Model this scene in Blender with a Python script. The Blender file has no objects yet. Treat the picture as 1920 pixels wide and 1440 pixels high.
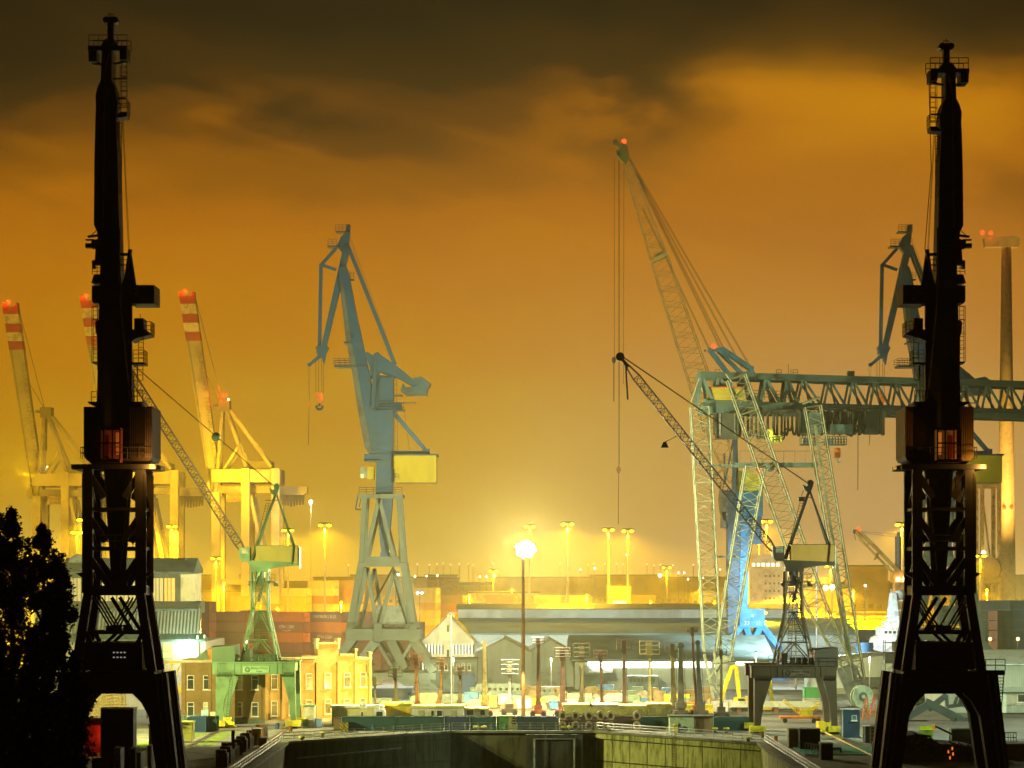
import bpy, math, random
from mathutils import Vector, Matrix
R = math.radians
scene = bpy.context.scene
col = scene.collection
# ---------------------------------------------------------------- camera
F, HZ, CX, H = 4500.0, 1085.0, 960.0, 24.0      # focal length in photo pixels, horizon row, centre column, eye height
cam_d = bpy.data.cameras.new('camera'); cam = bpy.data.objects.new('camera', cam_d); col.objects.link(cam)
cam.location = (0, 0, H); cam.rotation_euler = (R(90), 0, 0)
cam_d.sensor_width = 36; cam_d.lens = F / 1920 * 36; cam_d.shift_y = (HZ - 720) / 1920
cam_d.clip_start = 1; cam_d.clip_end = 60000
scene.camera = cam
# ---------------------------------------------------------------- exposure, sampling
scene.view_settings.view_transform = 'Standard'; scene.view_settings.look = 'None'
scene.view_settings.exposure = 0; scene.view_settings.gamma = 1
cy = scene.cycles
cy.max_bounces = 4; cy.diffuse_bounces = 2; cy.glossy_bounces = 2; cy.transmission_bounces = 3
cy.volume_bounces = 0; cy.transparent_max_bounces = 6
cy.sample_clamp_indirect = 3; cy.sample_clamp_direct = 0
cy.use_light_tree = True; cy.caustics_reflective = False; cy.caustics_refractive = False
try:
    cy.use_denoising = True; cy.denoiser = 'OPENIMAGEDENOISE'; cy.denoising_prefilter = 'ACCURATE'
except Exception: pass
# ---------------------------------------------------------------- night sky: low cloud lit from below by the port
w = bpy.data.worlds.new('World'); scene.world = w; w.use_nodes = True
nt = w.node_tree; N = nt.nodes; Lk = nt.links; N.clear()
def nd(t, **k):
    n = N.new(t)
    for a, b in k.items(): setattr(n, a, b)
    return n
def mth(op, a, b=None, c=None, clamp=False):
    n = nd('ShaderNodeMath', operation=op); n.use_clamp = clamp
    for i, v in enumerate((a, b, c)):
        if v is None: continue
        if isinstance(v, (int, float)): n.inputs[i].default_value = v
        else: Lk.new(v, n.inputs[i])
    return n.outputs[0]
tc = nd('ShaderNodeTexCoord'); sp = nd('ShaderNodeSeparateXYZ'); Lk.new(tc.outputs['Generated'], sp.inputs[0])
dx, dy, dz = sp.outputs
yy = mth('MAXIMUM', dy, 0.05)
uu = mth('DIVIDE', dx, yy); vv = mth('DIVIDE', dz, yy)
uu = mth('MINIMUM', mth('MAXIMUM', uu, -3), 3)
cmb = nd('ShaderNodeCombineXYZ'); Lk.new(uu, cmb.inputs[0]); Lk.new(mth('MULTIPLY', vv, 2.3), cmb.inputs[1])
def noise(scale, det, rough, off):
    mp = nd('ShaderNodeMapping'); Lk.new(cmb.outputs[0], mp.inputs[0]); mp.inputs['Location'].default_value = off
    n = nd('ShaderNodeTexNoise'); n.inputs['Scale'].default_value = scale; n.inputs['Detail'].default_value = det
    n.inputs['Roughness'].default_value = rough; Lk.new(mp.outputs[0], n.inputs['Vector']); return n.outputs['Fac']
n1 = noise(5.5, 4, .5, (1.3, 4.2, 0)); n2 = noise(13, 5, .52, (7, 2, 0))
uw = mth('ADD', uu, mth('MULTIPLY', mth('SUBTRACT', n2, .5), .16)); vw = mth('ADD', vv, mth('MULTIPLY', mth('SUBTRACT', n1, .5), .05))
def blob(u0, v0, su, sv, amp):
    a = mth('DIVIDE', mth('SUBTRACT', uw, u0), su); b = mth('DIVIDE', mth('SUBTRACT', vw, v0), sv)
    r2 = mth('ADD', mth('MULTIPLY', a, a), mth('MULTIPLY', b, b))
    return mth('MULTIPLY', mth('EXPONENT', mth('MULTIPLY', r2, -1)), amp)
mpa = nd('ShaderNodeMapping'); Lk.new(cmb.outputs[0], mpa.inputs[0]); mpa.inputs['Rotation'].default_value = (0, 0, R(42))
mpb = nd('ShaderNodeMapping'); Lk.new(mpa.outputs[0], mpb.inputs[0]); mpb.inputs['Scale'].default_value = (.30, 1.25, 1); mpb.inputs['Location'].default_value = (2.1, .4, 0)
n3n = nd('ShaderNodeTexNoise'); n3n.inputs['Scale'].default_value = 9; n3n.inputs['Detail'].default_value = 6; n3n.inputs['Roughness'].default_value = .55; n3n.inputs['Distortion'].default_value = .6; Lk.new(mpb.outputs[0], n3n.inputs['Vector']); n3 = n3n.outputs['Fac']
# height into the cloud: the ramp turns dark going up; lumps of cloud push the limit up and down
h = vv
h = mth('ADD', h, mth('MULTIPLY', mth('SUBTRACT', n1, .5), .050))
h = mth('ADD', h, mth('MULTIPLY', mth('SUBTRACT', n2, .5), .045))
h = mth('ADD', h, mth('MULTIPLY', mth('SUBTRACT', n3, .5), .070))
for b in ((.050, .205, .030, .026, .030), (-.055, .185, .06, .03, .012), (.165, .192, .075, .022, -.060), (.024, .192, .016, .020, -.022),
          (-.150, .200, .035, .012, -.016), (.20, .16, .03, .02, .012), (-.205, .155, .03, .03, -.006), (-.21, .215, .04, .03, .02)):
    h = mth('ADD', h, blob(*b))
rp = nd('ShaderNodeValToRGB'); Lk.new(mth('MULTIPLY', h, 3.2, clamp=True), rp.inputs[0])
cr = rp.color_ramp; cr.interpolation = 'EASE'
stops = [(0.0, (.54, .33, .03)), (.16, (.47, .245, .006)), (.30, (.45, .17, .0)), (.41, (.43, .145, .0)), (.487, (.38, .118, .0)), (.557, (.25, .080, .0)),
         (.63, (.11, .036, .001)), (.70, (.034, .013, .001)), (.80, (.010, .004, .001)), (1.0, (.006, .004, .001))]
cr.elements[0].position = stops[0][0]; cr.elements[0].color = (*stops[0][1], 1)
cr.elements[1].position = 1; cr.elements[1].color = (*stops[-1][1], 1)
for p, c in stops[1:-1]:
    e = cr.elements.new(p); e.color = (*c, 1)
# a paler, pinker veil low on the right
veil = nd('ShaderNodeMix', data_type='RGBA'); veil.blend_type = 'MIX'
Lk.new(blob(.16, .02, .13, .085, .75), veil.inputs['Factor']); Lk.new(rp.outputs[0], veil.inputs[6]); veil.inputs[7].default_value = (.52, .31, .13, 1)
veil2 = nd('ShaderNodeMix', data_type='RGBA'); Lk.new(blob(.15, .195, .06, .022, .55), veil2.inputs['Factor'])
Lk.new(veil.outputs[2], veil2.inputs[6]); veil2.inputs[7].default_value = (.60, .235, .002, 1)
# the city behind the eye is dark
front = nd('ShaderNodeMapRange'); Lk.new(dy, front.inputs[0]); front.inputs[1].default_value = .25; front.inputs[2].default_value = .95
front.inputs[3].default_value = .07; front.inputs[4].default_value = 1
bg = nd('ShaderNodeBackground'); Lk.new(veil2.outputs[2], bg.inputs[0]); 
pathl = mth('MINIMUM', mth('DIVIDE', 152.0, mth('MAXIMUM', vv, .03)), 2000)
Lk.new(mth('MULTIPLY', front.outputs[0], mth('EXPONENT', mth('MULTIPLY', pathl, .00047))), bg.inputs[1])
wo = nd('ShaderNodeOutputWorld'); Lk.new(bg.outputs[0], wo.inputs[0])
w.cycles.sampling_method = 'MANUAL'; w.cycles.sample_map_resolution = 512

# ---------------------------------------------------------------- helpers
def W(px, py, D): return Vector(((px - CX) / F * D, D, H - (py - HZ) / F * D))
def ground_row(D): return HZ + F * H / D
def tag(o, label=None, cat=None, group=None, kind=None):
    if label: o['label'] = label
    if cat: o['category'] = cat
    if group: o['group'] = group
    if kind: o['kind'] = kind
    return o
def thing(name, label, cat, loc=(0, 0, 0), rz=0.0, group=None):
    o = bpy.data.objects.new(name, None); col.objects.link(o); o.empty_display_size = .5
    o.location = loc; o.rotation_euler = (0, 0, rz); return tag(o, label, cat, group)
def kids(o): return KIDS.get(o.name, [])
KIDS = {}
def copy_tree(o, parent=None):
    c = o.copy(); col.objects.link(c)
    c.parent = parent
    if parent: KIDS.setdefault(parent.name, []).append(c)
    for ch in list(kids(o)): copy_tree(ch, c)
    return c
SPLIT = {'electrical_cabinet', 'side_cabinet', 'vent_opening', 'bolt_head', 'hazard_lamp', 'louvre', 'crab_frame', 'chimney', 'terminal'}
class MB:
    def __init__(s): s.v = []; s.f = []; s.m = []; s.mi = 0; s.parts = []
    def add(s, vs, fs):
        b = len(s.v); s.v += [tuple(v) for v in vs]
        f0 = len(s.f)
        for f in fs: s.f.append(tuple(i + b for i in f)); s.m.append(s.mi)
        s.parts.append((b, len(s.v), f0, len(s.f)))
        return s
    def box(s, c, d, rz=0, ry=0, rx=0):
        x, y, z = d[0] / 2, d[1] / 2, d[2] / 2
        vs = [Vector((a * x, b * y, e * z)) for a in (-1, 1) for b in (-1, 1) for e in (-1, 1)]
        if rz or ry or rx:
            M = Matrix.Rotation(rz, 3, 'Z') @ Matrix.Rotation(ry, 3, 'Y') @ Matrix.Rotation(rx, 3, 'X'); vs = [M @ v for v in vs]
        c = Vector(c)
        return s.add([v + c for v in vs], [(0, 1, 3, 2), (4, 6, 7, 5), (0, 4, 5, 1), (2, 3, 7, 6), (0, 2, 6, 4), (1, 5, 7, 3)])
    def rng(s, x0, x1, y0, y1, z0, z1): return s.box(((x0+x1)/2, (y0+y1)/2, (z0+z1)/2), (abs(x1-x0), abs(y1-y0), abs(z1-z0)))
    def bar(s, p, q, w, d=None, w2=None, d2=None, up=(0, 1, 0)):
        p, q = Vector(p), Vector(q); d = w if d is None else d; w2 = w if w2 is None else w2; d2 = d if d2 is None else d2
        t = (q - p)
        if t.length < 1e-6: return s
        t.normalize(); u = Vector(up); u = u - t * u.dot(t)
        if u.length < 1e-3: u = Vector((1, 0, 0)) - t * t.x
        u.normalize(); r = t.cross(u)
        vs = [p + r*a*w/2 + u*b*d/2 for a, b in ((-1,-1),(1,-1),(1,1),(-1,1))] + [q + r*a*w2/2 + u*b*d2/2 for a, b in ((-1,-1),(1,-1),(1,1),(-1,1))]
        return s.add(vs, [(0,3,2,1),(4,5,6,7),(0,1,5,4),(1,2,6,5),(2,3,7,6),(3,0,4,7)])
    def tube(s, p, q, r, n=6, r2=None, cap=True):
        p, q = Vector(p), Vector(q); r2 = r if r2 is None else r2; t = q - p
        if t.length < 1e-6: return s
        t.normalize(); u = t.orthogonal().normalized(); k = t.cross(u)
        vs = []
        for c, rr in ((p, r), (q, r2)):
            for i in range(n):
                a = 2*math.pi*i/n + math.pi/n; vs.append(c + (u*math.cos(a) + k*math.sin(a))*rr)
        fs = [(i, (i+1) % n, n+(i+1) % n, n+i) for i in range(n)]
        if cap: fs += [tuple(range(n))[::-1], tuple(range(n, 2*n))]
        return s.add(vs, fs)
    def path(s, pts, r, n=4):
        for a, b in zip(pts, pts[1:]): s.tube(a, b, r, n)
        return s
    def prism(s, pts, y0, y1):
        """outline in x,z given thickness from y0 to y1"""
        n = len(pts); vs = [(x, y0, z) for x, z in pts] + [(x, y1, z) for x, z in pts]
        A = sum(pts[i][0]*pts[(i+1) % n][1] - pts[(i+1) % n][0]*pts[i][1] for i in range(n))
        fs = [tuple(range(n)), tuple(range(n, 2*n))[::-1]] + [(i+n, (i+1) % n + n, (i+1) % n, i) for i in range(n)]
        if A < 0: fs = [f[::-1] for f in fs]
        return s.add(vs, fs)
    def prismx(s, pts, x0, x1):
        n = len(pts); vs = [(x0, y, z) for y, z in pts] + [(x1, y, z) for y, z in pts]
        return s.add(vs, [tuple(range(n))[::-1], tuple(range(n, 2*n))] + [(i, (i+1) % n, (i+1) % n + n, i+n) for i in range(n)])
    def ball(s, c, r, n=10, m=6, sz=1):
        c = Vector(c); vs = [c + Vector((0, 0, -r*sz))]
        for j in range(1, m):
            a = math.pi*j/m
            for i in range(n): vs.append(c + Vector((math.sin(a)*math.cos(2*math.pi*i/n)*r, math.sin(a)*math.sin(2*math.pi*i/n)*r, -math.cos(a)*r*sz)))
        vs.append(c + Vector((0, 0, r*sz))); L = len(vs) - 1
        fs = [(0, 1+(i+1) % n, 1+i) for i in range(n)]
        for j in range(m-2):
            for i in range(n):
                a = 1+j*n; fs.append((a+i, a+(i+1) % n, a+n+(i+1) % n, a+n+i))
        a = 1+(m-2)*n; fs += [(a+i, a+(i+1) % n, L) for i in range(n)]
        return s.add(vs, fs)
    def rail(s, pts, h=1.1, step=1.6, r=.035, rows=2):
        for a, b in zip(pts, pts[1:]):
            a, b = Vector(a), Vector(b); n = max(1, round((b-a).length/step))
            for i in range(n+1):
                p = a.lerp(b, i/n); s.tube(p, p+Vector((0, 0, h)), r, 4, cap=False)
            for k in range(rows):
                z = Vector((0, 0, h*(k+1)/rows)); s.tube(a+z, b+z, r, 4, cap=False)
        return s
    def ladder(s, p, q, w=.5, step=.6, r=.035, side=(1, 0, 0), cage=0):
        p, q = Vector(p), Vector(q); sd = Vector(side).normalized()*w/2
        s.tube(p-sd, q-sd, r, 4, cap=False); s.tube(p+sd, q+sd, r, 4, cap=False); n = max(1, int((q-p).length/step))
        for i in range(n+1):
            c = p.lerp(q, i/n); s.tube(c-sd, c+sd, r*.8, 4, cap=False)
        if cage:
            out = Vector((0, -cage, 0)); n = max(1, int((q-p).length/1.2))
            for i in range(n+1):
                c = p.lerp(q, i/n); s.path([c-sd*1.3, c-sd*1.3+out, c+sd*1.3+out, c+sd*1.3], r*.8, 4)
            for e in (-1.3, 1.3): s.tube(p+sd*e+out, q+sd*e+out, r*.8, 4, cap=False)
        return s
    def lattice(s, p, q, w0, w1, n, r=.12, rd=.07, up=(0, 1, 0), d0=None, d1=None, ends=True, style='z'):
        p, q = Vector(p), Vector(q); t = (q-p).normalized(); u = Vector(up); u = (u - t*u.dot(t)).normalized(); k = t.cross(u)
        d0 = w0 if d0 is None else d0; d1 = w1 if d1 is None else d1
        rings = []
        for i in range(n+1):
            f = i/n; c = p.lerp(q, f); a = (w0+(w1-w0)*f)/2; b = (d0+(d1-d0)*f)/2
            rings.append([c+k*x*a+u*y*b for x, y in ((-1,-1),(1,-1),(1,1),(-1,1))])
        for j in range(4): s.tube(rings[0][j], rings[-1][j], r, 5)
        for i in range(n):
            for j in range(4):
                j2 = (j+1) % 4
                A, B = (j, j2) if (i+j) % 2 else (j2, j)
                s.tube(rings[i][A], rings[i+1][B], rd, 4, cap=False)
                if style == 'x': s.tube(rings[i][B], rings[i+1][A], rd, 4, cap=False)
                if style != 'z' or i % 2 == 0: s.tube(rings[i][j], rings[i][j2], rd, 4, cap=False)
        for j in range(4): s.tube(rings[-1][j], rings[-1][(j+1) % 4], rd, 4)
        return s
    def build(s, name, mat, parent=None, smooth=False, loc=None, rz=0):
        if name in SPLIT and parent is not None and len(s.parts) > 1:
            o = None
            for a, c, fa, fc in s.parts:
                q = MB(); q.v = s.v[a:c]; q.f = [tuple(i-a for i in f) for f in s.f[fa:fc]]; q.m = s.m[fa:fc]; q.parts = []
                o = q.build(name, mat, parent, smooth, loc, rz)
            return o
        me = bpy.data.meshes.new(name); me.from_pydata(s.v, [], s.f)
        mats = mat if isinstance(mat, (list, tuple)) else [mat]
        for m in mats: me.materials.append(m)
        if len(mats) > 1:
            for p, i in zip(me.polygons, s.m): p.material_index = i
        if smooth:
            for p in me.polygons: p.use_smooth = True
        o = bpy.data.objects.new(name, me); col.objects.link(o)
        if parent is not None: o.parent = parent; KIDS.setdefault(parent.name, []).append(o)
        if loc is not None: o.location = loc
        if rz: o.rotation_euler = (0, 0, rz)
        return o
# ---------------------------------------------------------------- materials
MATS = {}
def mat(name, c, rough=.6, metal=0.0, var=.25, scale=.6, dirt=None, bump=0.0, streak=False, spec=.4):
    if name in MATS: return MATS[name]
    m = bpy.data.materials.new(name); m.use_nodes = True; t = m.node_tree; n = t.nodes; b = n['Principled BSDF']
    b.inputs['Roughness'].default_value = rough; b.inputs['Metallic'].default_value = metal; b.inputs['Specular IOR Level'].default_value = spec
    g = n.new('ShaderNodeNewGeometry'); mp = n.new('ShaderNodeMapping'); t.links.new(g.outputs['Position'], mp.inputs[0])
    mp.inputs['Scale'].default_value = (1, 1, .22) if streak else (1, 1, 1)
    no = n.new('ShaderNodeTexNoise'); no.inputs['Scale'].default_value = scale; no.inputs['Detail'].default_value = 6; no.inputs['Roughness'].default_value = .62
    t.links.new(mp.outputs[0], no.inputs['Vector'])
    r = n.new('ShaderNodeValToRGB'); t.links.new(no.outputs['Fac'], r.inputs[0])
    d = dirt if dirt else tuple(x*(1-var)*.8 for x in c)
    e = r.color_ramp.elements; e[0].position = .40; e[0].color = (*[d[i]*.6+c[i]*.4 if dirt else d[i] for i in range(3)], 1)
    e[1].position = .60; e[1].color = (*[min(1, x*(1+var*.35)) for x in c], 1)
    k = r.color_ramp.elements.new(.5); k.color = (*c, 1)
    t.links.new(r.outputs[0], b.inputs['Base Color'])
    if bump:
        bp = n.new('ShaderNodeBump'); bp.inputs['Strength'].default_value = bump; bp.inputs['Distance'].default_value = .1
        t.links.new(no.outputs['Fac'], bp.inputs['Height']); t.links.new(bp.outputs[0], b.inputs['Normal'])
    MATS[name] = m; return m
def wavemat(name, c, c2, axis='X', scale=1.0, rough=.55, metal=0.0, bump=.5, noise_amt=.3):
    """corrugated or planked surface: ribs along one world axis, with weathering"""
    if name in MATS: return MATS[name]
    m = bpy.data.materials.new(name); m.use_nodes = True; t = m.node_tree; n = t.nodes; b = n['Principled BSDF']
    b.inputs['Roughness'].default_value = rough; b.inputs['Metallic'].default_value = metal
    tcn = n.new('ShaderNodeTexCoord')
    wv = n.new('ShaderNodeTexWave'); wv.wave_type = 'BANDS'; wv.bands_direction = axis; wv.inputs['Scale'].default_value = scale
    t.links.new(tcn.outputs['Object'], wv.inputs['Vector'])
    g = n.new('ShaderNodeNewGeometry'); mp = n.new('ShaderNodeMapping'); mp.inputs['Scale'].default_value = (1, 1, .3); t.links.new(g.outputs['Position'], mp.inputs[0])
    no = n.new('ShaderNodeTexNoise'); no.inputs['Scale'].default_value = .5; no.inputs['Detail'].default_value = 6; t.links.new(mp.outputs[0], no.inputs['Vector'])
    mx = n.new('ShaderNodeMix'); mx.data_type = 'RGBA'; t.links.new(wv.outputs['Fac'], mx.inputs['Factor']); mx.inputs[6].default_value = (*c2, 1); mx.inputs[7].default_value = (*c, 1)
    m2 = n.new('ShaderNodeMix'); m2.data_type = 'RGBA'; m2.blend_type = 'MULTIPLY'; m2.inputs['Factor'].default_value = noise_amt*2
    t.links.new(mx.outputs[2], m2.inputs[6]); t.links.new(no.outputs['Fac'], m2.inputs[7]); t.links.new(m2.outputs[2], b.inputs['Base Color'])
    if bump:
        bp = n.new('ShaderNodeBump'); bp.inputs['Strength'].default_value = bump; bp.inputs['Distance'].default_value = .08
        t.links.new(wv.outputs['Fac'], bp.inputs['Height']); t.links.new(bp.outputs[0], b.inputs['Normal'])
    MATS[name] = m; return m
def brickmat(name, c1, c2, mortar, scale=1.0):
    if name in MATS: return MATS[name]
    m = bpy.data.materials.new(name); m.use_nodes = True; t = m.node_tree; n = t.nodes; b = n['Principled BSDF']; b.inputs['Roughness'].default_value = .85
    tcn = n.new('ShaderNodeTexCoord'); mp = n.new('ShaderNodeMapping'); mp.inputs['Rotation'].default_value = (R(90), 0, 0); t.links.new(tcn.outputs['Object'], mp.inputs[0])
    br = n.new('ShaderNodeTexBrick'); t.links.new(mp.outputs[0], br.inputs['Vector']); br.inputs['Scale'].default_value = scale
    br.inputs['Color1'].default_value = (*c1, 1); br.inputs['Color2'].default_value = (*c2, 1); br.inputs['Mortar'].default_value = (*mortar, 1)
    br.inputs['Brick Width'].default_value = .5; br.inputs['Row Height'].default_value = .16; br.inputs['Mortar Size'].default_value = .015
    no = n.new('ShaderNodeTexNoise'); no.inputs['Scale'].default_value = .5; no.inputs['Detail'].default_value = 5; t.links.new(tcn.outputs['Object'], no.inputs['Vector'])
    m2 = n.new('ShaderNodeMix'); m2.data_type = 'RGBA'; m2.blend_type = 'MULTIPLY'; m2.inputs['Factor'].default_value = .5
    t.links.new(br.outputs[0], m2.inputs[6]); t.links.new(no.outputs['Fac'], m2.inputs[7]); t.links.new(m2.outputs[2], b.inputs['Base Color'])
    MATS[name] = m; return m
def emit(name, c, s):
    if name in MATS: return MATS[name]
    m = bpy.data.materials.new(name); m.use_nodes = True; n = m.node_tree.nodes; b = n['Principled BSDF']
    b.inputs['Base Color'].default_value = (*c, 1); b.inputs['Emission Color'].default_value = (*c, 1); b.inputs['Emission Strength'].default_value = s
    m.cycles.emission_sampling = 'NONE'
    MATS[name] = m; return m
SOD = (1.0, .56, .005); SODY = (1.0, .66, .07); WHT = (.93, 1.0, .86); GRN = (.72, 1.0, .80); COOL = (.80, .98, 1.0)
def point(name, loc, c, P, rad=.4, spot=None, aim=None, blend=.4, parent=None):
    d = bpy.data.lights.new(name, 'SPOT' if spot else 'POINT'); d.color = c; d.energy = P; d.shadow_soft_size = rad
    if spot: d.spot_size = R(spot); d.spot_blend = blend
    o = bpy.data.objects.new(name, d); col.objects.link(o); o.location = loc
    if spot:
        v = (Vector(aim) - Vector(loc)) if aim is not None else Vector((0, 0, -1)); o.rotation_euler = v.to_track_quat('-Z', 'Y').to_euler()
    if parent is not None:
        o.parent = parent; KIDS.setdefault(parent.name, []).append(o)
    return o
def text(s, size, name, m, parent, loc, rot=(R(90), 0, 0), extrude=.01, align='CENTER'):
    c = bpy.data.curves.new(name, 'FONT'); c.body = s; c.size = size; c.align_x = align; c.align_y = 'CENTER'; c.extrude = extrude; c.materials.append(m)
    o = bpy.data.objects.new(name, c); me = bpy.data.meshes.new_from_object(o); bpy.data.objects.remove(o)
    o = bpy.data.objects.new(name, me); col.objects.link(o); o.location = loc; o.rotation_euler = rot
    if parent is not None: o.parent = parent; KIDS.setdefault(parent.name, []).append(o)
    return o
# ================================================================ the setting: ground, dock basin, water
M_conc = mat('quay_concrete', (.27, .27, .21), .75, var=.35, scale=.35, bump=.3, dirt=(.10, .10, .07))
M_asph = mat('yard_asphalt', (.11, .11, .095), .8, var=.5, scale=.05, bump=.3)
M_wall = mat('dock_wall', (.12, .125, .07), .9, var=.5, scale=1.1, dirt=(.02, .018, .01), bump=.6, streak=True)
M_wet = mat('dock_floor', (.06, .06, .05), .35, var=.4, scale=.3)
M_steel = mat('galvanised_steel', (.42, .43, .40), .45, .5, var=.25, scale=1.5)
M_darksteel = mat('dark_steel', (.07, .07, .065), .55, .3, var=.3, scale=1)
M_rope = mat('wire_rope', (.10, .09, .07), .6, .3, var=.2, scale=1)
M_rust = mat('rusty_steel', (.21, .095, .04), .8, .1, var=.4, scale=1.2, dirt=(.08, .035, .02))
DOCK = [(-33.0, 20), (-33.0, 350), (-9.6, 375), (13.0, 375), (36.0, 348), (36.0, 20)]
def sheet(name, polys, z, m, kind='structure'):
    b = MB()
    for p in polys: b.add([(x, y, z) for x, y in p], [tuple(range(len(p)))])
    return tag(b.build(name, m), kind=kind)
far = 9000
sheet('ground', [[(-far, 20), (-33, 20), (-33, 350), (-far, 350)], [(-far, 350), (-33, 350), (-9.6, 375), (-9.6, 620), (-far, 620)],
    [(-9.6, 375), (13, 375), (13, 620), (-9.6, 620)], [(13, 375), (36, 348), (far, 348), (far, 620), (13, 620)], [(36, 20), (far, 20), (far, 348), (36, 348)],
    [(-far, 620), (far, 620), (far, 18000), (-far, 18000)]], 0, M_asph)
sheet('container_yard', [[(-900, 640), (900, 640), (900, 1990), (-900, 1990)]], .012, mat('terminal_concrete', (.48, .44, .36), .8, var=.2, scale=.02))
sheet('quay_apron', [[(-60, 60), (-33.2, 60), (-33.2, 350.2), (-9.6, 375.2), (13, 375.2), (36.2, 348.2), (36.2, 60), (62, 60), (62, 384), (-60, 384)]], .012, M_conc)
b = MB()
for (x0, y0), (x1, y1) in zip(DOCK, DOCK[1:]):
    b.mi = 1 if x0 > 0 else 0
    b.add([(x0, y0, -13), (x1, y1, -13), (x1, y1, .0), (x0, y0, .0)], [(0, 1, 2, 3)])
M_wall2 = mat('pale_green_concrete', (.50, .52, .19), .85, var=.5, scale=1.5, dirt=(.09, .10, .025), bump=.5, streak=True)  # right-hand faces paler and greener than the left ones
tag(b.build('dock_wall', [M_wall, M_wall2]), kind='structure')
sheet('dock_floor', [DOCK], -13, M_wet)
sheet('river_water', [[(-far, -9000), (far, -9000), (far, 20), (-far, 20)]], -3, mat('river', (.02, .03, .03), .15, var=.2, scale=.1))
# coping stone along the dock edge
b = MB()
for (x0, y0), (x1, y1) in zip(DOCK, DOCK[1:]): b.bar((x0, y0, .1), (x1, y1, .1), 1.0, .34, up=(0, 0, 1))
tag(b.build('dock_coping', M_conc), kind='structure')
for x in (-46.2, -35.9, 38.6, 49.8):
    b = MB(); b.rng(x-.12, x+.12, 60, 382, .02, .14); b.rng(x-.5, x+.5, 60, 382, .0, .06)
    tag(b.build('crane_rail', mat('rail_steel', (.30, .27, .2), .3, .7, var=.3)), 'steel crane rail running along the %s edge of the dock, %s track' % ('left' if x < 0 else 'right', 'outer' if abs(x) > 45 else 'inner'), 'rail', 'crane rails')
# the pier in the middle of the end wall, with a pipe hoop in front
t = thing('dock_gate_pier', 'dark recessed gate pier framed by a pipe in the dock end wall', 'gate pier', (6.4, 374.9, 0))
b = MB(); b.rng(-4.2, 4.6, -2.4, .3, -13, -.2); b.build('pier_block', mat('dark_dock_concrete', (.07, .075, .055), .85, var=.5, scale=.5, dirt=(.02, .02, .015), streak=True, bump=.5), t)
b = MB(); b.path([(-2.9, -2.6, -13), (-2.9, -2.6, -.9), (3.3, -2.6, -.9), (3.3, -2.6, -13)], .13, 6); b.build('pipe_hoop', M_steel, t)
b = MB(); b.tube((-1.2, -2.6, 1.1), (-1.2, -2.6, -12), .09); b.build('drain_pipe', M_darksteel, t)
o = MB().tube((-31.6, 351.2, -2.3), (-17, 366.6, -1.9), .16).build('wall_pipe', M_steel); tag(o, 'pale steel pipe fixed along the left face of the dock wall', 'pipe')
for A, B, q, nm in (((13, 375), (36, 348), .5, 'right'), ((-33, 350), (-9.6, 375), .72, 'left')):
    x = A[0]+(B[0]-A[0])*q; y = A[1]+(B[1]-A[1])*q; d = math.atan2(B[1]-A[1], B[0]-A[0]); t = thing('wall_ladder', 'rusty iron ladder fixed on the %s face of the dock end wall' % nm, 'ladder', (x+math.sin(d)*.2, y-math.cos(d)*.2, 0), d); MB().ladder((0, 0, -12.5), (0, 0, .9), .6, .4, .04).build('rungs', M_rust, t)
for A, B, nm in (((-33, 350), (-9.6, 375), 'left'), ((13, 375), (36, 348), 'right')):
    d = math.atan2(B[1]-A[1], B[0]-A[0]); n_ = Vector((math.sin(d), -math.cos(d), 0))*.06; b = MB(); L_ = math.hypot(B[0]-A[0], B[1]-A[1])
    for k in range(1, 9): x = A[0]+(B[0]-A[0])*k/9; y = A[1]+(B[1]-A[1])*k/9; b.bar(Vector((x, y, -13))+n_*.3, Vector((x, y, 0))+n_*.3, .07, .05, up=(n_.x, n_.y, 0))
    for z in (-1.0, -4.4): b.bar(Vector((*A, z))+n_, Vector((*B, z))+n_, .10, .16, up=(0, 0, 1))
    tag(b.build('wall_joint', mat('joint_dark', (.07, .07, .035), .9)), kind='structure')
# dockside railings
def railing(name, pts, label):
    b = MB().rail(pts, 1.25, 2.0, .055, 3)
    tag(b.build(name, M_steel), label, 'railing', 'railings round the dock edge')
railing('dock_railing', [(-33.6, y, .2) for y in (150, 230, 300, 350)], 'steel railing along the left side of the dock edge')
railing('dock_railing', [(-33.4, 350.5, .2), (-9.8, 375.6, .2)], 'steel railing along the slanting left corner of the dock end')
railing('dock_railing', [(-9.4, 375.6, .2), (13, 375.6, .2)], 'steel railing along the straight middle of the dock end')
railing('dock_railing', [(13.2, 375.5, .2), (36.3, 348.6, .2)], 'steel railing along the slanting right corner of the dock end')
railing('dock_railing', [(36.6, y, .2) for y in (348, 300, 230, 150)], 'steel railing along the right side of the dock edge')
# ================================================================ haze
HAZE = .00052
hz = MB().rng(-1500, 1500, -40, 2000, -14.5, 176)
ho = hz.build('haze', None if False else bpy.data.materials.new('haze_air')); tag(ho, kind='stuff')
m = ho.data.materials[0]; m.use_nodes = True; n = m.node_tree.nodes; n.remove(n['Principled BSDF'])
pv = n.new('ShaderNodeVolumePrincipled'); pv.inputs['Color'].default_value = (.97, .89, .46, 1); pv.inputs['Density'].default_value = HAZE; pv.inputs['Anisotropy'].default_value = .0
m.node_tree.links.new(pv.outputs[0], n['Material Output'].inputs['Volume'])
try: m.cycles.homogeneous_volume = True
except Exception: pass
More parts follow.
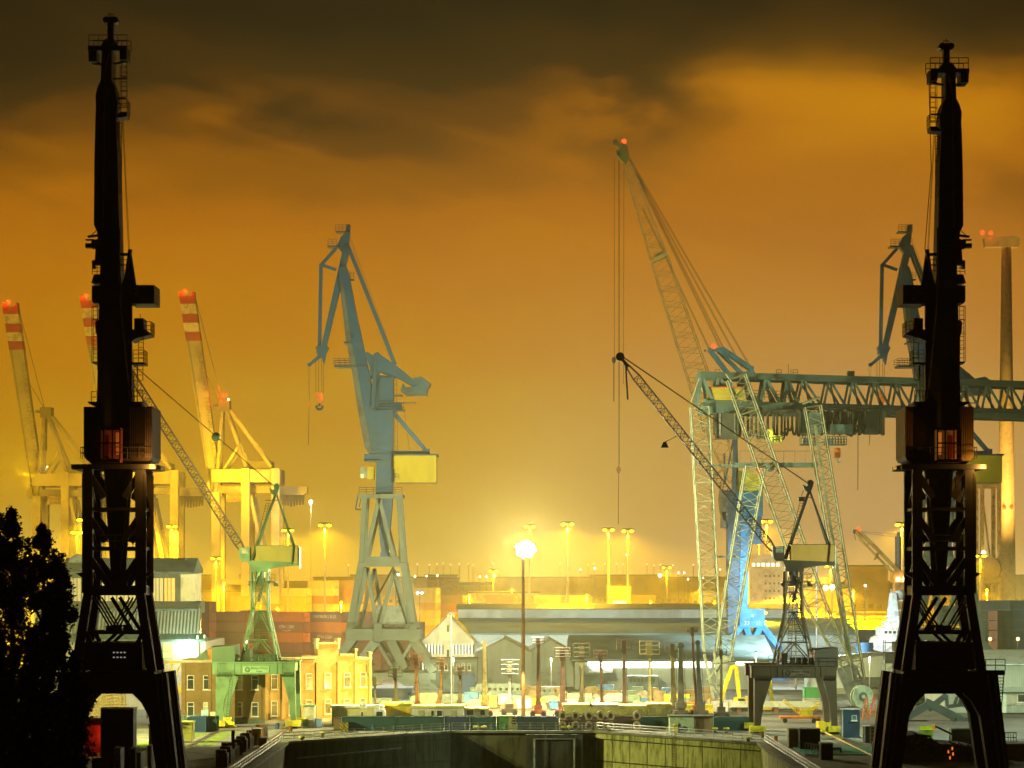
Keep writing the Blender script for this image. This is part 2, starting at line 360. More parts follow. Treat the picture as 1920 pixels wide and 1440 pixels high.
# ================================================================ the two dark dockside cranes near the camera
def dock_crane(px0, D, mir, squash, house_c, label, kindword):
    s = F / D; gy = ground_row(D)
    t = thing('dockside_crane', label, 'crane', ((px0-CX)/s, D, 0), 0, 'tall dark level-luffing cranes flanking the dock')
    def P(px, py, y=0.0):
        if py < 430: py = 430 - (430-py)*squash
        return Vector((mir*(px-222)/s, y, (gy-py)/s))
    def XZ(pts): return [(P(a, b).x, P(a, b).z) for a, b in pts]
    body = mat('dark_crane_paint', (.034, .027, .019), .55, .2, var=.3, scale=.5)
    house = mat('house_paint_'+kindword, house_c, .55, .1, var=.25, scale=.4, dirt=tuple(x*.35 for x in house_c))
    redd = mat('red_machinery_'+kindword, (.10, .015, .008) if mir > 0 else (.08, .04, .012), .6)
    # travelling legs and portal
    for sx in (-1, 1):
        for sy in (-1, 1):
            b = MB(); y = sy*2.7
            b.bar((sx*4.05, y, (gy-1262)/s), (sx*5.75, sy*3.0, 1.6), 2.3, 1.3, 1.9, 1.2); b.rng(sx*5.75-1.1, sx*5.75+1.1, sy*3-1.5, sy*3+1.5, .25, 1.7)
            b.build('portal_leg', body, t)
            b = MB(); b.tube((sx*4.8, y-.72, (gy-1262)/s), (sx*6.4, sy*3-.72, 1.6), .07, 5); b.tube((sx*4.2, y-.72, (gy-1262)/s), (sx*5.8, sy*3-.72, 1.6), .06, 5); b.build('cable_conduit', M_steel, t)
            b = MB(); b.bar((sx*2.55, sy*2.4, (gy-1112)/s), (sx*3.7, sy*2.7, (gy-1257)/s), .85, .85, .9); b.build('splayed_leg', mat('leg_paint_'+kindword, (.05, .026, .014), .6, .1, var=.3, scale=.5), t)
            b = MB(); b.rng(sx*2.55-.46, sx*2.55+.46, sy*2.4-.45, sy*2.4+.45, (gy-1112)/s, (gy-882)/s); b.rng(sx*3.02-.06, sx*3.02+.16, sy*2.4-.5, sy*2.4-.3, (gy-1112)/s, (gy-890)/s)
            b.build('tower_leg', body if sy < 0 else mat('leg_paint_'+kindword, (0, 0, 0)), t)
    b = MB()
    arch = XZ([(145, 1257), (299, 1257), (305, 1312), (291, 1345), (274, 1314), (258, 1298), (186, 1298), (170, 1314), (153, 1345), (139, 1312)])
    b.prism(arch, -3.3, -2.1); b.prism(arch, 2.1, 3.3); b.rng(-4, -3.2, -2.1, 2.1, arch[5][1], arch[0][1]); b.rng(3.2, 4, -2.1, 2.1, arch[5][1], arch[0][1])
    b.build('portal_beam', body, t)
    for k, (y0, y1) in enumerate(((1262, 1276), (1279, 1291))):
        o = MB().rng(-.85, .75, -3.4, -3.3, (gy-y1)/s, (gy-y0)/s).build('name_plate', mat('plate_'+kindword, (.09, .055, .035) if mir < 0 else (.03, .024, .018), .6), t)
    b = MB(); b.rng(-2.75, 2.75, -2.6, 2.4, (gy-1254)/s, (gy-1204)/s); b.rng(-2.95, 2.95, -2.8, 2.6, (gy-1206)/s, (gy-1203)/s)
    b.build('winch_house', mat('winchhouse_'+kindword, (.020, .017, .012) if mir > 0 else (.075, .05, .02), .6, var=.3), t)
    if mir > 0:
        b = MB()
        for i in range(4):
            for j in range(2): b.rng(.35*i-.1, .35*i+.08, -2.66, -2.62, (gy-1223-9*j)/s, (gy-1223-9*j)/s+.12)
        b.build('vent_opening', emit('vent_glow', (.9, .8, .7), .35), t)
    # bracing of the tower
    b = MB()
    for y in (-2.4, 2.4):
        for py, hh in ((1107, 18), (1029, 7), (956, 6)):
            b.bar(P(166, py, y), P(278, py, y), .5, hh/s, up=(0, 0, 1)) if False else b.rng(-2.6, 2.6, y-.3, y+.3, (gy-py-hh/2)/s, (gy-py+hh/2)/s)
        for (a, c), (d, e) in (((172, 885), (203, 935)), ((272, 885), (241, 935)), ((172, 965), (206, 1016)), ((272, 965), (238, 1016)), ((172, 1040), (212, 1098)), ((272, 1040), (232, 1098))):
            b.bar(P(a, c, y), P(d, e, y), .62, .5)
        b.rng(-2.9, 2.9, y-.35, y+.35, (gy-1188)/s, (gy-1182)/s)
        for q in ((0, .32, .64) if y < 0 else (.1,)):
            b.bar(P(181, 1120, y)+Vector((q, 0, 0)), P(218, 1183, y)+Vector((q, 0, 0)), .16, .16); b.bar(P(263, 1120, y)-Vector((q, 0, 0)), P(226, 1183, y)-Vector((q, 0, 0)), .16, .16)
        b.bar(P(217, 1120, y), P(258, 1186, y), .35, .3)
        b.bar(P(226, 1186, y), P(205, 1206, y), .3, .3); b.bar(P(170, 1186, y), P(180, 1206, y), .4, .3); b.bar(P(274, 1186, y), P(264, 1206, y), .4, .3)
        b.rng(-.8, .8, y-.36, y+.36, (gy-1184)/s, (gy-1172)/s)
    for x in (-2.6, 2.6):
        for py, hh in ((1107, 18), (1029, 7), (956, 6)): b.rng(x-.3, x+.3, -2.4, 2.4, (gy-py-hh/2)/s, (gy-py+hh/2)/s)
        for a, c in ((890, 956), (960, 1029), (1034, 1100)): b.bar((x, -2.4, (gy-a)/s), (x, 2.4, (gy-c)/s), .35, .35)
    b.build('tower_bracing', body, t)
    b = MB()
    for py in (1029, 1098): b.rail([(-2.2, -2.1, (gy-py+3)/s), (2.2, -2.1, (gy-py+3)/s)], 1.15, 1.1, .035); b.rail([(-2.2, 2.1, (gy-py+3)/s), (2.2, 2.1, (gy-py+3)/s)], 1.15, 1.1, .035)
    b.ladder((1.9*mir, 1.8, (gy-1100)/s), (1.9*mir, 1.8, (gy-1030)/s), .55, .45)
    b.build('tower_handrail', M_darksteel, t)
    b = MB()
    for sx in (-1, 1): b.prism([(sx*3.0, (gy-1085)/s), (sx*3.75, (gy-1075)/s), (sx*3.0, (gy-1073)/s)], -2.6, -1.6)
    b.build('leg_bracket', body, t)
    # pivot column
    b = MB(); b.tube((0, 0, (gy-1085)/s), (0, 0, (gy-882)/s), .72, 16, 1.42); b.tube((0, 0, (gy-1100)/s), (0, 0, (gy-1085)/s), .95, 16, .75); b.build('pivot_column', body, t, smooth=False)
    b = MB(); b.tube(P(228, 1070, -.9), P(247, 900, -1.35), .075, 5); b.build('cable_tube', mat('polished_tube', (.7, .62, .5), .25, .6), t)
    # slewing platform
    b = MB(); b.rng(-78/s, 78/s, -3.1, 3.1, (gy-882)/s, (gy-873)/s); b.build('slewing_platform', body, t)
    for sx in (-1, 1):
        b = MB(); b.rng(sx*80/s-.12, sx*80/s+.12, -1.2, 1.2, (gy-881)/s, (gy-874)/s); b.build('lamp_housing', mat('lamp_rim_'+kindword, (.45, .4, .3), .3, .3), t)
    MB().rng(68/s*1, 74/s*1, -3.16, -3.1, (gy-881)/s, (gy-874)/s).build('platform_lamp', emit('platform_lamp_glow', (1, .50, .05), 1.1), t)
    point('platform_light', (74/s, -3.9, (gy-880)/s), (1, .52, .10), 900, .12, parent=t)
    # machine house
    for (a, c) in ((165, 190), (249, 292)):
        b = MB(); b.prism(XZ([(a, 766), (c, 766), (c, 858), (c-4, 866), (a+6, 866), (a, 858)]), -2.4, 3.4)
        for k in range(int((c-a)/4)): b.rng(P(a+2+4*k, 0).x-.03, P(a+2+4*k, 0).x+.03, -2.46, -2.4, (gy-856)/s, (gy-768)/s)
        b.build('machine_house', house, t)
    for k in range(4):
        x = P(280+3.5*k, 0).x; MB().rng(x-.05, x+.05, -2.56, -2.46, (gy-860)/s, (gy-768)/s).build('wall_rib', mat('rib_paint_'+kindword, tuple(min(1, q*4+.05) for q in house_c), .4), t)
    b = MB(); b.prism(XZ([(168, 862), (289, 862), (277, 873), (180, 873)]), -2.3, 3.2); b.build('house_floor', body, t)
    b = MB(); b.rail([P(160, 862, -2.6), P(290, 862, -2.6)], 1.1, 1.2, .035); b.rail([P(160, 862, -2.6), P(160, 862, 2)], 1.1, 1.2, .035); b.build('house_railing', M_darksteel, t)
    # operator cab, glazed
    cx0, cx1 = (196, 238); z0, z1 = (gy-866)/s, (gy-810)/s
    b = MB()
    for a in (cx0, 208, 224, cx1): b.bar(P(a, 866, -4.2), P(a, 810, -4.2), .12, .12)
    for z in (z0, z0+(z1-z0)*.55, z1): b.rng(P(cx0, 0).x, P(cx1, 0).x, -4.26, -4.14, z-.07, z+.07)
    b.rng(P(cx0, 0).x, P(cx1, 0).x, -4.2, -2.3, z1, z1+.18); b.rng(P(cx0, 0).x, P(cx1, 0).x, -4.2, -2.3, z0-.25, z0)
    cab = b.build('operator_cab', mat('cab_frame_'+kindword, (.14, .04, .015) if mir > 0 else (.10, .07, .035), .5), t)
    MB().rng(P(cx0+1, 0).x, P(cx1-1, 0).x, -2.45, -2.3, z0, z1).build('cab_interior', emit('cab_room_'+kindword, (.30, .06, .02) if mir > 0 else (.42, .17, .03), .22), cab)
    MB().rng(P(206, 0).x, P(214, 0).x, -3.0, -2.5, z0+.2, z1-.5).build('cab_seat', mat('cab_seat_'+kindword, (.30, .02, .01), .7), cab)
    MB().rng(P(225, 0).x, P(231, 0).x, -2.52, -2.46, z0+.6, z1-.2).build('cab_lamp', emit('cab_lamp_'+kindword, (1, .33, .04), .25 if mir > 0 else .75), cab)
    gl = MATS.get('cab_glass')
    if not gl:
        gl = bpy.data.materials.new('cab_glass'); gl.use_nodes = True; g = gl.node_tree.nodes['Principled BSDF']; g.inputs['Transmission Weight'].default_value = .9; g.inputs['Roughness'].default_value = .08; g.inputs['Base Color'].default_value = (.7, .6, .5, 1); g.inputs['IOR'].default_value = 1.05; MATS['cab_glass'] = gl
    MB().rng(P(cx0+.5, 0).x, P(cx1-.5, 0).x, -4.17, -4.15, z0+.05, z1-.05).build('window', gl, cab)
    # boom
    b = MB()
    b.prism(XZ([(187, 860), (250, 860), (250, 765), (247, 705), (232, 560), (228, 470), (224, 300), (221, 225), (224, 200), (219, 168), (213, 155), (213, 88), (218, 88), (218, 78), (201, 78), (201, 88), (195, 88), (193, 155), (187, 168), (183, 184), (184, 205), (183, 225), (181, 300), (180, 425), (186, 438), (192, 500), (190, 560), (187, 700), (185, 765)]), -1.25, 1.25)
    b.build('boom', body, t)
    b = MB(); b.tube(P(209, 105, -1.4), P(200, 150, -1.4), .07, 5); b.path([P(200, 150, -1.4), P(200, 300, -1.4), P(198, 430, -1.4)], .05, 5); b.path([P(228, 430, -1.3), P(228, 520, -1.3), P(232, 590, -1.5), P(249, 750, -1.8)], .10, 5)
    b.build('hoist_rope', mat('bright_rope', (.42, .34, .26), .35, .5), t)
    b = MB(); b.prism(XZ([(203, 33), (214, 33), (213, 90), (202, 90)]), -.4, .4); b.tube(P(200, 39, -.5), P(200, 39, .5), .32, 12); b.tube(P(217, 39, -.5), P(217, 39, .5), .32, 12)
    b.prism(XZ([(198, 80), (218, 80), (224, 92), (190, 92)]), -.9, .9); b.build('boom_head', body, t)
    b = MB(); b.path([P(203, 33), P(203, 26), P(213, 26), P(213, 33)], .04, 4); b.tube(P(208, 33), P(208, 20 if mir < 0 else 27), .03, 4); b.build('aerial', M_darksteel, t)
    b = MB(); b.prism(XZ([(169, 91), (241, 91), (241, 100), (169, 100)]), -1.3, 1.3)
    for a, c, e in ((169, 184, 120), (227, 241, 116)): b.prism(XZ([(a, 98), (c, 98), (c, e), (a+1, e)]), -1.1, 1.1)
    b.bar(P(172, 119), P(195, 121), .25, .25); b.bar(P(212, 121), P(240, 115), .2, .25); b.build('head_platform', body, t)
    b = MB(); b.rail([P(171, 91, -1.3), P(242, 91, -1.3)], 1.05, 1.0, .04); b.rail([P(171, 91, 1.3), P(242, 91, 1.3)], 1.05, 1.0, .04); b.build('head_railing', M_rust if mir > 0 else M_darksteel, t)
    b = MB(); b.ladder(P(234, 200, -.3), P(234, 118, -.3), .5, .45, .035, cage=.5); b.bar(P(213, 148), P(238, 147), .15, .2); b.bar(P(219, 184), P(236, 184), .15, .2)
    b.ladder(P(226, 362, -.3), P(226, 232, -.3), .32, .3, .035, cage=.3); b.build('boom_ladder', M_rust, t)
    b = MB(); b.prism(XZ([(221, 224), (240, 222), (241, 213), (229, 213), (222, 219)]), -.9, .9); b.rail([P(223, 213, -.9), P(241, 213, -.9), P(241, 213, .9)], 1.25, .7, .035, 3); b.build('boom_platform', body, t)
    b = MB(); b.path([P(229, 222), P(233, 300), P(241, 468)], .025, 4); b.path([P(231, 222), P(236, 330), P(243, 468)], .02, 4); b.path([P(190, 118), P(190, 155)], .03, 4)
    if mir < 0: b.path([P(240, 120), P(236, 300), P(248, 468)], .04, 4)
    b.build('guy_rope', M_rope, t)
    # gear on the left of the boom
    b = MB(); b.bar(P(165, 444), P(190, 441), .18, .6); b.bar(P(161, 450), P(177, 450), .12, .6); b.tube(P(168, 444), P(183, 430), .04, 4); b.rng(P(161, 0).x, P(178, 0).x, -.4, .4, (gy-465)/s, (gy-457)/s); b.build('rope_guide', body, t)
    b = MB(); b.prism(XZ([(176, 455), (195, 450), (205, 465), (196, 470), (194, 500), (182, 500), (184, 470), (176, 469)]), -1.5, -.6); b.prism(XZ([(175, 490), (180, 490), (180, 505), (175, 505)]), -.8, 0); b.build('winch_block', redd, t)
    b = MB(); b.rail([P(176, 517, -.9), P(194, 517, -.9)], 1.0, .5, .035, 3); b.ladder(P(181, 680, -.6), P(181, 576, -.6), .45, .4, .035, cage=.4); b.rail([P(176, 757, -1.4), P(190, 757, -1.4)], 1.1, .7, .035); b.build('side_ladder', M_darksteel, t)
    b = MB(); b.prism(XZ([(180, 517), (197, 517), (197, 533), (175, 533)]), -1.2, 1.2); b.prism(XZ([(176, 538), (196, 538), (196, 571), (179, 571), (176, 567)]), -1.2, 1.2)
    b.rng(P(177, 0).x, P(190, 0).x, -1.1, 1.1, (gy-683)/s, (gy-680)/s); b.prism(XZ([(169, 755), (190, 755), (190, 766), (182, 764), (170, 758)]), -1.5, 1.5); b.prism(XZ([(184, 605), (192, 610), (190, 690), (185, 695)]), -.8, -.2); b.build('side_cabinet', body, t)
    b = MB(); b.prism(XZ([(182, 606), (187, 602), (191, 607), (192, 630), (187, 636), (183, 625)]), -1.2, -.7); b.build('hook_block', redd, t)
    # gear on the right: A-frame, counterweight, cabinets
    b = MB(); b.prism(XZ([(243, 470), (250, 470), (249, 478), (258, 540), (258, 575), (250, 575), (250, 765), (238, 765), (233, 560), (228, 545), (236, 522), (242, 480)]), -1.0, -.5)
    b.prism(XZ([(228, 476), (244, 476), (244, 481), (228, 481)]), -.7, -.3); b.bar(P(247, 478, -1.1), P(240, 520, -1.1), .2, .2); b.build('a_frame', body, t)
    b = MB(); b.bar(P(249, 478, -1.15), P(242, 512, -1.15), .11, .11); b.build('hydraulic_rod', mat('polished_rod', (.8, .75, .65), .2, .7), t)
    b = MB(); b.rail([P(229, 507, -.9), P(247, 507, -.9)], .95, .7, .035); b.rail([P(229, 518, -.9), P(247, 518, -.9)], .95, .7, .035); b.build('a_frame_railing', M_rust, t)
    b = MB(); b.rng(P(250, 0).x, P(293, 0).x, -1.6, 2.0, (gy-573)/s, (gy-538)/s); b.prism(XZ([(293, 538), (294, 538), (294, 573), (293, 573)]), -1.7, 2.1); b.build('counterweight', body, t)
    b = MB()
    for i, (a, c) in enumerate(((274, 544), (259, 545), (274, 565), (259, 555))): b.rng(P(a, 0).x-.1, P(a, 0).x+.1, -1.66, -1.6, (gy-c)/s-.05, (gy-c)/s+.08)
    b.build('bolt_head', mat('bolt_metal', (.7, .68, .6), .2, .6), t)
    b = MB(); b.rng(P(255, 0).x, P(272, 0).x, -1.2, 1.2, (gy-620)/s, (gy-599)/s); b.prism(XZ([(250, 620), (279, 622), (287, 630), (262, 636), (250, 642)]), -1.3, 1.3); b.tube(P(263, 599), P(263, 589), .03, 4)
    b.rng(P(250, 0).x, P(274, 0).x, -1.1, 1.1, (gy-685)/s, (gy-681)/s); b.prism(XZ([(250, 755), (273, 755), (266, 763), (250, 765)]), -1.5, 1.5); b.build('electrical_cabinet', body, t)
    b = MB(); b.rail([P(273, 628, -1.2), P(286, 628, -1.2), P(286, 628, 1.2)], 1.2, .6, .035, 3); b.ladder(P(266, 681, -.6), P(266, 634, -.6), .5, .45, .035); b.rail([P(253, 681, -1.1), P(273, 681, -1.1), P(273, 681, 1.1)], 1.2, .7, .035, 3)
    b.ladder(P(265, 714, -.6), P(265, 684, -.6), .5, .4); b.rail([P(252, 755, -1.5), P(272, 755, -1.5)], 1.1, .7, .035); b.ladder(P(256, 755, -.6), P(256, 684, -.6), .3, .5); b.build('gallery_railing', M_rust, t)
    # outer gallery and stair on the portal
    if mir < 0:
        b = MB(); x0, x1 = 77/s, 113/s; b.rng(x0, x1, -3, -2, (gy-1263)/s, (gy-1255)/s)
        g = b.build('gallery_beam', body, t)
        b = MB(); b.rail([(x0, -3, (gy-1255)/s), (x1, -3, (gy-1255)/s)], 1.1, .9, .04); b.ladder(((x1-.9), -3, (gy-1372)/s), ((x1-.5), -3, (gy-1263)/s), .75, .3, .05); b.build('gallery_ladder', M_rust, t)
    return t
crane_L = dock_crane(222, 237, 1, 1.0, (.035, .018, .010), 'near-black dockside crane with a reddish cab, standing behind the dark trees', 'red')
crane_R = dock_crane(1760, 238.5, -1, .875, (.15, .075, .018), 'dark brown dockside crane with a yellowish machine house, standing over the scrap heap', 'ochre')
class FR:
    """photo-pixel tracing frame of one thing standing at distance D with its foot at column px0"""
    def __init__(s, px0, D): s.D = D; s.s = F/D; s.gy = ground_row(D); s.px0 = px0; s.loc = ((px0-CX)/s.s, D, 0)
    def P(s, px, py, y=0.0): return Vector(((px-s.px0)/s.s, y, (s.gy-py)/s.s))
    def X(s, px): return (px-s.px0)/s.s
    def Z(s, py): return (s.gy-py)/s.s
    def XZ(s, pts): return [(s.X(a), s.Z(b)) for a, b in pts]
def bars(b, P, lst, w, d, y=0):
    for a, c, e, f in lst: b.bar(P(a, c, y), P(e, f, y), w, d)
# ================================================================ big blue-grey level-luffing crane
def big_crane(px, label):
    f = FR(720, 502); P, X, Z, XZ = f.P, f.X, f.Z, f.XZ
    t = thing('harbour_crane', label, 'crane', ((px-CX)/f.s, 502, 0), 0, 'big blue-grey level-luffing cranes')
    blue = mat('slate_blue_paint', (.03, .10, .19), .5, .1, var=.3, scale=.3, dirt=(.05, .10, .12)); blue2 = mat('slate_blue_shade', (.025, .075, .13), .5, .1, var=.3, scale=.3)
    grn = mat('grey_green_paint', (.15, .19, .15), .6, .1, var=.3, scale=.3, dirt=(.12, .15, .12)); yel = wavemat('yellow_sheet', (.85, .70, .02), (.70, .55, .015), 'Z', 1.6, .5)
    # undercarriage
    for i, (x, y) in enumerate(((-1, -1), (1, -1), (-1, 1), (1, 1))):
        b = MB(); xx = x*9.2; yy = y*7.5
        b.rng(xx-3.2, xx+3.2, yy-.7, yy+.7, .35, 1.2); b.prism([(xx-2.6, 1.1), (xx-1.2, 2.6), (xx+1.2, 2.6), (xx+2.6, 1.1)], yy-.7, yy+.7)
        for k in (-2.4, -.8, .8, 2.4): b.tube((xx+k, yy-.4, .4), (xx+k, yy+.4, .4), .42, 12)
        b.build('bogie', grn, t)
    for y in (-7.5, 7.5):
        b = MB(); b.rng(-10.5, 11.0, y-.65, y+.65, 3.2, 4.6); b.rng(-10, -7, y-.8, y+.8, 2.2, 3.3); b.rng(7, 10, y-.8, y+.8, 2.2, 3.3); b.prism([(3, 3.2), (4.8, 1.9), (8, 1.9), (8.6, 3.2)], y-.5, y+.5); b.build('sill_beam', grn, t)
        # spread legs from ring beam down
        for a, c, e, g2 in ((664, 1196, 629, 1246), (775, 1196, 815, 1258), (708, 1200, 668, 1252), (735, 1200, 762, 1252)):
            k = .55 if y > 0 else 1
            MB().bar(P(a, c, y*.75), P(e, g2, y), 1.9, 1.2, 1.5, 1.2).build('spread_leg', grn, t)
        b = MB(); b.bar(P(712, 1206, y*.8), P(740, 1252, y), .6, .5); b.bar(P(773, 1206, y*.8), P(745, 1252, y), .6, .5); b.bar(P(685, 1222, y*.9), P(697, 1250, y), .5, .5); b.build('diagonal_brace', grn, t)
    b = MB(); b.rng(X(652), X(790), -6.6, -5.0, Z(1199), Z(1178)); b.rng(X(652), X(790), 5, 6.6, Z(1199), Z(1178)); b.rng(X(652), X(668), -5, 5, Z(1199), Z(1178)); b.rng(X(774), X(790), -5, 5, Z(1199), Z(1178))
    b.rng(X(705), X(719), -7.0, -5, Z(1202), Z(1168)); b.rng(X(772), X(783), -7, -5, Z(1202), Z(1172)); b.build('ring_beam', grn, t)
    b = MB(); b.rng(X(706), X(762), -3.5, 3.5, Z(1170), Z(1136))
    for k in range(5): b.rng(X(706), X(762), -3.6, -3.5, Z(1168-7*k), Z(1167-7*k))
    b.build('ballast_house', mat('grey_sheet', (.28, .33, .28), .6, var=.2), t)
    b = MB(); b.rail([P(655, 1178, -6.4), P(790, 1178, -6.4)], 1.3, 1.6, .05); b.ladder(P(699, 1176, -5), P(706, 1110, -4), .6, .5, .05); b.build('gallery_rail', grn, t)
    # lattice tower
    for y in (-4.2, 4.2):
        k = .6 if y > 0 else 0
        b = MB(); dx = 4 if y < 0 else -3
        for a, c, e, g2, wd in ((686, 932, 680, 1055, 1.0), (749, 932, 758, 1055, 1.0), (680, 1055, 658, 1180, 1.3), (758, 1055, 777, 1180, 1.3)): b.bar(P(a, c, y), P(e, g2, y*1.25), wd, .9)
        b.build('tower_leg', grn, t)
        b = MB(); bars(b, P, ((713, 934, 688, 1046), (713, 934, 740, 1046)), .85, .6, y)
        bars(b, P, ((741, 1070, 713, 1178), (741, 1070, 772, 1178), (692, 1064, 707, 1170), (692, 1064, 668, 1170)) if y < 0 else ((700, 1066, 716, 1178), (700, 1066, 672, 1178), (735, 1066, 760, 1178)), .75, .6, y*1.1)
        b.rng(X(680), X(757), y-.5, y+.5, Z(1062), Z(1044)); b.build('tower_brace', grn, t)
    b = MB(); b.bar(P(740, 1062, -4), P(700, 1130, 4), .35, .35); b.tube(P(752, 934, -4.4), P(750, 1060, -4.4), .12); b.rng(X(681), X(685), -4.6, 4.6, Z(1062), Z(1046)); b.rng(X(752), X(757), -4.6, 4.6, Z(1062), Z(1046)); b.build('cross_brace', grn, t)
    b = MB(); b.rng(X(674), X(757), -5, 5, Z(933), Z(928)); b.rng(X(674), X(757), -5.1, -4.9, Z(936), Z(933)); b.build('tower_platform', grn, t)
    b = MB(); b.rail([P(676, 928, -5), P(756, 928, -5)], 1.4, 1.5, .045, 3); b.path([P(674, 928, -4), P(669, 956, -4), P(684, 956, -4)], .12, 4); b.path([P(679, 934, -4), P(676, 952, -4)], .1, 4); b.build('platform_rail', blue2, t)
    # slewing column and mast
    b = MB(); b.prism(XZ([(716, 1040), (728, 1040), (731, 1010), (737, 930), (738, 705), (713, 705), (708, 780), (705, 930), (713, 1010)]), -1.7, 1.7); b.rng(X(714), X(731), -1.9, 1.9, Z(1046), Z(1036)); b.build('slewing_column', blue, t)
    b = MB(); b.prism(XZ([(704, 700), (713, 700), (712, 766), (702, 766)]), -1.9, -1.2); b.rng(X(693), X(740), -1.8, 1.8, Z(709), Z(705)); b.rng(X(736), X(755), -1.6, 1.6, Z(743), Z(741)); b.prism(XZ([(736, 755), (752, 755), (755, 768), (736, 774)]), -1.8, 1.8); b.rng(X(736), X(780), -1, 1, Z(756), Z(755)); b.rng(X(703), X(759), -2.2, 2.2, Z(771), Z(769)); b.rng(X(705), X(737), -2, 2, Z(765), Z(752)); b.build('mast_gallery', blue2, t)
    b = MB(); b.rail([P(712, 769, -2.2), P(758, 769, -2.2)], 1.2, 1.0, .04); b.ladder(P(743, 852, -1), P(743, 772, -1), .6, .5, .04); b.ladder(P(742, 766, -1), P(742, 705, -1), .6, .5, .04); b.tube(P(758, 771), P(768, 845), .03, 4); b.build('mast_ladder', blue2, t)
    # cab and machine house
    cab = MB().rng(X(690), X(702), -2.6, .5, Z(900), Z(876)).build('operator_cab', yel, t)
    MB().rng(X(677), X(690), -2.6, -.2, Z(897), Z(877)).build('window', mat('cab_pane', (.35, .38, .28), .15, var=.2), cab)
    MB().rng(X(678), X(683), -2.66, -2.6, Z(897), Z(890)).build('window_light', emit('cab_green_glow', (.7, 1, .4), .5), cab)
    b = MB(); b.rng(X(742), X(819), -4.4, 3.6, Z(906), Z(856)); hs = b.build('machine_house', yel, t)
    b = MB(); b.rng(X(740), X(822), -4.6, 3.8, Z(856), Z(853)); b.build('roof', blue2, hs)
    b = MB(); b.rng(X(738), X(750), -3, -2, Z(905), Z(880)); b.rail([P(738, 900, -4.6), P(750, 900, -4.6)], 1.1, .8, .05); b.build('gangway', blue2, hs)
    b = MB(); b.rng(X(738), X(800), -2, 2, Z(853), Z(846)); b.bar(P(739, 775), P(803, 850), .9, .9); b.rng(X(797), X(806), -1.5, 1.5, Z(853), Z(842)); b.build('house_stay', blue, t)
    MB().ball(P(803, 847, -1), .45, 8, 6).build('beacon', mat('yellow_beacon', (.8, .7, .1), .3), t)
    # lower boom: box girder, lit side put on as a paler strip
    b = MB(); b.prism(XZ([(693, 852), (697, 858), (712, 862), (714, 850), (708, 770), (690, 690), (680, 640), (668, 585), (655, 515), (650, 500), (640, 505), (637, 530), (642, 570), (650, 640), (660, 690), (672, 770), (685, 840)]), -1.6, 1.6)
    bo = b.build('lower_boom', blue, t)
    MB().prism(XZ([(693, 850), (700, 848), (683, 770), (670, 690), (659, 640), (652, 585), (644, 531), (638, 533), (643, 570), (651, 640), (661, 690), (673, 770), (686, 838)]), -1.75, -1.6).build('lit_side_face', mat('slate_lit_side', (.13, .15, .13), .5, var=.3, scale=.3), bo)
    b = MB(); b.rng(X(628), X(690), -2.0, 2.0, Z(690), Z(686)); b.rail([P(627, 686, -2), P(657, 686, -2)], 1.4, 1.1, .045, 3); b.rail([P(627, 686, 2), P(657, 686, 2)], 1.4, 1.1, .045, 3); b.rng(X(646), X(662), -1.9, 1.9, Z(645), Z(642)); b.rng(X(660), X(664), -1.9, 1.9, Z(634), Z(628)); b.build('boom_gallery', blue2, bo)
    MB().rng(X(684), X(735), -2.4, 2.4, Z(866), Z(852)).build('boom_foot', blue, t)
    MB().rng(X(684), X(715), -2.4, 2.4, Z(864), Z(862)).build('foot_gallery', blue2, t)
    # fly jib: upper part
    b = MB(); b.bar(P(651, 462), P(607, 652), 1.35, 2.4, 1.0, 2.0); b.prism(XZ([(650, 422), (657, 422), (656, 440), (654, 460), (656, 468), (650, 475), (642, 475), (632, 462), (640, 445), (648, 438)]), -1.0, 1.0); b.bar(P(630, 466), P(602, 497), .65, .8); b.bar(P(602, 495), P(599, 650), .7, .8); b.bar(P(604, 497), P(630, 506), .6, .7)
    b.prism(XZ([(595, 648), (614, 648), (611, 665), (608, 684), (604, 672), (600, 672), (594, 662)]), -1.1, 1.1); b.bar(P(603, 665), P(581, 684), .8, .8, .55); b.tube(P(580, 684, -.4), P(580, 684, .4), .42, 12); b.prism(XZ([(592, 652), (600, 650), (597, 662)]), -1, 1); b.prism(XZ([(610, 650), (617, 652), (612, 662)]), -1, 1)
    b.prism(XZ([(636, 500), (645, 500), (652, 525), (645, 538), (636, 525)]), -1.8, 1.8); b.build('fly_jib', blue, t)
    b = MB(); b.rng(X(630), X(657), -1.5, 1.5, Z(437), Z(435)); b.rng(X(615), X(640), -1.5, 1.5, Z(465), Z(462)); b.rail([P(630, 435, -1.5), P(657, 435, -1.5)], 1.3, .8, .045, 3); b.rail([P(616, 462, -1.5), P(632, 462, -1.5)], 1.3, .8, .045, 3); b.rng(X(650), X(664), -1, 1, Z(526), Z(524)); b.rail([P(652, 524, -1), P(664, 524, -1)], 1.4, .7, .045, 3); b.build('jib_gallery', blue2, t)
    for y in (-1.3, 1.3): MB().bar(P(653, 462, y), P(740, 682, y), .75, .7, .8, .7).build('back_stay', blue, t)
    # rocking counterweight lever
    b = MB(); b.prism(XZ([(684, 664), (690, 661), (700, 668), (708, 661), (716, 668), (740, 684), (760, 700), (792, 728), (788, 738), (770, 722), (735, 704), (718, 700), (702, 695), (700, 705), (692, 705), (694, 690)]), -1.9, 1.9); b.build('rocking_lever', blue, t)
    b = MB(); b.prism(XZ([(752, 734), (756, 720), (762, 728), (782, 726), (774, 711), (791, 708), (808, 720), (802, 732), (802, 741), (763, 742)]), -2.6, 2.6); b.build('counterweight', mat('cw_paint', (.05, .11, .15), .5, var=.3, scale=.3), t)
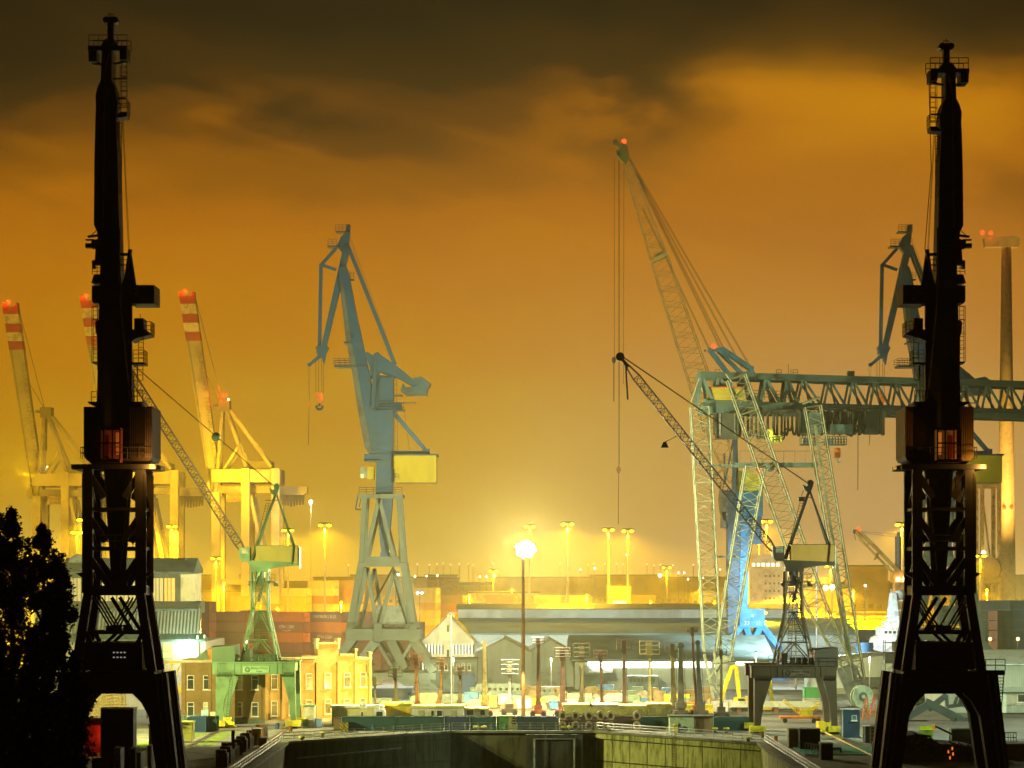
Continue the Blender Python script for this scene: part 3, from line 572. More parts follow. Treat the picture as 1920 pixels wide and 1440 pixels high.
    b = MB(); b.bar(P(706, 664, -2.1), P(700, 765, -2.1), .8, .5); b.build('luffing_rod', blue, t)
    b = MB()
    for a, c in ((592, 675), (597, 672), (603, 674), (606, 684)): b.tube(P(a, c), P(a+.5, 738), .045, 4)
    for a in (577, 581): b.tube(P(a, 688), P(580, 754), .03, 4)
    b.tube(P(655, 440), P(745, 688), .035, 4); b.tube(P(656, 450), P(742, 690), .03, 4); b.tube(P(601, 495), P(596, 650), .03, 4)
    b.tube(P(579.5, 764), P(578.5, 834), .07, 5); b.build('hoist_rope', M_rope, t)
    ob = mat('orange_block', (.85, .22, .02), .45, var=.2)
    b = MB(); b.prism(XZ([(592, 736), (606, 736), (608, 748), (604, 756), (596, 756), (593, 748)]), -.8, .8)
    hb = b.build('hook_block', ob, t); b = MB(); b.tube(P(599, 756), P(599, 762), .25); b.path([P(593, 760), P(594, 766), P(599, 768), P(604, 766), P(605, 760)], .25, 6); b.build('hook', blue2, hb)
    MB().prism(XZ([(579, 750), (582, 756), (580, 765), (577, 756)]), -.3, .3).build('auxiliary_hook_block', ob, t)
    return t
big_crane(720, 'tall blue-grey harbour crane with a yellow machine house, standing left of the white floodlight')
big_crane(1772, 'blue-grey harbour crane standing behind the dark brown crane on the right')
# ================================================================ small portal cranes (green one and grey one)
def portal_crane(px0, D, paint, house, label, boomtip, tagc, side):
    f = FR(483, 390); P, X, Z, XZ = f.P, f.X, f.Z, f.XZ; s = F/D
    t = thing('portal_crane', label, 'crane', ((px0-CX)/s, D, 0), 0, 'small portal cranes beside the dock')
    pm = mat('portal_paint_'+tagc, paint, .5, .1, var=.25, scale=.4, dirt=tuple(x*.5 for x in paint)); pd = mat('portal_dark_'+tagc, tuple(x*.35 for x in paint), .5, .1); hm = wavemat('portal_house_'+tagc, house, tuple(x*.8 for x in house), 'X', 2.2, .5)
    wc = wavemat('winch_cabin_'+tagc, paint, tuple(x*.8 for x in paint), 'X', 2.5, .5)
    for y in (-4.5, 4.5):
        b = MB(); b.rng(X(406), X(558), y-1, y+1, Z(1262), Z(1241))
        for a in (413, 444, 456, 523, 533): b.rng(X(a)-.25, X(a)+.25, y-1.08, y+1.08, Z(1262), Z(1240))
        b.rng(X(404), X(560), y-1.2, y+1.2, Z(1241), Z(1239)); b.build('portal_beam', pm, t)
        for leg in (((412, 1262), (443, 1262), (428, 1310), (421, 1360), (412, 1360)), ((534, 1262), (558, 1262), (560, 1360), (552, 1360), (547, 1310))):
            b = MB(); b.prism(XZ(leg), y-.8, y+.8); lg = b.build('portal_leg', pm, t)
            x0 = X(leg[0][0]); x1 = X(leg[1][0]); b = MB()
            for k in range(6): xx = x0+(x1-x0)*(k+.5)/6; b.prism([(xx-.1, Z(1258)), (xx+.1, Z(1258)), (xx+.02, Z(1266)), (xx-.1, Z(1266))], y-1.0, y-.8)
            b.rng(x0, x1, y-1.05, y-.8, Z(1263), Z(1261.5)); b.build('bolt_flange', pd, lg)
            xf = X(leg[2][0]) if leg[0][0] < 480 else X(leg[4][0]); xs = X(leg[0][0]) if leg[0][0] < 480 else X(leg[1][0])
            b = MB(); xx = X(416) if leg[0][0] < 480 else X(556); b.rng(xx-1.1, xx+1.1, y-1.3, y+1.3, .25, 1.0)
            for k in (-.9, .9): b.tube((xx-.35, y+k, .42), (xx+.35, y+k, .42), .4, 12)
            b.build('bogie', pd, lg)
            MB().rng(xx-1.2, xx+1.2, y-2.2, y-1.35, .4, 1.3).build('buffer', mat('buffer_yellow', (.75, .62, .03), .5, var=.3), lg)
    for x in (X(420), X(548)): MB().rng(x-.6, x+.6, -3.5, 3.5, Z(1258), Z(1243)).build('side_beam', pm, t)
    b = MB(); b.rng(X(463), X(511), -5.6, -5.5, Z(1259), Z(1247)); sg = b.build('name_board', mat('board_'+tagc, tuple(min(.8, x*1.5+.03) for x in paint), .5), t)
    b = MB(); cx, cz = X(471), Z(1253); pts = [(cx+math.cos(i*math.pi/8)*.42, cz+math.sin(i*math.pi/8)*.42) for i in range(16)]; b.prism(pts, -5.64, -5.6); b.build('round_emblem', pd, sg)
    b = MB(); b.prism([(cx-.28, cz+.2), (cx+.28, cz+.2), (cx+.1, cz-.25), (cx-.1, cz-.25)], -5.66, -5.64); b.rng(cx-.33, cx+.33, -5.66, -5.64, cz+.02, cz+.1); b.build('emblem_mark', MATS['board_'+tagc], sg)
    text('Blohm+Voss', .55, 'lettering', pd, sg, (X(493), -5.62, Z(1250.5))); text('Repair', .38, 'lettering', pd, sg, (X(493), -5.62, Z(1256)))
    # cabin on the beam
    b = MB()
    if side < 0: cabx = (405, 447); 
    else: cabx = (519, 561)
    b.rng(X(cabx[0]), X(cabx[1]), -5.2, 1.5, Z(1239), Z(1210)); b.prism(XZ([(cabx[0], 1210), (cabx[1], 1210), (cabx[1], 1208), (cabx[0], 1212)]), -5.2, 1.5); b.build('winch_cabin', wc, t)
    b = MB(); b.bar(P(cabx[0] if side < 0 else cabx[1], 1240, -4.5), P(cabx[0]+10 if side < 0 else cabx[1]-10, 1262, -4.5), .3, .3); b.build('cabin_strut', pm, t)
    b = MB()
    for k in range(4): b.rng(X(478+11*k), X(487+11*k), -3.4, -2.8, Z(1239), Z(1226))
    b.rng(X(463), X(473), -3.4, 1, Z(1239), Z(1219)); b.build('switch_cabinet', pd, t)
    b = MB(); b.rail([P(450, 1239, -5.3), P(558, 1239, -5.3)], 1.1, 1.3, .04); b.rail([P(450, 1239, 5.3), P(558, 1239, 5.3)], 1.1, 1.3, .04); b.ladder(P(434, 1345, -5.4), P(441, 1270, -5.4), .5, .45, .04) if side < 0 else None; b.build('deck_railing', pd, t)
    # lattice tower
    q = {}
    lv = [(1239, 455, 523), (1200, 463, 515), (1146, 473, 504), (1110, 473, 503), (1066, 473, 503)]
    for y in (-1, 1):
        b = MB()
        for (p0, a0, c0), (p1, a1, c1) in zip(lv, lv[1:]):
            w0 = (c0-a0)/f.s/2; w1 = (c1-a1)/f.s/2
            b.tube(P(a0, p0, y*w0), P(a1, p1, y*w1), .17, 6); b.tube(P(c0, p0, y*w0), P(c1, p1, y*w1), .17, 6)
        b.build('tower_post', pm, t)
    b = MB()
    for (p0, a0, c0), (p1, a1, c1) in zip(lv, lv[1:]):
        w0 = (c0-a0)/f.s/2; w1 = (c1-a1)/f.s/2
        for y in (-1, 1):
            m0 = P((a0+c0)/2, p0, y*w0); m1 = P((a1+c1)/2, p1, y*w1)
            b.tube(P(a0, p0, y*w0), m1, .09, 4); b.tube(P(c0, p0, y*w0), m1, .09, 4); b.tube(P(a1, p1, y*w1), P(c1, p1, y*w1), .07, 4)
        for a, c in ((a0, a1), (c0, c1)):
            b.tube(P(a, p0, -w0), P(c, p1, w1), .09, 4); b.tube(P(a, p0, w0), P(c, p1, -w1), .09, 4); b.tube(P(c, p1, -w1), P(c, p1, w1), .07, 4)
    for k in range(13): z = 1084+12*k; b.tube(P(478, z, -1.3), P(499, z, -1.3), .045, 4)
    b.build('tower_bracing', pm, t)
    b = MB(); b.ladder(P(480, 1230, -.8), P(484, 1100, -.8), .6, .4, .04); b.bar(P(497, 1085, -1), P(486, 1128, -1), .4, .4); b.ladder(P(498, 1200, -1.5), P(494, 1146, -1.5), 1.2, .35, .05); b.build('tower_stair', pd, t)
    b = MB(); b.rng(X(467), X(518), -1.8, 1.8, Z(1092), Z(1090)); b.rail([P(503, 1090, -1.8), P(518, 1090, -1.8)], 1.1, .7, .04); b.prism(XZ([(465, 1096), (470, 1090), (471, 1101)]), -.4, .4); b.prism(XZ([(513, 1091), (520, 1093), (523, 1099), (514, 1099)]), -.4, .4); b.prism(XZ([(480, 1098), (497, 1098), (492, 1080), (485, 1080)]), -.9, .9); b.build('tower_gallery', pd, t)
    b = MB(); b.rng(X(472), X(505), -1.8, 1.8, Z(1072), Z(1064)); b.tube(P(488, 1084), P(488, 1060), .8, 12); b.build('slew_ring', pm, t)
    # slewing upper works
    b = MB(); b.prism(XZ([(466, 1051), (560, 1055), (562, 1060), (530, 1062), (495, 1068), (472, 1064)]), -1.9, 1.9); b.build('turntable', pm, t)
    hs = MB().rng(X(482), X(560), -1.8, 1.8, Z(1054), Z(1024)).build('machine_house', hm, t)
    MB().rng(X(481), X(561), -1.95, 1.95, Z(1024), Z(1023)).build('roof', pd, hs)
    MB().rng(X(561), X(563), -1.6, 1.6, Z(1066), Z(1026)).build('end_panel', mat('pale_panel', (.75, .75, .62), .5), hs)
    b = MB(); b.prism(XZ([(450, 1028), (470, 1026), (470, 1053), (455, 1053), (450, 1046)]), -1.3, 1.3); cb = b.build('operator_cab', pm, t)
    b = MB(); b.rng(X(455), X(468), -1.36, -1.3, Z(1038), Z(1031)); b.rng(X(455), X(468), -1.36, -1.3, Z(1030), Z(1028)); b.build('window', mat('cab_pane2', (.45, .45, .33), .1), cb)
    # A-frame
    b = MB(); b.bar(P(473, 1050, -1.2), P(517, 926, -.3), .34, .34); b.bar(P(473, 1050, 1.2), P(517, 926, .3), .34, .34); b.bar(P(518, 926, 0), P(552, 1026, -1.2), .28, .28); b.bar(P(518, 926, 0), P(552, 1026, 1.2), .28, .28); b.bar(P(552, 1024, -1.9), P(549, 1058, -1.9), .2, .2)
    b.prism(XZ([(505, 915), (512, 919), (520, 912), (524, 916), (518, 932), (508, 924)]), -.5, .5); b.tube(P(519, 912, -.35), P(519, 912, .35), .5, 14); b.bar(P(497, 938), P(521, 938), .12, .12); b.ladder(P(478, 1040, -.8), P(503, 944, -.8), .5, .45, .04); b.build('a_frame', pd, t)
    # lattice boom
    bt = P(*boomtip); ft = P(466, 1050)
    b = MB(); d = (bt-ft); L = d.length; u = d.normalized(); mid0 = ft + u*L*.08; mid1 = ft + u*L*.9
    b.lattice(mid0, mid1, 1.15, 1.15, 40, .085, .045); n = Vector((-u.z, 0, u.x))
    for yy in (-.5, .5):
        for e in (-.57, .57): b.tube(ft+Vector((0, yy, 0)), mid0+n*e+Vector((0, yy, 0)), .1, 5); b.tube(mid1+n*e+Vector((0, yy, 0)), bt+Vector((0, yy*.3, 0)), .1, 5)
    b.tube(bt+Vector((0, -.3, 0)), bt+Vector((0, .3, 0)), .7, 12); b.bar(bt, bt+Vector((1.3, 0, -1.6)), .5, .5)
    b.build('lattice_boom', mat('boom_dark_'+tagc, (.09, .075, .05), .6, .1, var=.3), t)
    b = MB()
    for yy in (-.25, .25): b.tube(P(517, 914, yy), bt+Vector((0, yy, .3)), .07, 4)
    b.tube(P(455, 858 if side < 0 else 858, 0), P(455, 858, 0)+Vector((.1, 0, 0)), .02, 4); b.build('luffing_rope', M_rope, t)
    f2 = .52 if side < 0 else .34
    w0 = ft + u*L*(.56 if side > 0 else .42)
    c = bt.lerp(P(517, 914), .62 if side < 0 else .955)
    b = MB()
    if side > 0:
        p = ft+u*L*.62; b.prism([(p.x-2.6-.6, p.z-2.2), (p.x-2.6+.6, p.z-2.2), (p.x-2.6+.2, p.z-1.3), (p.x-2.6-.2, p.z-1.3)], -.5, .5); b.tube((p.x-2.5, 0, p.z-1.3), (p.x-.4, 0, p.z-.2), .06, 4)
        b.build('work_lamp', pd, t)
        b = MB(); e = bt+Vector((.9, 0, -1.5)); b.tube(bt, e, .04, 4); b.tube(e, e+Vector((.3, 0, -5.2)), .14, 6); b.build('hook_rope', M_rope, t)
        b = MB(); b.tube(P(507, 925), P(503, 936), .05, 4); b.rng(X(498), X(508), -.4, .4, Z(945), Z(937)); b.build('rope_weight', pd, t)
    else:
        b.ball(c, .75, 10, 8).build('rope_pulley', pd, t)
    return t
portal_crane(483, 390, (.17, .30, .14), (.55, .45, .04), 'small green portal crane with an olive machine house, in front of the brick building', (222, 664), 'green', -1)
portal_crane(1482, 376, (.085, .062, .035), (.95, .46, .01), 'small grey-brown portal crane with an ochre machine house, standing right of the dock', (175, 684), 'brown', 1)
# ================================================================ dock gantry on lattice legs (right)
f = FR(1470, 455); P, X, Z, XZ = f.P, f.X, f.Z, f.XZ
t = thing('gantry_crane', 'long green truss gantry crane on splayed pale lattice legs, reaching behind the dark brown crane', 'gantry crane', f.loc)
gt = mat('teal_truss_paint', (.09, .155, .13), .55, .1, var=.3, scale=.4, dirt=(.08, .12, .09)); pale = mat('pale_lattice_paint', (.30, .34, .22), .5, .1, var=.2, scale=.5); gdk = mat('gantry_dark', (.05, .06, .04), .6, .1, var=.3)
def G(px, py, y=0):      # the girder runs slightly away to the right
    d = (px-1310)*.036; k = (455+d+y)/455
    return Vector(((px-CX)*(455+d+y)/F-f.loc[0], d+y, H-(py-HZ)*(455+d+y)/F))
def G0(px, py, y=0):
    d = (px-1310)*.036; k = 455+d
    v = Vector(((px-CX)*k/F-f.loc[0], d, H-(py-HZ)*k/F)); v.y += y; return v
for y in (-3.2, 3.2):
    b = MB(); b.bar(G0(1309, 705, y), G0(1960, 724, y), 1.15, 1.1, up=(0, 1, 0)); gchord = b.build('top_chord', gt, t)
    b = MB(); b.bar(G0(1318, 757, y), G0(1960, 775, y), .9, .9); b.bar(G0(1665, 776, y), G0(1960, 785, y), 1.0, 1.0); b.build('bottom_chord', gt, t)
    b = MB(); b.bar(G0(1314, 768, y), G0(1502, 771, y), 1.7, .9); b.build('side_girder', gt, t)
    b = MB(); n = 0
    xs = [1313, 1335, 1357, 1378, 1402, 1425, 1449, 1473, 1497, 1545, 1592, 1635, 1677, 1716, 1760, 1800, 1842, 1884, 1925, 1960]
    tops = [1313, 1345, 1390, 1432, 1473, 1502, 1551, 1595, 1636, 1677, 1718, 1762, 1803, 1845, 1887, 1930]
    for i, a in enumerate(tops):
        sp = (tops[i+1]-a if i+1 < len(tops) else 42); w_ = .42 if a > 1500 else .6
        q0 = .33 if y < 0 else .55
        b.bar(G0(a, 707+(a-1310)*.026, y), G0(a-sp*.25, 760+(a-1310)*.026, y), w_, w_); b.bar(G0(a, 707+(a-1310)*.026, y), G0(a+sp*.75, 762+(a-1310)*.026, y), w_, w_)
        if y < 0: b.bar(G0(a, 707+(a-1310)*.026, y), G0(a+sp*.35, 764+(a-1310)*.026, y+2), w_*.8, w_*.8)
    b.build('truss_web', gt, t)
b = MB()
for i in range(15): a = 1320+44*i; b.tube(G0(a, 762+(a-1310)*.026, -3.2), G0(a, 762+(a-1310)*.026, 3.2), .25, 5); b.tube(G0(a, 707+(a-1310)*.026, -3.2), G0(a+30, 707+(a-1310)*.026, 3.2), .2, 5)
for i in range(60): a = 1670+4.6*i; 
b.build('truss_cross_beam', gt, t)
b = MB(); b.rail([G0(1500, 772, -3.9), G0(1950, 783, -3.9)], 1.3, 1.4, .04); b.rail([G0(1396, 752, -3.9), G0(1495, 755, -3.9)], 1.8, 1.2, .05, 3); b.build('girder_railing', gdk, t)
b = MB()
for a in (1313, 1345, 1460, 1491): b.rail([G0(a-4, 704, 0), G0(a+5, 704, 0)], 1.1, 1.0, .05)
b.tube(G0(1478, 703), G0(1478, 682), .05, 4); b.tube(G0(1483, 703), G0(1483, 692), .05, 4); b.build('roof_railing', gdk, t)
b = MB(); b.rng(G0(1588, 0).x, G0(1599, 0).x, 8, 10, G0(1590, 712).z, G0(1590, 700).z+.3); b.tube(G0(1593.5, 701, -1), G0(1593.5, 701, 1), .5, 12); b.build('pulley_box', gt, t)
wh = MB().rng(X(1327), X(1393), -2.6, 2.6, Z(752), Z(729)).build('winch_house', wavemat('olive_yellow_sheet', (.62, .52, .04), (.42, .34, .03), 'Z', 1.3), t)
MB().rng(X(1326), X(1394), -2.8, 2.8, Z(729), Z(727)).build('roof', mat('red_trim', (.35, .06, .03), .6), wh)
b = MB(); b.rng(X(1342), X(1383), -2.2, 2.2, Z(823), Z(776)); b.rng(X(1338), X(1344), -1.5, 1.5, Z(815), Z(776)); b.rng(X(1383), X(1389), -1.5, 1.5, Z(818), Z(776)); b.rng(X(1400), X(1498), -2.6, -2.0, Z(778), Z(770)); b.build('hoist_trolley', gdk, t)
b = MB()
for a in (1347, 1349, 1376): b.tube(P(a, 776, -2.4), P(a, 818, -2.4), .07, 4)
b.build('trolley_rod', M_steel, t)
b = MB(); random.seed(5)
x = 1394
while x < 1500:
    w1 = random.uniform(6, 11); dp = random.uniform(40, 48) if x < 1470 else random.uniform(30, 42)
    pts = [P(x+w1*(.5-.5*math.cos(math.pi*i/8)), 776+dp*math.sin(math.pi*i/8)**.5, random.uniform(-1, 1)*.2) for i in range(9)]; b.path(pts, .22, 5); x += w1*random.uniform(.8, 1.1)
x = 1505
while x < 1625:
    w1 = random.uniform(3.5, 6.5); dp = random.uniform(38, 46)
    pts = [P(x+w1*(.5-.5*math.cos(math.pi*i/8)), 769+dp*math.sin(math.pi*i/8)**.5, 4+random.uniform(-2, 2)) for i in range(9)]; b.path(pts, .2, 5); x += w1*random.uniform(.6, .95)
b.build('festoon_cable', gdk, t)
b = MB()
for a, c in ((1546, 1551), (1556, 1563), (1569, 1573), (1580, 1590), (1596, 1601), (1607, 1612), (1617, 1621), (1628, 1655), (1657, 1659), (1661, 1666)): b.rng(X(a), X(c), 4.5, 6.5, Z(811+random.uniform(-3, 3)), Z(768))
b.build('cable_carrier', gdk, t)
b = MB(); b.rng(X(1500), X(1542), 1, 5, Z(812), Z(772)); b.rng(X(1560), X(1600), 1, 5, Z(812), Z(795)); b.build('crab_frame', gt, t)
cb = MB().prism(XZ([(1438, 806), (1446, 806), (1447, 818), (1460, 818), (1466, 820), (1462, 831), (1438, 831)]), -3, -.8).build('operator_cab', mat('lime_cab', (.70, .72, .08), .5), t)
MB().rng(X(1440), X(1445), -3.06, -3.0, Z(829), Z(809)).build('window', emit('cab_window_lime', (.8, .9, .12), .6), cb)
b = MB(); b.rail([P(1440, 832, -3.1), P(1463, 830, -3.1)], 1, .6, .05); b.bar(P(1466, 822), P(1480, 806), .3, .3); b.bar(P(1464, 818), P(1476, 802), .25, .25); b.build('cab_railing', gdk, t)
def basket(x0, x1, y0, y1, nm):
    b = MB(); b.rng(X(x0), X(x1), 2, 5, Z(y1), Z(y1-2))
    n = int((x1-x0)/5)
    for i in range(n+1): a = x0+(x1-x0)*i/n; b.rng(X(a)-.07, X(a)+.07, 1.9, 2.05, Z(y1), Z(y0)); b.rng(X(a)-.07, X(a)+.07, 4.95, 5.1, Z(y1), Z(y0))
    for k in range(3): zz = Z(y0+(y1-y0)*k/3); b.rng(X(x0), X(x1), 1.9, 2.05, zz-.07, zz+.07)
    b.build(nm, gt, t); MB().rng(X(x0+2), X(x0+11), 2.3, 4, Z(y1-2), Z(y0+5)).build('lamp_box', mat('pale_box', (.7, .7, .6), .5), t)
basket(1552, 1590, 817, 833, 'maintenance_basket'); basket(1506, 1534, 815, 833, 'maintenance_basket')
ob = MATS['orange_block']
b = MB(); b.tube(P(1569, 848, 3), P(1579, 848, 3), .95, 14); b.tube(P(1577, 822, 3), P(1577, 840, 3), .06, 4); hb = b.build('hook_block', ob, t)
MB().path([P(1576, 858, 3), P(1573, 862, 3), P(1576, 866, 3), P(1580, 864, 3), P(1580, 860, 3)], .14, 5).build('hook', M_steel, hb)
b = MB(); b.path([P(1613, 815, 3), P(1613, 870, 3), P(1612.6, 918, 3)], .07, 5); b.build('hanging_rope', M_rope, t)
# the lattice legs: three-dimensional lattices meeting at two feet
b = MB(); b.lattice(P(1310, 765, -2), P(1334, 1220, -2), 3.4, 3.1, 26, .17, .075); b.tube(P(1293, 757, -3.6), P(1309, 712, -3), .2, 5); b.tube(P(1309, 712), P(1328, 755), .15, 5); b.build('lattice_leg', pale, t)
b = MB(); b.lattice(P(1412, 878, -3.5), P(1352, 1235, -2.5), 3.6, 3.0, 20, .18, .075); b.build('lattice_leg', pale, t)
b = MB(); b.lattice(P(1376, 712, -5), P(1522, 1130, -5), 3.6, 3.6, 26, .155, .065); b.lattice(P(1522, 1130, -5), P(1590, 1262, -4), 3.6, 1.6, 8, .155, .065); b.tube(P(1357, 705, -5), P(1368, 720, -5), .2, 5); b.build('lattice_leg', mat('olive_lattice_paint', (.24, .26, .15), .5, .1, var=.25), t)
b = MB(); b.lattice(P(1519, 765, -4), P(1604, 1272, -4), 3.0, 2.2, 30, .155, .065); b.bar(P(1525, 800, -3), P(1594, 1250, -3), .5, .5); b.tube(P(1500, 760, -4), P(1532, 748, -4), .25, 5); b.build('lattice_leg', MATS['olive_lattice_paint'], t)
b = MB(); b.bar(P(1376, 873, -2), P(1531, 873, -2), .9, 1.2); b.bar(P(1326, 873, -2), P(1376, 874, -2), .35, .4); b.rail([P(1385, 869, -2.6), P(1528, 869, -2.6)], 2.2, 2.2, .05, 1)
b.bar(P(1332, 1044, -2.5), P(1384, 1044, -2.5), .4, .4); b.ball(P(1440, 878, -3), .85, 8, 6); b.build('cross_beam', gt, t)
b = MB(); b.prism(XZ([(1334, 1242), (1372, 1238), (1372, 1232), (1355, 1228), (1338, 1232)]), -4, -1); b.prism(XZ([(1338, 1243), (1362, 1243), (1356, 1322), (1346, 1322)]), -4, -1); b.bar(P(1318, 1225, -3), P(1338, 1322, -3), .5, .5); b.bar(P(1345, 1245, -4.2), P(1322, 1275, -4.2), .3, .3); b.bar(P(1322, 1275, -4.2), P(1343, 1300, -4.2), .3, .3); b.bar(P(1322, 1275, -4.2), P(1343, 1282, -4.2), .3, .3)
b.rng(X(1328), X(1362), -4.5, -.5, .1, .8); b.build('foot_trunk', pale, t)
b = MB(); b.prism(XZ([(1563, 1253), (1594, 1243), (1600, 1250), (1600, 1318), (1592, 1322)]), -5, -3); b.bar(P(1600, 1250, -4), P(1615, 1290, -4), .35, .35); b.bar(P(1585, 1290, -4), P(1612, 1268, -4), .25, .25); b.rail([P(1560, 1252, -5), P(1592, 1241, -5)], 1, 1, .05); b.rng(X(1588), X(1610), -5.5, -2, .1, .8); b.build('foot_trunk', mat('grey_trunk', (.13, .15, .12), .55, .1, var=.3), t)
# ================================================================ tall lattice-boom crane with blue tower, behind the gantry
f = FR(1392, 560); P, X, Z, XZ = f.P, f.X, f.Z, f.XZ
t = thing('tower_crane', 'blue tower crane with a very tall lattice boom and yellow house, behind the gantry', 'crane', f.loc)
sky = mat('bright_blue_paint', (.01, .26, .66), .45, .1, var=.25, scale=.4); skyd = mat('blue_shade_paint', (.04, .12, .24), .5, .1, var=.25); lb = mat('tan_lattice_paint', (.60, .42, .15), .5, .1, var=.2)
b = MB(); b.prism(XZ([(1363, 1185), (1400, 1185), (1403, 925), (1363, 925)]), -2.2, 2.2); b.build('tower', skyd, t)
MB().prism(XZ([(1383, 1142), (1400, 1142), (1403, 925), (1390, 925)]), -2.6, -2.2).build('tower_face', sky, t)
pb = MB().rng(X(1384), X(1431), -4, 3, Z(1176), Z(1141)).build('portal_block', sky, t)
mk = mat('white_marking', (.75, .8, .8), .6)
for a in (1397, 1418): text('33', 1.3, 'lettering', mk, pb, (X(a), -4.04, Z(1168)))
text('D', .9, 'lettering', mk, pb, (X(1408), -4.04, Z(1154)))
for a, c in ((1388, 1352), (1396, 1410), (1424, 1402), (1428, 1458)):
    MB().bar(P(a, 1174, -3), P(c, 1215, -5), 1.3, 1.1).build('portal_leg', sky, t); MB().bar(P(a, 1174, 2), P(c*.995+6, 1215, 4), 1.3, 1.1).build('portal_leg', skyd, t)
for (a, c) in ((1352, -5), (1458, -5)):
    b = MB(); b.rng(X(a)-2, X(a)+2, c-.6, c+.6, .3, 1.2); b.bar(P(a, 1215, c), (X(a), c, 1.2), 1.2, 1.1); b.build('bogie', skyd, t)
b = MB(); b.rng(X(1378), X(1428), -3, 3, Z(968), Z(922)); b.rng(X(1378), X(1405), -3.05, 2, Z(985), Z(968)); b.build('machine_house', sky, t)
b = MB(); b.rng(X(1408), X(1426), -2.5, 2.5, Z(1020), Z(968)); b.rng(X(1400), X(1410), -2, 2, Z(1012), Z(972)); b.build('ballast', skyd, t)
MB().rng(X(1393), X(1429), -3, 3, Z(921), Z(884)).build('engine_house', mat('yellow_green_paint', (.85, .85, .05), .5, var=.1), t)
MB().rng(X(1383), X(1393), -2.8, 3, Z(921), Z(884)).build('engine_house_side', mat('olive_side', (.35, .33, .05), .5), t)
b = MB(); b.prism(XZ([(1350, 918), (1380, 920), (1380, 965), (1372, 985), (1362, 982), (1354, 972), (1350, 960), (1348, 935)]), -2, 2); b.rng(X(1352), X(1360), -2, 2, Z(990), Z(960)); b.bar(P(1356, 988), P(1366, 992), .5, .5); b.build('slewing_machinery', mat('grey_machinery', (.20, .20, .20), .6, var=.4), t)
b = MB(); b.bar(P(1374, 925, -1.5), P(1379, 800, -1.5), .9, .8); b.bar(P(1383, 925, 1.5), P(1378, 760, 1.5), .9, .8); b.bar(P(1359, 905), P(1358, 850), .4, .4); b.bar(P(1359, 905), P(1376, 820), .4, .4); b.build('mast', skyd, t)
b = MB()
for y in (-1.6, 1.6): b.bar(P(1352, 654, y), P(1408, 692, y), 1.0, .7); b.bar(P(1330, 655, y), P(1368, 705, y), .8, .6); b.bar(P(1345, 656, y), P(1392, 702, y), .6, .5); b.bar(P(1366, 700, y), P(1376, 800, y), .8, .7)
b.bar(P(1382, 702), P(1414, 700), .8, 3.4); b.rng(X(1403), X(1412), -2, 2, Z(702), Z(688)); b.rng(X(1328), X(1352), -1.8, 1.8, Z(658), Z(653)); b.rng(X(1320), X(1324), -.5, .5, Z(659), Z(656)); b.build('a_frame', mat('azure_paint', (.05, .28, .48), .45, .1), t)
b = MB(); b.lattice(P(1374, 905), P(1340, 800), 1.6, 5.0, 5, .13, .06); b.lattice(P(1340, 800), P(1236, 485), 5.4, 3.9, 22, .13, .06); b.lattice(P(1236, 485), P(1175, 305), 3.9, 1.7, 15, .11, .055)
b.bar(P(1381, 925), P(1374, 900), 1.0, 1.0); b.build('lattice_boom', lb, t)
b = MB(); b.bar(P(1221, 491), P(1249, 478), .9, 4); b.bar(P(1228, 480), P(1244, 474), 1.2, 2); b.bar(P(1340, 890), P(1376, 868), .6, 2); b.build('boom_spreader', lb, t)
stripes = wavemat('hazard_stripes', (.45, .38, .05), (.05, .045, .02), 'DIAGONAL', 1.4, .5, bump=0)
b = MB(); b.prism(XZ([(1155, 284), (1162, 281), (1166, 268), (1176, 276), (1180, 296), (1174, 308), (1166, 304), (1158, 294)]), -1.2, 1.2); b.bar(P(1153, 266), P(1170, 280), .9, 1.2); b.build('boom_head', stripes, t)
b = MB(); b.tube(P(1154, 267, -.5), P(1154, 267, .5), .6, 12); b.tube(P(1160, 290, -1.3), P(1160, 290, 1.3), .5, 12); b.build('boom_sheave', M_darksteel, t)
b = MB()
for a, c, y in ((1152, 870, 0), (1160, 872, -.7), (1161.5, 872, .7), (1169, 720, 0)): b.tube(P(a if a != 1169 else 1170, 292, y), P(a if a < 1165 else 1169, c if a != 1152 else 668, y), .055, 4)
b.tube(P(1151, 680), P(1151, 753), .12, 5); b.tube(P(1160, 890), P(1159.5, 983), .10, 5)
for a, c, e, g2 in ((1179, 300, 1352, 655), (1180, 300, 1392, 690), (1181, 298, 1408, 690), (1181, 300, 1360, 660), (1205, 390, 1330, 655)): b.tube(P(a, c, -1), P(e, g2, -1), .055, 4); b.tube(P(a, c, 1), P(e, g2, 1), .055, 4)
for q in (P(1170, 265), P(1337, 651, -2), P(1421, 883, -3.3)): MB().ball(q, .55, 8, 6).build('red_beacon', emit('red_beacon_glow', (1, .045, .01), 5), t)
b.build('wire_rope', mat('rope_brown', (.14, .09, .04), .6), t)
b = MB(); b.prism(XZ([(1160, 872), (1164.5, 880), (1161, 889), (1159, 889), (1155.5, 880)]), -.5, .5); b.build('hook_block', mat('red_brown_block', (.45, .13, .03), .5), t)
MB().ball(P(1151, 675), .5, 8, 6, 1.6).build('rope_weight', M_darksteel, t)
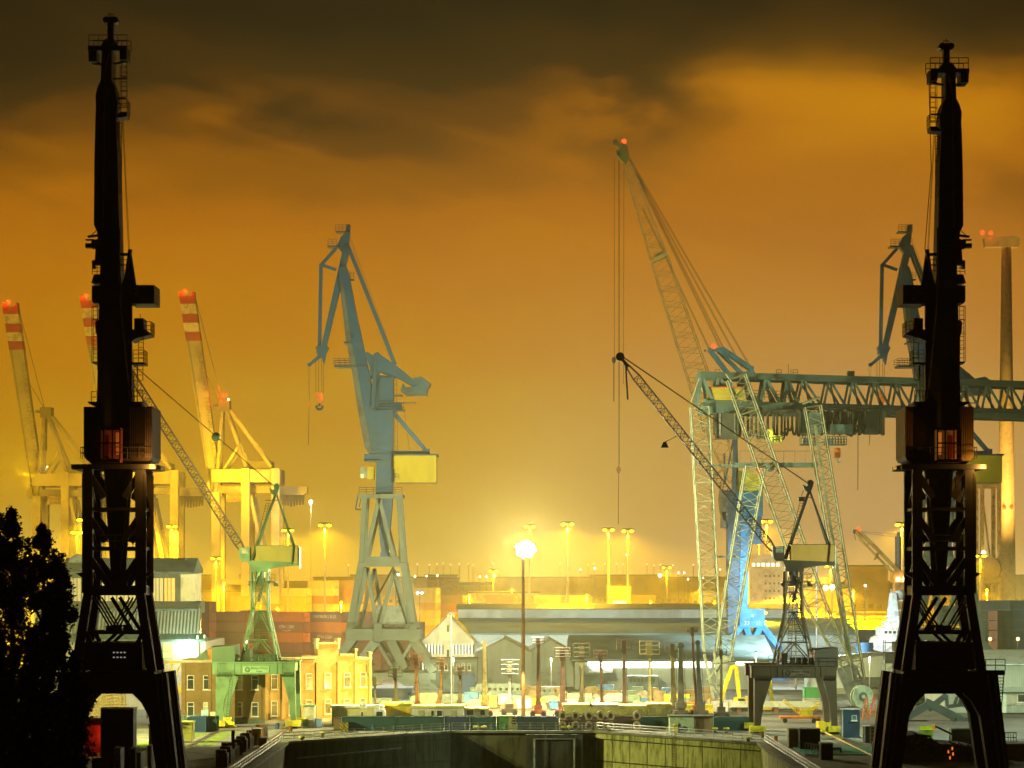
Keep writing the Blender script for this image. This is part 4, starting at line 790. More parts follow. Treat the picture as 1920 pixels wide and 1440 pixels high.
# ================================================================ quayside container cranes with raised booms
def sts(px, D, kids_, label, t1, t2):
    f = FR(460, 900); P, X, Z, XZ = f.P, f.X, f.Z, f.XZ
    t = thing('container_crane', label, 'container crane', ((px-CX)/F*D, D, 0), 0, 'far container cranes with raised booms')
    fr = mat('container_crane_paint', (.44, .40, .32), .6, var=.2, scale=.1); rd = mat('crane_red_band', (.42, .07, .02), .6); wt = mat('crane_white_band', (.75, .72, .6), .6); dk = mat('container_crane_grey', (.20, .18, .15), .6, var=.2)
    def bp(q): return (337+60*q, 556+375*q), (366+52*q, 556+373*q)    # left and right edge of the boom
    def seg(q0, q1): a, c = bp(q0); e, g = bp(q1); return XZ([a, c, g, e])
    bo = MB().prism(seg(.225, 1.0), -2.4, 2.4).build('boom', fr, t)
    for k, (q0, q1) in enumerate(((0, .04), (.04, .09), (.09, .135), (.135, .18), (.18, .225))): MB().prism(seg(q0, q1), -2.5, 2.5).build('boom_band', wt if k % 2 else rd, bo)
    MB().rng(X(337), X(341), -2, 2, Z(556), Z(548)).build('boom_tip', rd, bo); MB().rng(X(361), X(366), -2, 2, Z(556), Z(548)).build('boom_tip', rd, bo)
    b = MB(); a, c = bp(.2); e, g = bp(1); b.bar(P(a[0]+4, a[1], -2.5), P(e[0]+2, e[1], -2.5), .35, .2); b.build('boom_rail', dk, bo)
    for q, wd in ((.33, t1), (.62, t2)):
        pass
    full = t1; ang = math.atan2(373, 52)
    for i, chh in enumerate(full):
        q = .30+.60*i/len(full); a, c = bp(q); 
        if chh != ' ': text(chh, 2.6, 'lettering', dk, bo, (X(c[0]-4), -2.56, Z(c[1])), rot=(R(90), 0, 0) if False else (R(90), math.atan2(373, 52), 0))
    # apex frame and stays
    b = MB(); b.rng(X(411), X(432), -3, 3, Z(772), Z(752)); b.rng(X(400), X(418), -1, 1, Z(762), Z(757)); b.rng(X(414), X(420), -2, 2, Z(835), Z(768)); b.build('apex_head', dk, t)
    for y in (-6, 6):
        b = MB(); b.bar(P(418, 770, y*.3), P(408, 925, y), 1.1, 1.1); b.bar(P(432, 770, y*.3), P(512, 878, y), 1.2, 1.0); b.bar(P(426, 772, y*.3), P(465, 878, y), 1.2, 1.0); b.bar(P(424, 880, y), P(450, 840, y), .8, .8); b.build('apex_stay', fr, t)
        for a in (410, 465, 521):
            MB().rng(X(a-7.5), X(a+7.5), y*1.3-1.8, y*1.3+1.8, .2, Z(880) if a > 420 else Z(925)).build('leg', fr, t)
        b = MB(); b.rng(X(402), X(530), y*1.3-1, y*1.3+1, Z(906), Z(882)); b.rng(X(402), X(530), y*1.3-1, y*1.3+1, Z(1096), Z(1086)); b.bar(P(474, 930, y*1.3), P(505, 1085, y*1.3), 1.2, 1.0); b.bar(P(398, 700+230, y*1.3), P(395, 905, y*1.3), 1, 1); b.build('portal_beam', fr, t)
    b = MB(); b.rng(X(385), X(577), -2.6, 2.6, Z(925), Z(912)); b.rng(X(520), X(572), -3, 3, Z(928), Z(925)); b.build('trolley_girder', fr, t)
    b = MB()
    for k in range(9): b.path([P(522+5.5*k, 926), P(524+5.5*k, 950-abs(4-k)), P(526+5.5*k, 926)], .35, 4)
    b.build('festoon_cable', dk, t)
    MB().rng(X(462), X(512), -5, 5, Z(882), Z(866)).build('machine_house', dk, t)
    sb = MB().rng(X(427), X(460), -4, -3, Z(941), Z(926)).build('sign_box', mat('sign_tan', (.55, .45, .3), .6), t); MB().rng(X(429), X(458), -4.1, -4, Z(939.5), Z(927.5)).build('sign_face', mat('sign_brown', (.3, .2, .12), .6), sb); text('HHLA', 1.9, 'lettering', mat('sign_tan2', (.75, .65, .4), .6), sb, (X(443), -4.15, Z(933.5)))
    b = MB(); b.bar(P(366, 556), P(418, 757), .25, .25); b.bar(P(385, 700), P(420, 760), .25, .25); b.build('boom_hoist_rope', dk, t)
    rl = emit('red_beacon_glow', (1, .045, .01), 5)
    MB().ball(P(347, 546), .75, 8, 6).build('red_beacon', rl, t)
    point('beacon_light', P(347, 546, -2.5), (1, .06, .01), 9000, .5, parent=t)
    if kids_ & 1: point('beacon_light', P(421, 741, -3.5), (1, .06, .01), 9000, .5, parent=t)
    if kids_ & 1: MB().ball(P(421, 741), .75, 8, 6).build('red_beacon', rl, t); MB().ball(P(428, 749), .4, 8, 6).build('lamp', emit('warm_bulb', (1, .8, .4), 12), t)
    if kids_ & 2:
        for a, c in ((423, 868), (420, 884), (429, 884), (443, 884)): MB().ball(P(a, c), .45, 8, 6).build('lamp', emit('warm_bulb', (1, .8, .4), 12), t)
    return t
sts(460, 900, 1, 'container crane with a red beacon on its raised boom, left of the blue-grey harbour crane', 'CONTAINER TERMINAL TOLLERORT', '')
sts(273, 915, 0, 'container crane mostly hidden behind the near-black dockside crane, raised boom', 'CONTAINER TERMINAL TOLLERORT', '')
sts(125, 935, 2, 'container crane with lamps at its boom foot, far left behind the trees', 'TOLLERORT CONTAINER TERMINAL', '')
# the pale yellow frame crane on the far right
f = FR(1852, 820); P, X, Z, XZ = f.P, f.X, f.Z, f.XZ
t = thing('container_crane', 'pale yellow container crane frame with a hanging cable reel, right of the dark brown crane', 'container crane', f.loc)
yf = mat('frame_cream', (.7, .6, .35), .6)
for a in (1836, 1868):
    for y in (-5, 5): MB().rng(X(a-3), X(a+3), y-1, y+1, .2, Z(905)).build('leg', yf, t)
b = MB(); b.rng(X(1836), X(1868), -5.2, -4.2, Z(1094), Z(1078)); b.rng(X(1830), X(1900), -4, 4, Z(1150), Z(1145)); b.bar(P(1840, 915), P(1858, 1060), .6, .6); b.bar(P(1838, 912), P(1852, 1010), .4, .4); b.rng(X(1800), X(1872), -5, 5, Z(915), Z(900)); b.build('portal_beam', yf, t)
MB().tube(P(1847, 1066, -6), P(1850, 1066, -5), 4.2, 20).build('cable_reel', mat('reel_grey', (.3, .25, .22), .6), t)
MB().ball(P(1838, 1037, -6), .7, 8, 6).build('lamp', emit('warm_bulb_big', (1, .75, .3), 30), t)
# ================================================================ wind turbine (rotor seen edge-on beyond the frame)
f = FR(1887, 1000); P, X, Z, XZ = f.P, f.X, f.Z, f.XZ
t = thing('wind_turbine', 'pale wind turbine tower with red warning lights, tallest thing on the far right', 'wind turbine', f.loc)
tw = mat('turbine_white', (.75, .52, .20), .5, var=.05)
MB().tube((0, 0, 0), (0, 0, Z(462)), 4.1, 32, 2.0).build('tower', tw, t, smooth=True); 
MB().tube((0, 0, Z(980)), (0, 0, Z(960)), 3.35, 32, 3.3).build('red_band', mat('faded_red', (.5, .12, .08), .6), t, smooth=True)
MB().prism(XZ([(1844, 447), (1905, 443), (1912, 450), (1908, 464), (1846, 464)]), -2.2, 2.2).build('nacelle', tw, t)
rl = MATS['red_beacon_glow']
for a, c, y in ((1842, 436, 0), (1858, 437, 0), (1880, 952, -3.5), (1893, 952, -3.5), (1857, 735, -2), (1865, 735, -2)):
    if c == 735: continue
    MB().ball(P(a, c, y), .85, 8, 6).build('red_beacon', rl, t)
b = MB(); b.tube(P(1842, 446), P(1842, 438), .1, 4); b.tube(P(1858, 446), P(1858, 438), .1, 4); b.build('beacon_post', tw, t)

point('beacon_light', f.P(1850, 434, -3), (1, .06, .01), 1500, .5, parent=t); point('beacon_light', f.P(1887, 948, -8), (1, .06, .01), 3000, .5, parent=t)
# ================================================================ red beacon on the lattice crane heads
def beacon_on(parent, loc, r=.5, nm='red_beacon'): return MB().ball(loc, r, 8, 6).build(nm, MATS['red_beacon_glow'], parent)
# ================================================================ buildings
roofm = mat('slate_roof', (.10, .13, .115), .7, var=.3, scale=.3); roofm2 = wavemat('sheet_roof', (.13, .17, .15), (.09, .12, .105), 'X', .6, .6); plaster = mat('cream_plaster', (.44, .38, .20), .85, var=.15, scale=.2); shed = wavemat('shed_sheet', (.50, .58, .48), (.40, .47, .40), 'X', 1.2, .6); shed2 = mat('pale_shed', (.50, .56, .50), .7, var=.15, scale=.1)
dkglass = mat('dark_glass', (.05, .06, .05), .12, var=.2); wframe = mat('white_frame', (.75, .72, .6), .5, var=.05)
def window(parent, x, y, z, w_, h_, glass=None, fr=.1, cross=True):
    b = MB(); b.rng(x-w_/2, x+w_/2, y-.09, y, z, z+fr); b.rng(x-w_/2, x+w_/2, y-.09, y, z+h_-fr, z+h_); b.rng(x-w_/2, x-w_/2+fr, y-.09, y, z+fr, z+h_-fr); b.rng(x+w_/2-fr, x+w_/2, y-.09, y, z+fr, z+h_-fr)
    if cross: b.rng(x-w_/2+fr, x+w_/2-fr, y-.09, y, z+h_*.70, z+h_*.70+fr*.8)
    b.rng(x-w_/2-.12, x+w_/2+.12, y-.2, y, z-.14, z)
    o = b.build('window', wframe, parent); MB().rng(x-w_/2+fr, x+w_/2-fr, y-.05, y-.02, z+fr, z+h_-fr).build('pane', glass or dkglass, o); return o
def gable(name, label, cat, px0, px1, D, depth, eave, ridge, wm, rm, cat_group=None, over=.4):
    s = F/D; t = thing(name, label, cat, (((px0+px1)/2-CX)/s, D, 0), 0, cat_group); w_ = (px1-px0)/s/2
    b = MB(); b.prism([(-w_, 0), (w_, 0), (w_, eave), (0, ridge), (-w_, eave)], 0, depth); b.build('wall', wm, t)
    b = MB(); k = .25
    for sx in (-1, 1): b.prism([(sx*(w_+over), eave-over*(ridge-eave)/w_+.02), (0, ridge+.02), (0, ridge+k), (sx*(w_+over), eave-over*(ridge-eave)/w_+k)], -.35, depth+.35)
    b.build('roof', rm, t); return t, w_
# cream gabled house left of the long warehouse
t, w_ = gable('gabled_office', 'cream gabled office with two window rows, at the left end of the warehouse', 'house', 791, 889, 585, 30, 8.7, 14.9, plaster, roofm)
for zz in (5.6, 0.9):
    for x in (-3.7, 3.7):
        for k in range(7): 
            b = MB(); b.rng(x-2.6+.75*k, x-2.6+.75*k+.38, -.08, 0, zz, zz+2.4); wn = b.build('window', wframe, t); MB().rng(x-2.6+.75*k+.38, x-2.6+.75*k+.72, -.05, 0, zz, zz+2.3).build('pane', dkglass, wn)
for zz in (5.0, 11): MB().rng(-.25, .25, -.07, 0, zz, zz+1.7).build('window', dkglass, t)
MB().rng(-7.0, -6.2, -.8, .2, 0, 8.4).build('downpipe', plaster, t) if False else None
# long warehouse
D = 600; s = F/D
t = thing('warehouse', 'long grey warehouse with a raised clerestory roof, across the middle distance', 'warehouse', ((1230-CX)/s, D, 0)); x0, x1 = (862-1230)/s, (1610-1230)/s
MB().rng(x0, x1, 0, 44, 0, 10.2).build('wall', shed2, t)
b = MB(); b.prismx([(-.6, 10.0), (30, 13.4), (30, 13.7), (-.6, 10.3)], x0-1, x1); b.prismx([(30, 13.4), (60, 10.0), (60, 10.3), (30, 13.7)], x0-1, x1); b.build('roof', mat('warehouse_roof', (.17, .29, .30), .95, var=.2, scale=.1, spec=.05), t)
xr = (1507-1230)/s*1.06; xl = (875-1230)/s*1.06
b = MB(); b.rng(xl, xr, 30, 42, 12, 16.1); b.build('clerestory_wall', shed2, t)
b = MB(); b.prismx([(29.4, 16.1), (36, 17.4), (42.6, 16.1), (42.6, 15.9), (29.4, 15.9)], xl-.5, xr+.5); b.build('clerestory_roof', roofm2, t)
MB().rng((1175-1230)/s*1.06, xr-1, 29.9, 30, 13.6, 16).build('clerestory_glazing', wavemat('milky_glazing', (.62, .68, .62), (.40, .45, .42), 'X', .8, .3), t)
for k in range(9): MB().rng(x0+2+9.7*k, x0+2.15+9.7*k, -.1, 0, 0, 10).build('downpipe', mat('pipe_grey', (.35, .4, .36), .5), t)
# twin gabled sheds and the long low hall in front
t, w_ = gable('gabled_shed', 'left of two pale green gabled sheds, behind the yellow lift mast', 'shed', 893, 997, 528, 34, 7.6, 10.6, shed, mat('shed_roof', (.26, .31, .26), .7, var=.2))
MB().rng(w_-9.5, w_-8.5, -.1, 0, 1, 4).build('door', mat('grey_door', (.25, .28, .25), .6), t)
t, w_ = gable('gabled_shed', 'right of two pale green gabled sheds, beside the low hall with the strip light', 'shed', 985, 1078, 532, 34, 7.2, 10.3, shed, mat('shed_roof', (.26, .31, .26), .7, var=.2))
MB().rng(-3, 3, -.1, 0, 0, 4.5).build('door', mat('grey_door', (.25, .28, .25), .6), t)
D = 520; s = F/D
t = thing('workshop_hall', 'long low hall with a glowing white strip of light under its roof', 'hall', ((1258-CX)/s, D, 0)); a = lambda p: (p-1258)/s
b = MB(); b.rng(a(1078), a(1445), 0, 30, 0, 6.0); b.build('wall', shed, t)
b = MB(); b.prismx([(-1.2, 6.2), (-1.2, 6.6), (20, 11.3), (34, 9.5), (34, 6.2)], a(1070), a(1452)); b.build('roof', mat('hall_roof', (.13, .20, .19), .75, var=.25, scale=.15), t)
MB().rng(a(1102), a(1333), -.35, -.05, 4.75, 6.0).build('strip_light', emit('strip_glow', (1.0, .98, .80), 4.5), t)
MB().rng(a(1380), a(1412), -.35, -.05, 5.3, 6.0).build('strip_light', emit('strip_glow', (1, 1, 1), 4), t)
MB().rng(a(1090), a(1130), -6, -.2, 0, 3.6).build('annex', mat('dark_green_shed', (.07, .12, .09), .7, var=.3), t); b = MB(); b.prismx([(-6.6, 3.5), (-6.6, 3.9), (-.1, 5.2), (-.1, 4.8)], a(1086), a(1147)); b.build('annex_roof', mat('green_roof', (.12, .19, .11), .6), t)
b = MB(); b.rng(a(1174), a(1231), -7, -3, 0, 3.2); b.build('store', mat('store_grey', (.13, .19, .17), .6, var=.3), t)
for k in range(7): MB().rng(a(1178+7*k), a(1182+7*k), -7.08, -7, 1.9, 2.7).build('store_vent', dkglass, t)
# dark house in front of the cream one
D = 508; s = F/D; t = thing('dark_house', 'dark grey-green flat house in front of the cream gabled office', 'house', ((845-CX)/s, D, 0))
MB().rng(-5.3, 5.6, 0, 10, 0, 6.8).build('wall', mat('dark_render', (.16, .21, .17), .8, var=.3), t); MB().rng(-5.5, 5.8, -.2, 10.2, 6.8, 7.1).build('roof', roofm, t)
for k, x in enumerate((-3.4, -2.2, -1, 1.5, 2.6, 3.9)): window(t, x, 0, 4.6, .7, 1.4)
MB().rng(2.4, 5.2, -1.5, 0, 0, 4.1).build('blue_annex', mat('blue_annex', (.05, .10, .17), .6), t)
# ------------------------------------------------ brick office: shaded wing square on, lamp-lit wing turned away, light put into brick colours
bk = brickmat('brown_shaded_brick', (.36, .21, .055), (.28, .165, .045), (.24, .19, .09)); by = brickmat('yellow_lit_brick', (.62, .38, .11), (.54, .32, .09), (.55, .40, .18)); cope = mat('stone_coping', (.58, .46, .26), .8, var=.2)
D = 398; s = F/D; 
t = thing('brick_office', 'two-storey brick office building with stepped gables, behind the green portal crane', 'building', ((340-CX)/s, D, 0)); wd = (497-340)/s
wing = MB().rng(0, wd, 0, 12, 0, 10.1).build('shaded_wall', bk, t)
b = MB(); b.rng(-.15, wd-.4, -.15, 12.1, 10.1, 10.5); b.rng(.4, wd-.8, .3, 11.5, 9.9, 10.3); b.build('coping', cope, wing)
for x in (.35, wd/3, 2*wd/3-.2, wd-.9): MB().rng(x-.18, x+.35, -.12, 0, .6, 9.6).build('pilaster', bk, wing)
MB().rng(-.05, wd, -.14, 0, 0, .75).build('plinth', mat('green_plinth', (.10, .14, .10), .7), wing)
cream_blind = mat('cream_blind', (.52, .50, .30), .6, var=.1)
for i, px in enumerate((357.5, 387.5, 447.5, 478)):
    for z in (1.15, 5.6): window(wing, (px-340)/s, 0, z, 1.15, 2.35, cream_blind if (i*2+int(z)) % 3 == 0 else None)
rt = MB(); rt.prism([(1.6, 10.3), (5.4, 10.3), (3.6, 12.0)], 2, 6); rt.build('green_roof_gable', mat('green_roof', (.1, .2, .1)), wing)
MB().rng((388-340)/s, (399-340)/s, 1, 3, 10, 12.4).build('chimney', mat('orange_brick', (.52, .24, .05), .8, var=.2), wing)
# lamp-lit wing
yw = bpy.data.objects.new('lit_wing', None); col.objects.link(yw); yw.parent = t; yw.location = (wd, -.05, 0); yw.rotation_euler = (0, 0, R(33)); KIDS.setdefault(t.name, []).append(yw)
L = 20.2
b = MB(); b.rng(0, L, 0, 11, 0, 10.3); b.rng(2.2, 9.4, 0, 1.2, 10.3, 10.6); b.rng(9.9, 13.9, 0, 1.2, 10.3, 13.0); b.rng(6.9, 9.9, 0, 1.2, 10.3, 11.1) ; b.rng(13.9, 17.2, 0, 1.2, 10.3, 11.0); b.build('lit_wall', by, yw)
b = MB(); b.rng(-.1, 9.7, -.15, 1.3, 10.6, 10.9); b.rng(9.7, 14.1, -.2, 1.3, 13.0, 13.3); b.rng(14.1, 17.4, -.2, 1.3, 11.0, 11.3); b.rng(17.2, L+.1, -.2, 11, 10.3, 10.65)
for x, z in ((9.7, 13.6), (13.8, 13.6), (17.1, 11.8), (L-.25, 11.2)): b.rng(x-.3, x+.3, -.45, .8, z, z+.35); b.rng(x-.2, x+.2, -.3, .6, z-1.4, z)
b.build('coping', cope, yw)
b = MB()
for x0_, x1_, z in ((.5, 9.4, 9.9), (10.1, 13.6, 12.3), (14.1, 17, 10.4), (17.5, 20, 9.7)):
    n = int((x1_-x0_)/.4)
    for k in range(n): b.rng(x0_+.4*k, x0_+.4*k+.18, -.12, 0, z, z+.3)
b.build('corbel_frieze', by, yw)
for x in (.2, 3.3, 6.6, 9.75, 13.8, 17.1, L-.25): MB().rng(x-.25, x+.25, -.25, 0, .5, 9.9).build('pilaster', by, yw)
gly = mat('reflecting_glass', (.20, .17, .09), .15, var=.3)
for x in (1.7, 5.0, 8.2, 11.8, 15.5, 18.6):
    for z in (1.2, 5.6): window(yw, x, 0, z, 1.25, 2.5, gly)
MB().path([(19.3, -.2, 9.4), (19.3, -.2, 8), (19.9, -.2, 7.2), (19.9, -.2, 1)], .06, 5).build('downpipe', M_darksteel, yw)
MB().rng(-.05, L, -.2, 0, 0, .5).build('plinth', cope, yw)
MB().prism([(4.2+.15*k, 0) for k in (0,)] + [(7.8, 0), (7.7, 1.5), (4.4, 1.55)], -2.2, -1.0).build('hedge', mat('dry_hedge', (.15, .11, .04), .9, var=.5, scale=4), yw) if False else None
# ------------------------------------------------ glazed workshop on the left
D = 440; s = F/D; gy = ground_row(D); t = thing('glazed_workshop', 'old workshop with two glazed roof storeys and a bright wall lamp, behind the near-black crane', 'workshop', ((250-CX)/s, D, 0)); a = lambda p: (p-250)/s; z = lambda q: (gy-q)/s
brk = brickmat('pale_brick', (.50, .46, .34), (.44, .40, .30), (.5, .47, .38)); glz = wavemat('roof_glazing', (.34, .38, .32), (.06, .08, .06), 'X', .5, .25, bump=.2)
MB().rng(a(60), a(384), 0, 30, 0, z(1203)).build('wall', brk, t)
b = MB(); b.prismx([(-.8, z(1203)), (-.8, z(1199)), (1.5, z(1188)), (1.5, z(1203))], a(55), a(386)); b.build('eave', mat('green_eave', (.06, .11, .09), .6), t)
ag = MB(); ag.prismx([(1.5, z(1190)), (1.2, z(1188)), (4.0, z(1141)), (4.0, z(1190))], a(60), a(372)); ag.build('lower_glazing', glz, t)
b = MB(); b.prismx([(4.0, z(1150)), (3.4, z(1142)), (8, z(1128)), (14, z(1128)), (14, z(1150))], a(58), a(366)); b.build('lower_roof', roofm, t)
b = MB(); b.rng(a(100), a(326), 9, 20, z(1130), z(1075)*1.0); b.build('upper_wall', mat('frame_dark', (.13, .14, .11), .7), t)
for k in range(9):
    x = a(112+22.5*k)+.3; b = MB(); b.rng(x, x+1.95, 8.9, 9, z(1132), z(1084)); 
    o = b.build('window', emit('workshop_pane', (.52, .42, .18), .42) if k not in (8,) else emit('workshop_pane_warm', (.75, .42, .08), .6), t)
    MB().rng(x+.6, x+.68, 8.82, 8.9, z(1130), z(1080)).build('glazing_bar', roofm, o); MB().rng(x+1.25, x+1.33, 8.82, 8.9, z(1130), z(1080)).build('glazing_bar', roofm, o)
MB().rng(a(326), a(351), 9, 20, z(1130), z(1072)).build('end_wall', mat('cream_panel', (.62, .58, .36), .7, var=.1), t)
b = MB(); b.prismx([(8, z(1076)), (8, z(1072)), (14, z(1045)), (21, z(1066)), (21, z(1074))], a(98), a(353)); b.prism([(a(328), z(1049)), (a(333), z(1045)), (a(333), z(1049))], 12, 15) ; b.build('upper_roof', roofm, t)
b = MB(); b.tube((a(125), 12, z(1058)), (a(125), 20, z(1058)), 2.0, 18); b.build('roof_vent', mat('vent_green', (.28, .32, .26), .6), t)
o = MB().rng(a(306), a(324), -.1, 0, z(1233), z(1210)).build('window', emit('green_window_glow', (.35, .85, .12), .75), t); MB().prism([(a(306), z(1210)), (a(324), z(1210)), (a(320), z(1207)), (a(310), z(1207))], -.1, 0).build('arch', MATS['green_window_glow'], o)
MB().rng(a(306), a(324), -.16, -.1, z(1222), z(1221)).build('glazing_bar', roofm, o)
MB().rng(a(369), a(372), -.4, 0, z(1250), z(1192)).build('downpipe', mat('pipe_pale', (.6, .65, .6), .4), t); MB().rng(a(382), a(385), -.3, 0, 0, z(1190)).build('corner_trim', mat('pale_corner', (.7, .66, .5), .6), t)
b = MB(); b.ball((a(351), -1.4, z(1205)), .5, 12, 8); lo = b.build('wall_lamp', emit('mercury_bulb', (.85, 1.0, .92), 60), t); MB().bar((a(351), 0, z(1200)), (a(351), -1.4, z(1201)), .12, .12).build('lamp_bracket', M_darksteel, t)
point('wall_lamp_light', (a(351), -2.4, z(1204)), GRN, 4500, .6, parent=t)
# ------------------------------------------------ white halls and the white ship on the right
D = 500; s = F/D; gy = ground_row(D); z = lambda q: (gy-q)/s
t = thing('curved_hall', 'low white hall with a gently curved roof, left of the dark brown crane', 'hall', ((1645-CX)/s, D, 0)); a = lambda p: (p-1645)/s
b = MB(); pts = [(a(1535), z(1262)), (a(1560), z(1245)), (a(1600), z(1236)), (a(1650), z(1230)), (a(1740), z(1228)), (a(1740), 0), (a(1535), 0)]; b.prism(pts, 0, 25); b.build('wall', mat('white_hall', (.62, .66, .52), .7, var=.1, scale=.1), t)
MB().rng(a(1538), a(1738), -.1, 0, 0, z(1290)).build('sheet_cladding', wavemat('yellow_green_sheet', (.50, .50, .28), (.36, .36, .2), 'X', 1.5), t)
MB().prism([(a(1590), z(1270)), (a(1740), z(1268)), (a(1740), z(1290)), (a(1612), z(1288))], -1.5, 0).build('canopy', mat('dark_canopy', (.12, .13, .10), .7), t)
t = thing('cladded_hall', 'pale hall with a white roof and low windows, right of the dark brown crane', 'hall', ((1920-CX)/(F/430), 430, 0)); s = F/430; gy = ground_row(430); a = lambda p: (p-1920)/s; z = lambda q: (gy-q)/s
MB().rng(a(1770), a(2080), 0, 20, 0, z(1247)).build('wall', wavemat('pale_cladding', (.58, .64, .50), (.48, .54, .42), 'X', .9), t)
b = MB(); b.prismx([(-.6, z(1247)), (-.6, z(1245)), (14, z(1224)), (20, z(1224)), (20, z(1247))], a(1765), a(2085)); b.build('roof', mat('white_roof', (.68, .80, .74), .4, var=.05), t)
MB().rng(a(1840), a(2080), -1.3, 0, z(1297), z(1288)).build('canopy', wavemat('pale_cladding2', (.5, .6, .5), (.35, .45, .38), 'X', 2), t)
MB().rng(a(1885), a(2080), -.2, 0, z(1322), z(1300)).build('lower_panel', mat('tan_panel', (.50, .46, .32), .7), t)
for k in range(3): window(t, a(1915+22*k), -.2, z(1317), 1.5, 1.5, None, .12, False)
MB().rng(a(1870), a(1886), -.5, 0, 0, z(1300)).build('pillar', mat('pillar_pale', (.6, .68, .5), .6), t)
MB().rng(a(1840), a(2080), -6, -2, 0, z(1345)).build('dark_parapet', mat('dark_teal_wall', (.03, .06, .055), .7, var=.3), t)
# ship
D = 545; s = F/D; gy = ground_row(D); t = thing('white_ship', 'white ship with a stepped radar mast and round radome, left of the dark brown crane', 'ship', ((1680-CX)/s, D, 0)); a = lambda p: (p-1680)/s; z = lambda q: (gy-q)/s
wh = mat('ship_white', (.74, .72, .66), .5, var=.08)
b = MB(); b.prism([(a(1612), z(1262)), (a(1640), z(1196)), (a(1652), z(1190)), (a(1700), z(1190)), (a(1765), z(1200)), (a(1765), z(1262))], -6, 6); b.build('superstructure', wh, t)
b = MB(); b.rng(a(1648), a(1700), -5, 5, z(1196), z(1176)); b.rng(a(1658), a(1695), -4, 4, z(1178), z(1165)); b.build('bridge', wh, t)
for k in range(6): MB().rng(a(1652+8*k), a(1657+8*k), -5.05, -5, z(1187), z(1182)).build('window', dkglass, t)
b = MB(); b.prism([(a(1664), z(1165)), (a(1684), z(1165)), (a(1679), z(1112)), (a(1669), z(1112))], -1.5, 1.5); b.tube((a(1671), 0, z(1112)), (a(1671), 0, z(1104)), .15, 5); b.tube((a(1675), 0, z(1112)), (a(1675), 0, z(1106)), .12, 5)
for zz, x0_, x1_ in ((1126, 1668, 1692), (1144, 1664, 1688), (1157, 1660, 1704), (1166, 1655, 1700)): b.rng(a(x0_), a(x1_), -1.2, 1.2, z(zz+1), z(zz-1))
b.build('radar_mast', mat('mast_white', (.68, .76, .76), .5), t)
MB().ball((a(1687), 0, z(1115)), 1.15, 18, 12).build('radome', mat('radome_white', (.66, .68, .64), .5), t, smooth=True)
MB().rng(a(1600), a(1760), -7, 7, .2, z(1262)).build('hull', mat('hull_grey', (.35, .36, .34), .6), t)
o = MB().tube(((1621-CX)/(F/535), 535, 0), ((1621-CX)/(F/535), 535, 24-(1205-HZ)/(F/535)), 2.0, 24).build('storage_tank', mat('tank_blue', (.05, .16, .32), .5, var=.2)); tag(o, 'round blue storage tank beside the white ship', 'tank')
# accommodation block of a ship beyond the warehouse
D = 700; s = F/D; gy = ground_row(D); t = thing('cargo_ship', 'beige deckhouse of a cargo ship with lit bridge windows, behind the blue tower crane', 'ship', ((1450-CX)/s, D, 0)); a = lambda p: (p-1450)/s; z = lambda q: (gy-q)/s
bh = mat('deckhouse_beige', (.60, .52, .40), .6, var=.1)
b = MB(); b.rng(a(1402), a(1462), -6, 6, 0, z(1062)); b.rng(a(1404), a(1500), -5, 8, 0, z(1100)); b.rng(a(1410), a(1455), -4, 4, z(1062), z(1040)); b.build('deckhouse', bh, t)
for k in range(6): MB().rng(a(1406+9*k), a(1412+9*k), -6.1, -6, z(1062), z(1056)).build('window', emit('bridge_window_glow', (1, .9, .6), 2.2), t)
for r_ in range(4):
    for k in range(4): MB().rng(a(1430+8*k), a(1433+8*k), -6.1, -6, z(1082+14*r_), z(1078+14*r_)).build('window', dkglass, t)
MB().rng(a(1395), a(1560), -8, 8, .2, z(1150)).build('hull', mat('hull_orange', (.45, .25, .08), .6), t)
b = MB(); b.tube((a(1422), 0, z(1040)), (a(1422), 0, z(1018)), .3); b.tube((a(1445), 0, z(1040)), (a(1440), 0, z(1020)), .2); b.build('mast', bh, t)
# knuckle-boom crane, right distance
D = 640; f = FR(1690, D); P, X, Z, XZ = f.P, f.X, f.Z, f.XZ
t = thing('knuckle_boom_crane', 'yellow lattice-framed deck crane with a red light on its boom tip, right distance', 'crane', f.loc); ym = mat('deck_crane_yellow', (.70, .45, .10), .5, var=.15)
for y in (-1.2, 1.2):
    b = MB(); b.bar(P(1610, 995, y), P(1692, 1078, y), .75, .6); b.bar(P(1604, 996, y), P(1620, 1018, y), .5, .5); b.bar(P(1612, 1010, y), P(1680, 1080, y), .4, .4); b.bar(P(1640, 1050, y), P(1648, 1034, y), .4, .4); b.bar(P(1624, 1022, y), P(1634, 1018, y), .3, .3); b.build('boom', ym, t)
b = MB(); b.rng(X(1672), X(1698), -3, 3, Z(1092), Z(1070)); b.rng(X(1676), X(1696), -2, 2, 0, Z(1092)); b.build('pedestal', mat('pedestal_orange', (.60, .30, .08), .5), t)
b = MB(); b.tube(P(1685, 1070, 1), P(1685, 1006, 1), .85, 12); b.tube(P(1685, 1006, 1), P(1686, 998, 1), .4, 8); b.build('stay_mast', mat('mast_grey', (.25, .22, .22), .5), t)
b = MB(); b.tube(P(1612, 996), P(1685, 1002), .04, 4); b.tube(P(1614, 998), P(1684, 1008), .04, 4); b.tube(P(1602, 1000), P(1604, 1012), .1, 4); b.rng(X(1600), X(1612), -.6, .6, Z(1000), Z(993)); b.build('rope', M_rope, t)
beacon_on(t, P(1609, 992, -1.5), .5)
for a_ in (1680, 1692):
    MB().ball(P(a_, 1086, -3.4), .5, 8, 6).build('lamp', emit('warm_bulb_big', (1, .75, .3), 30), t)
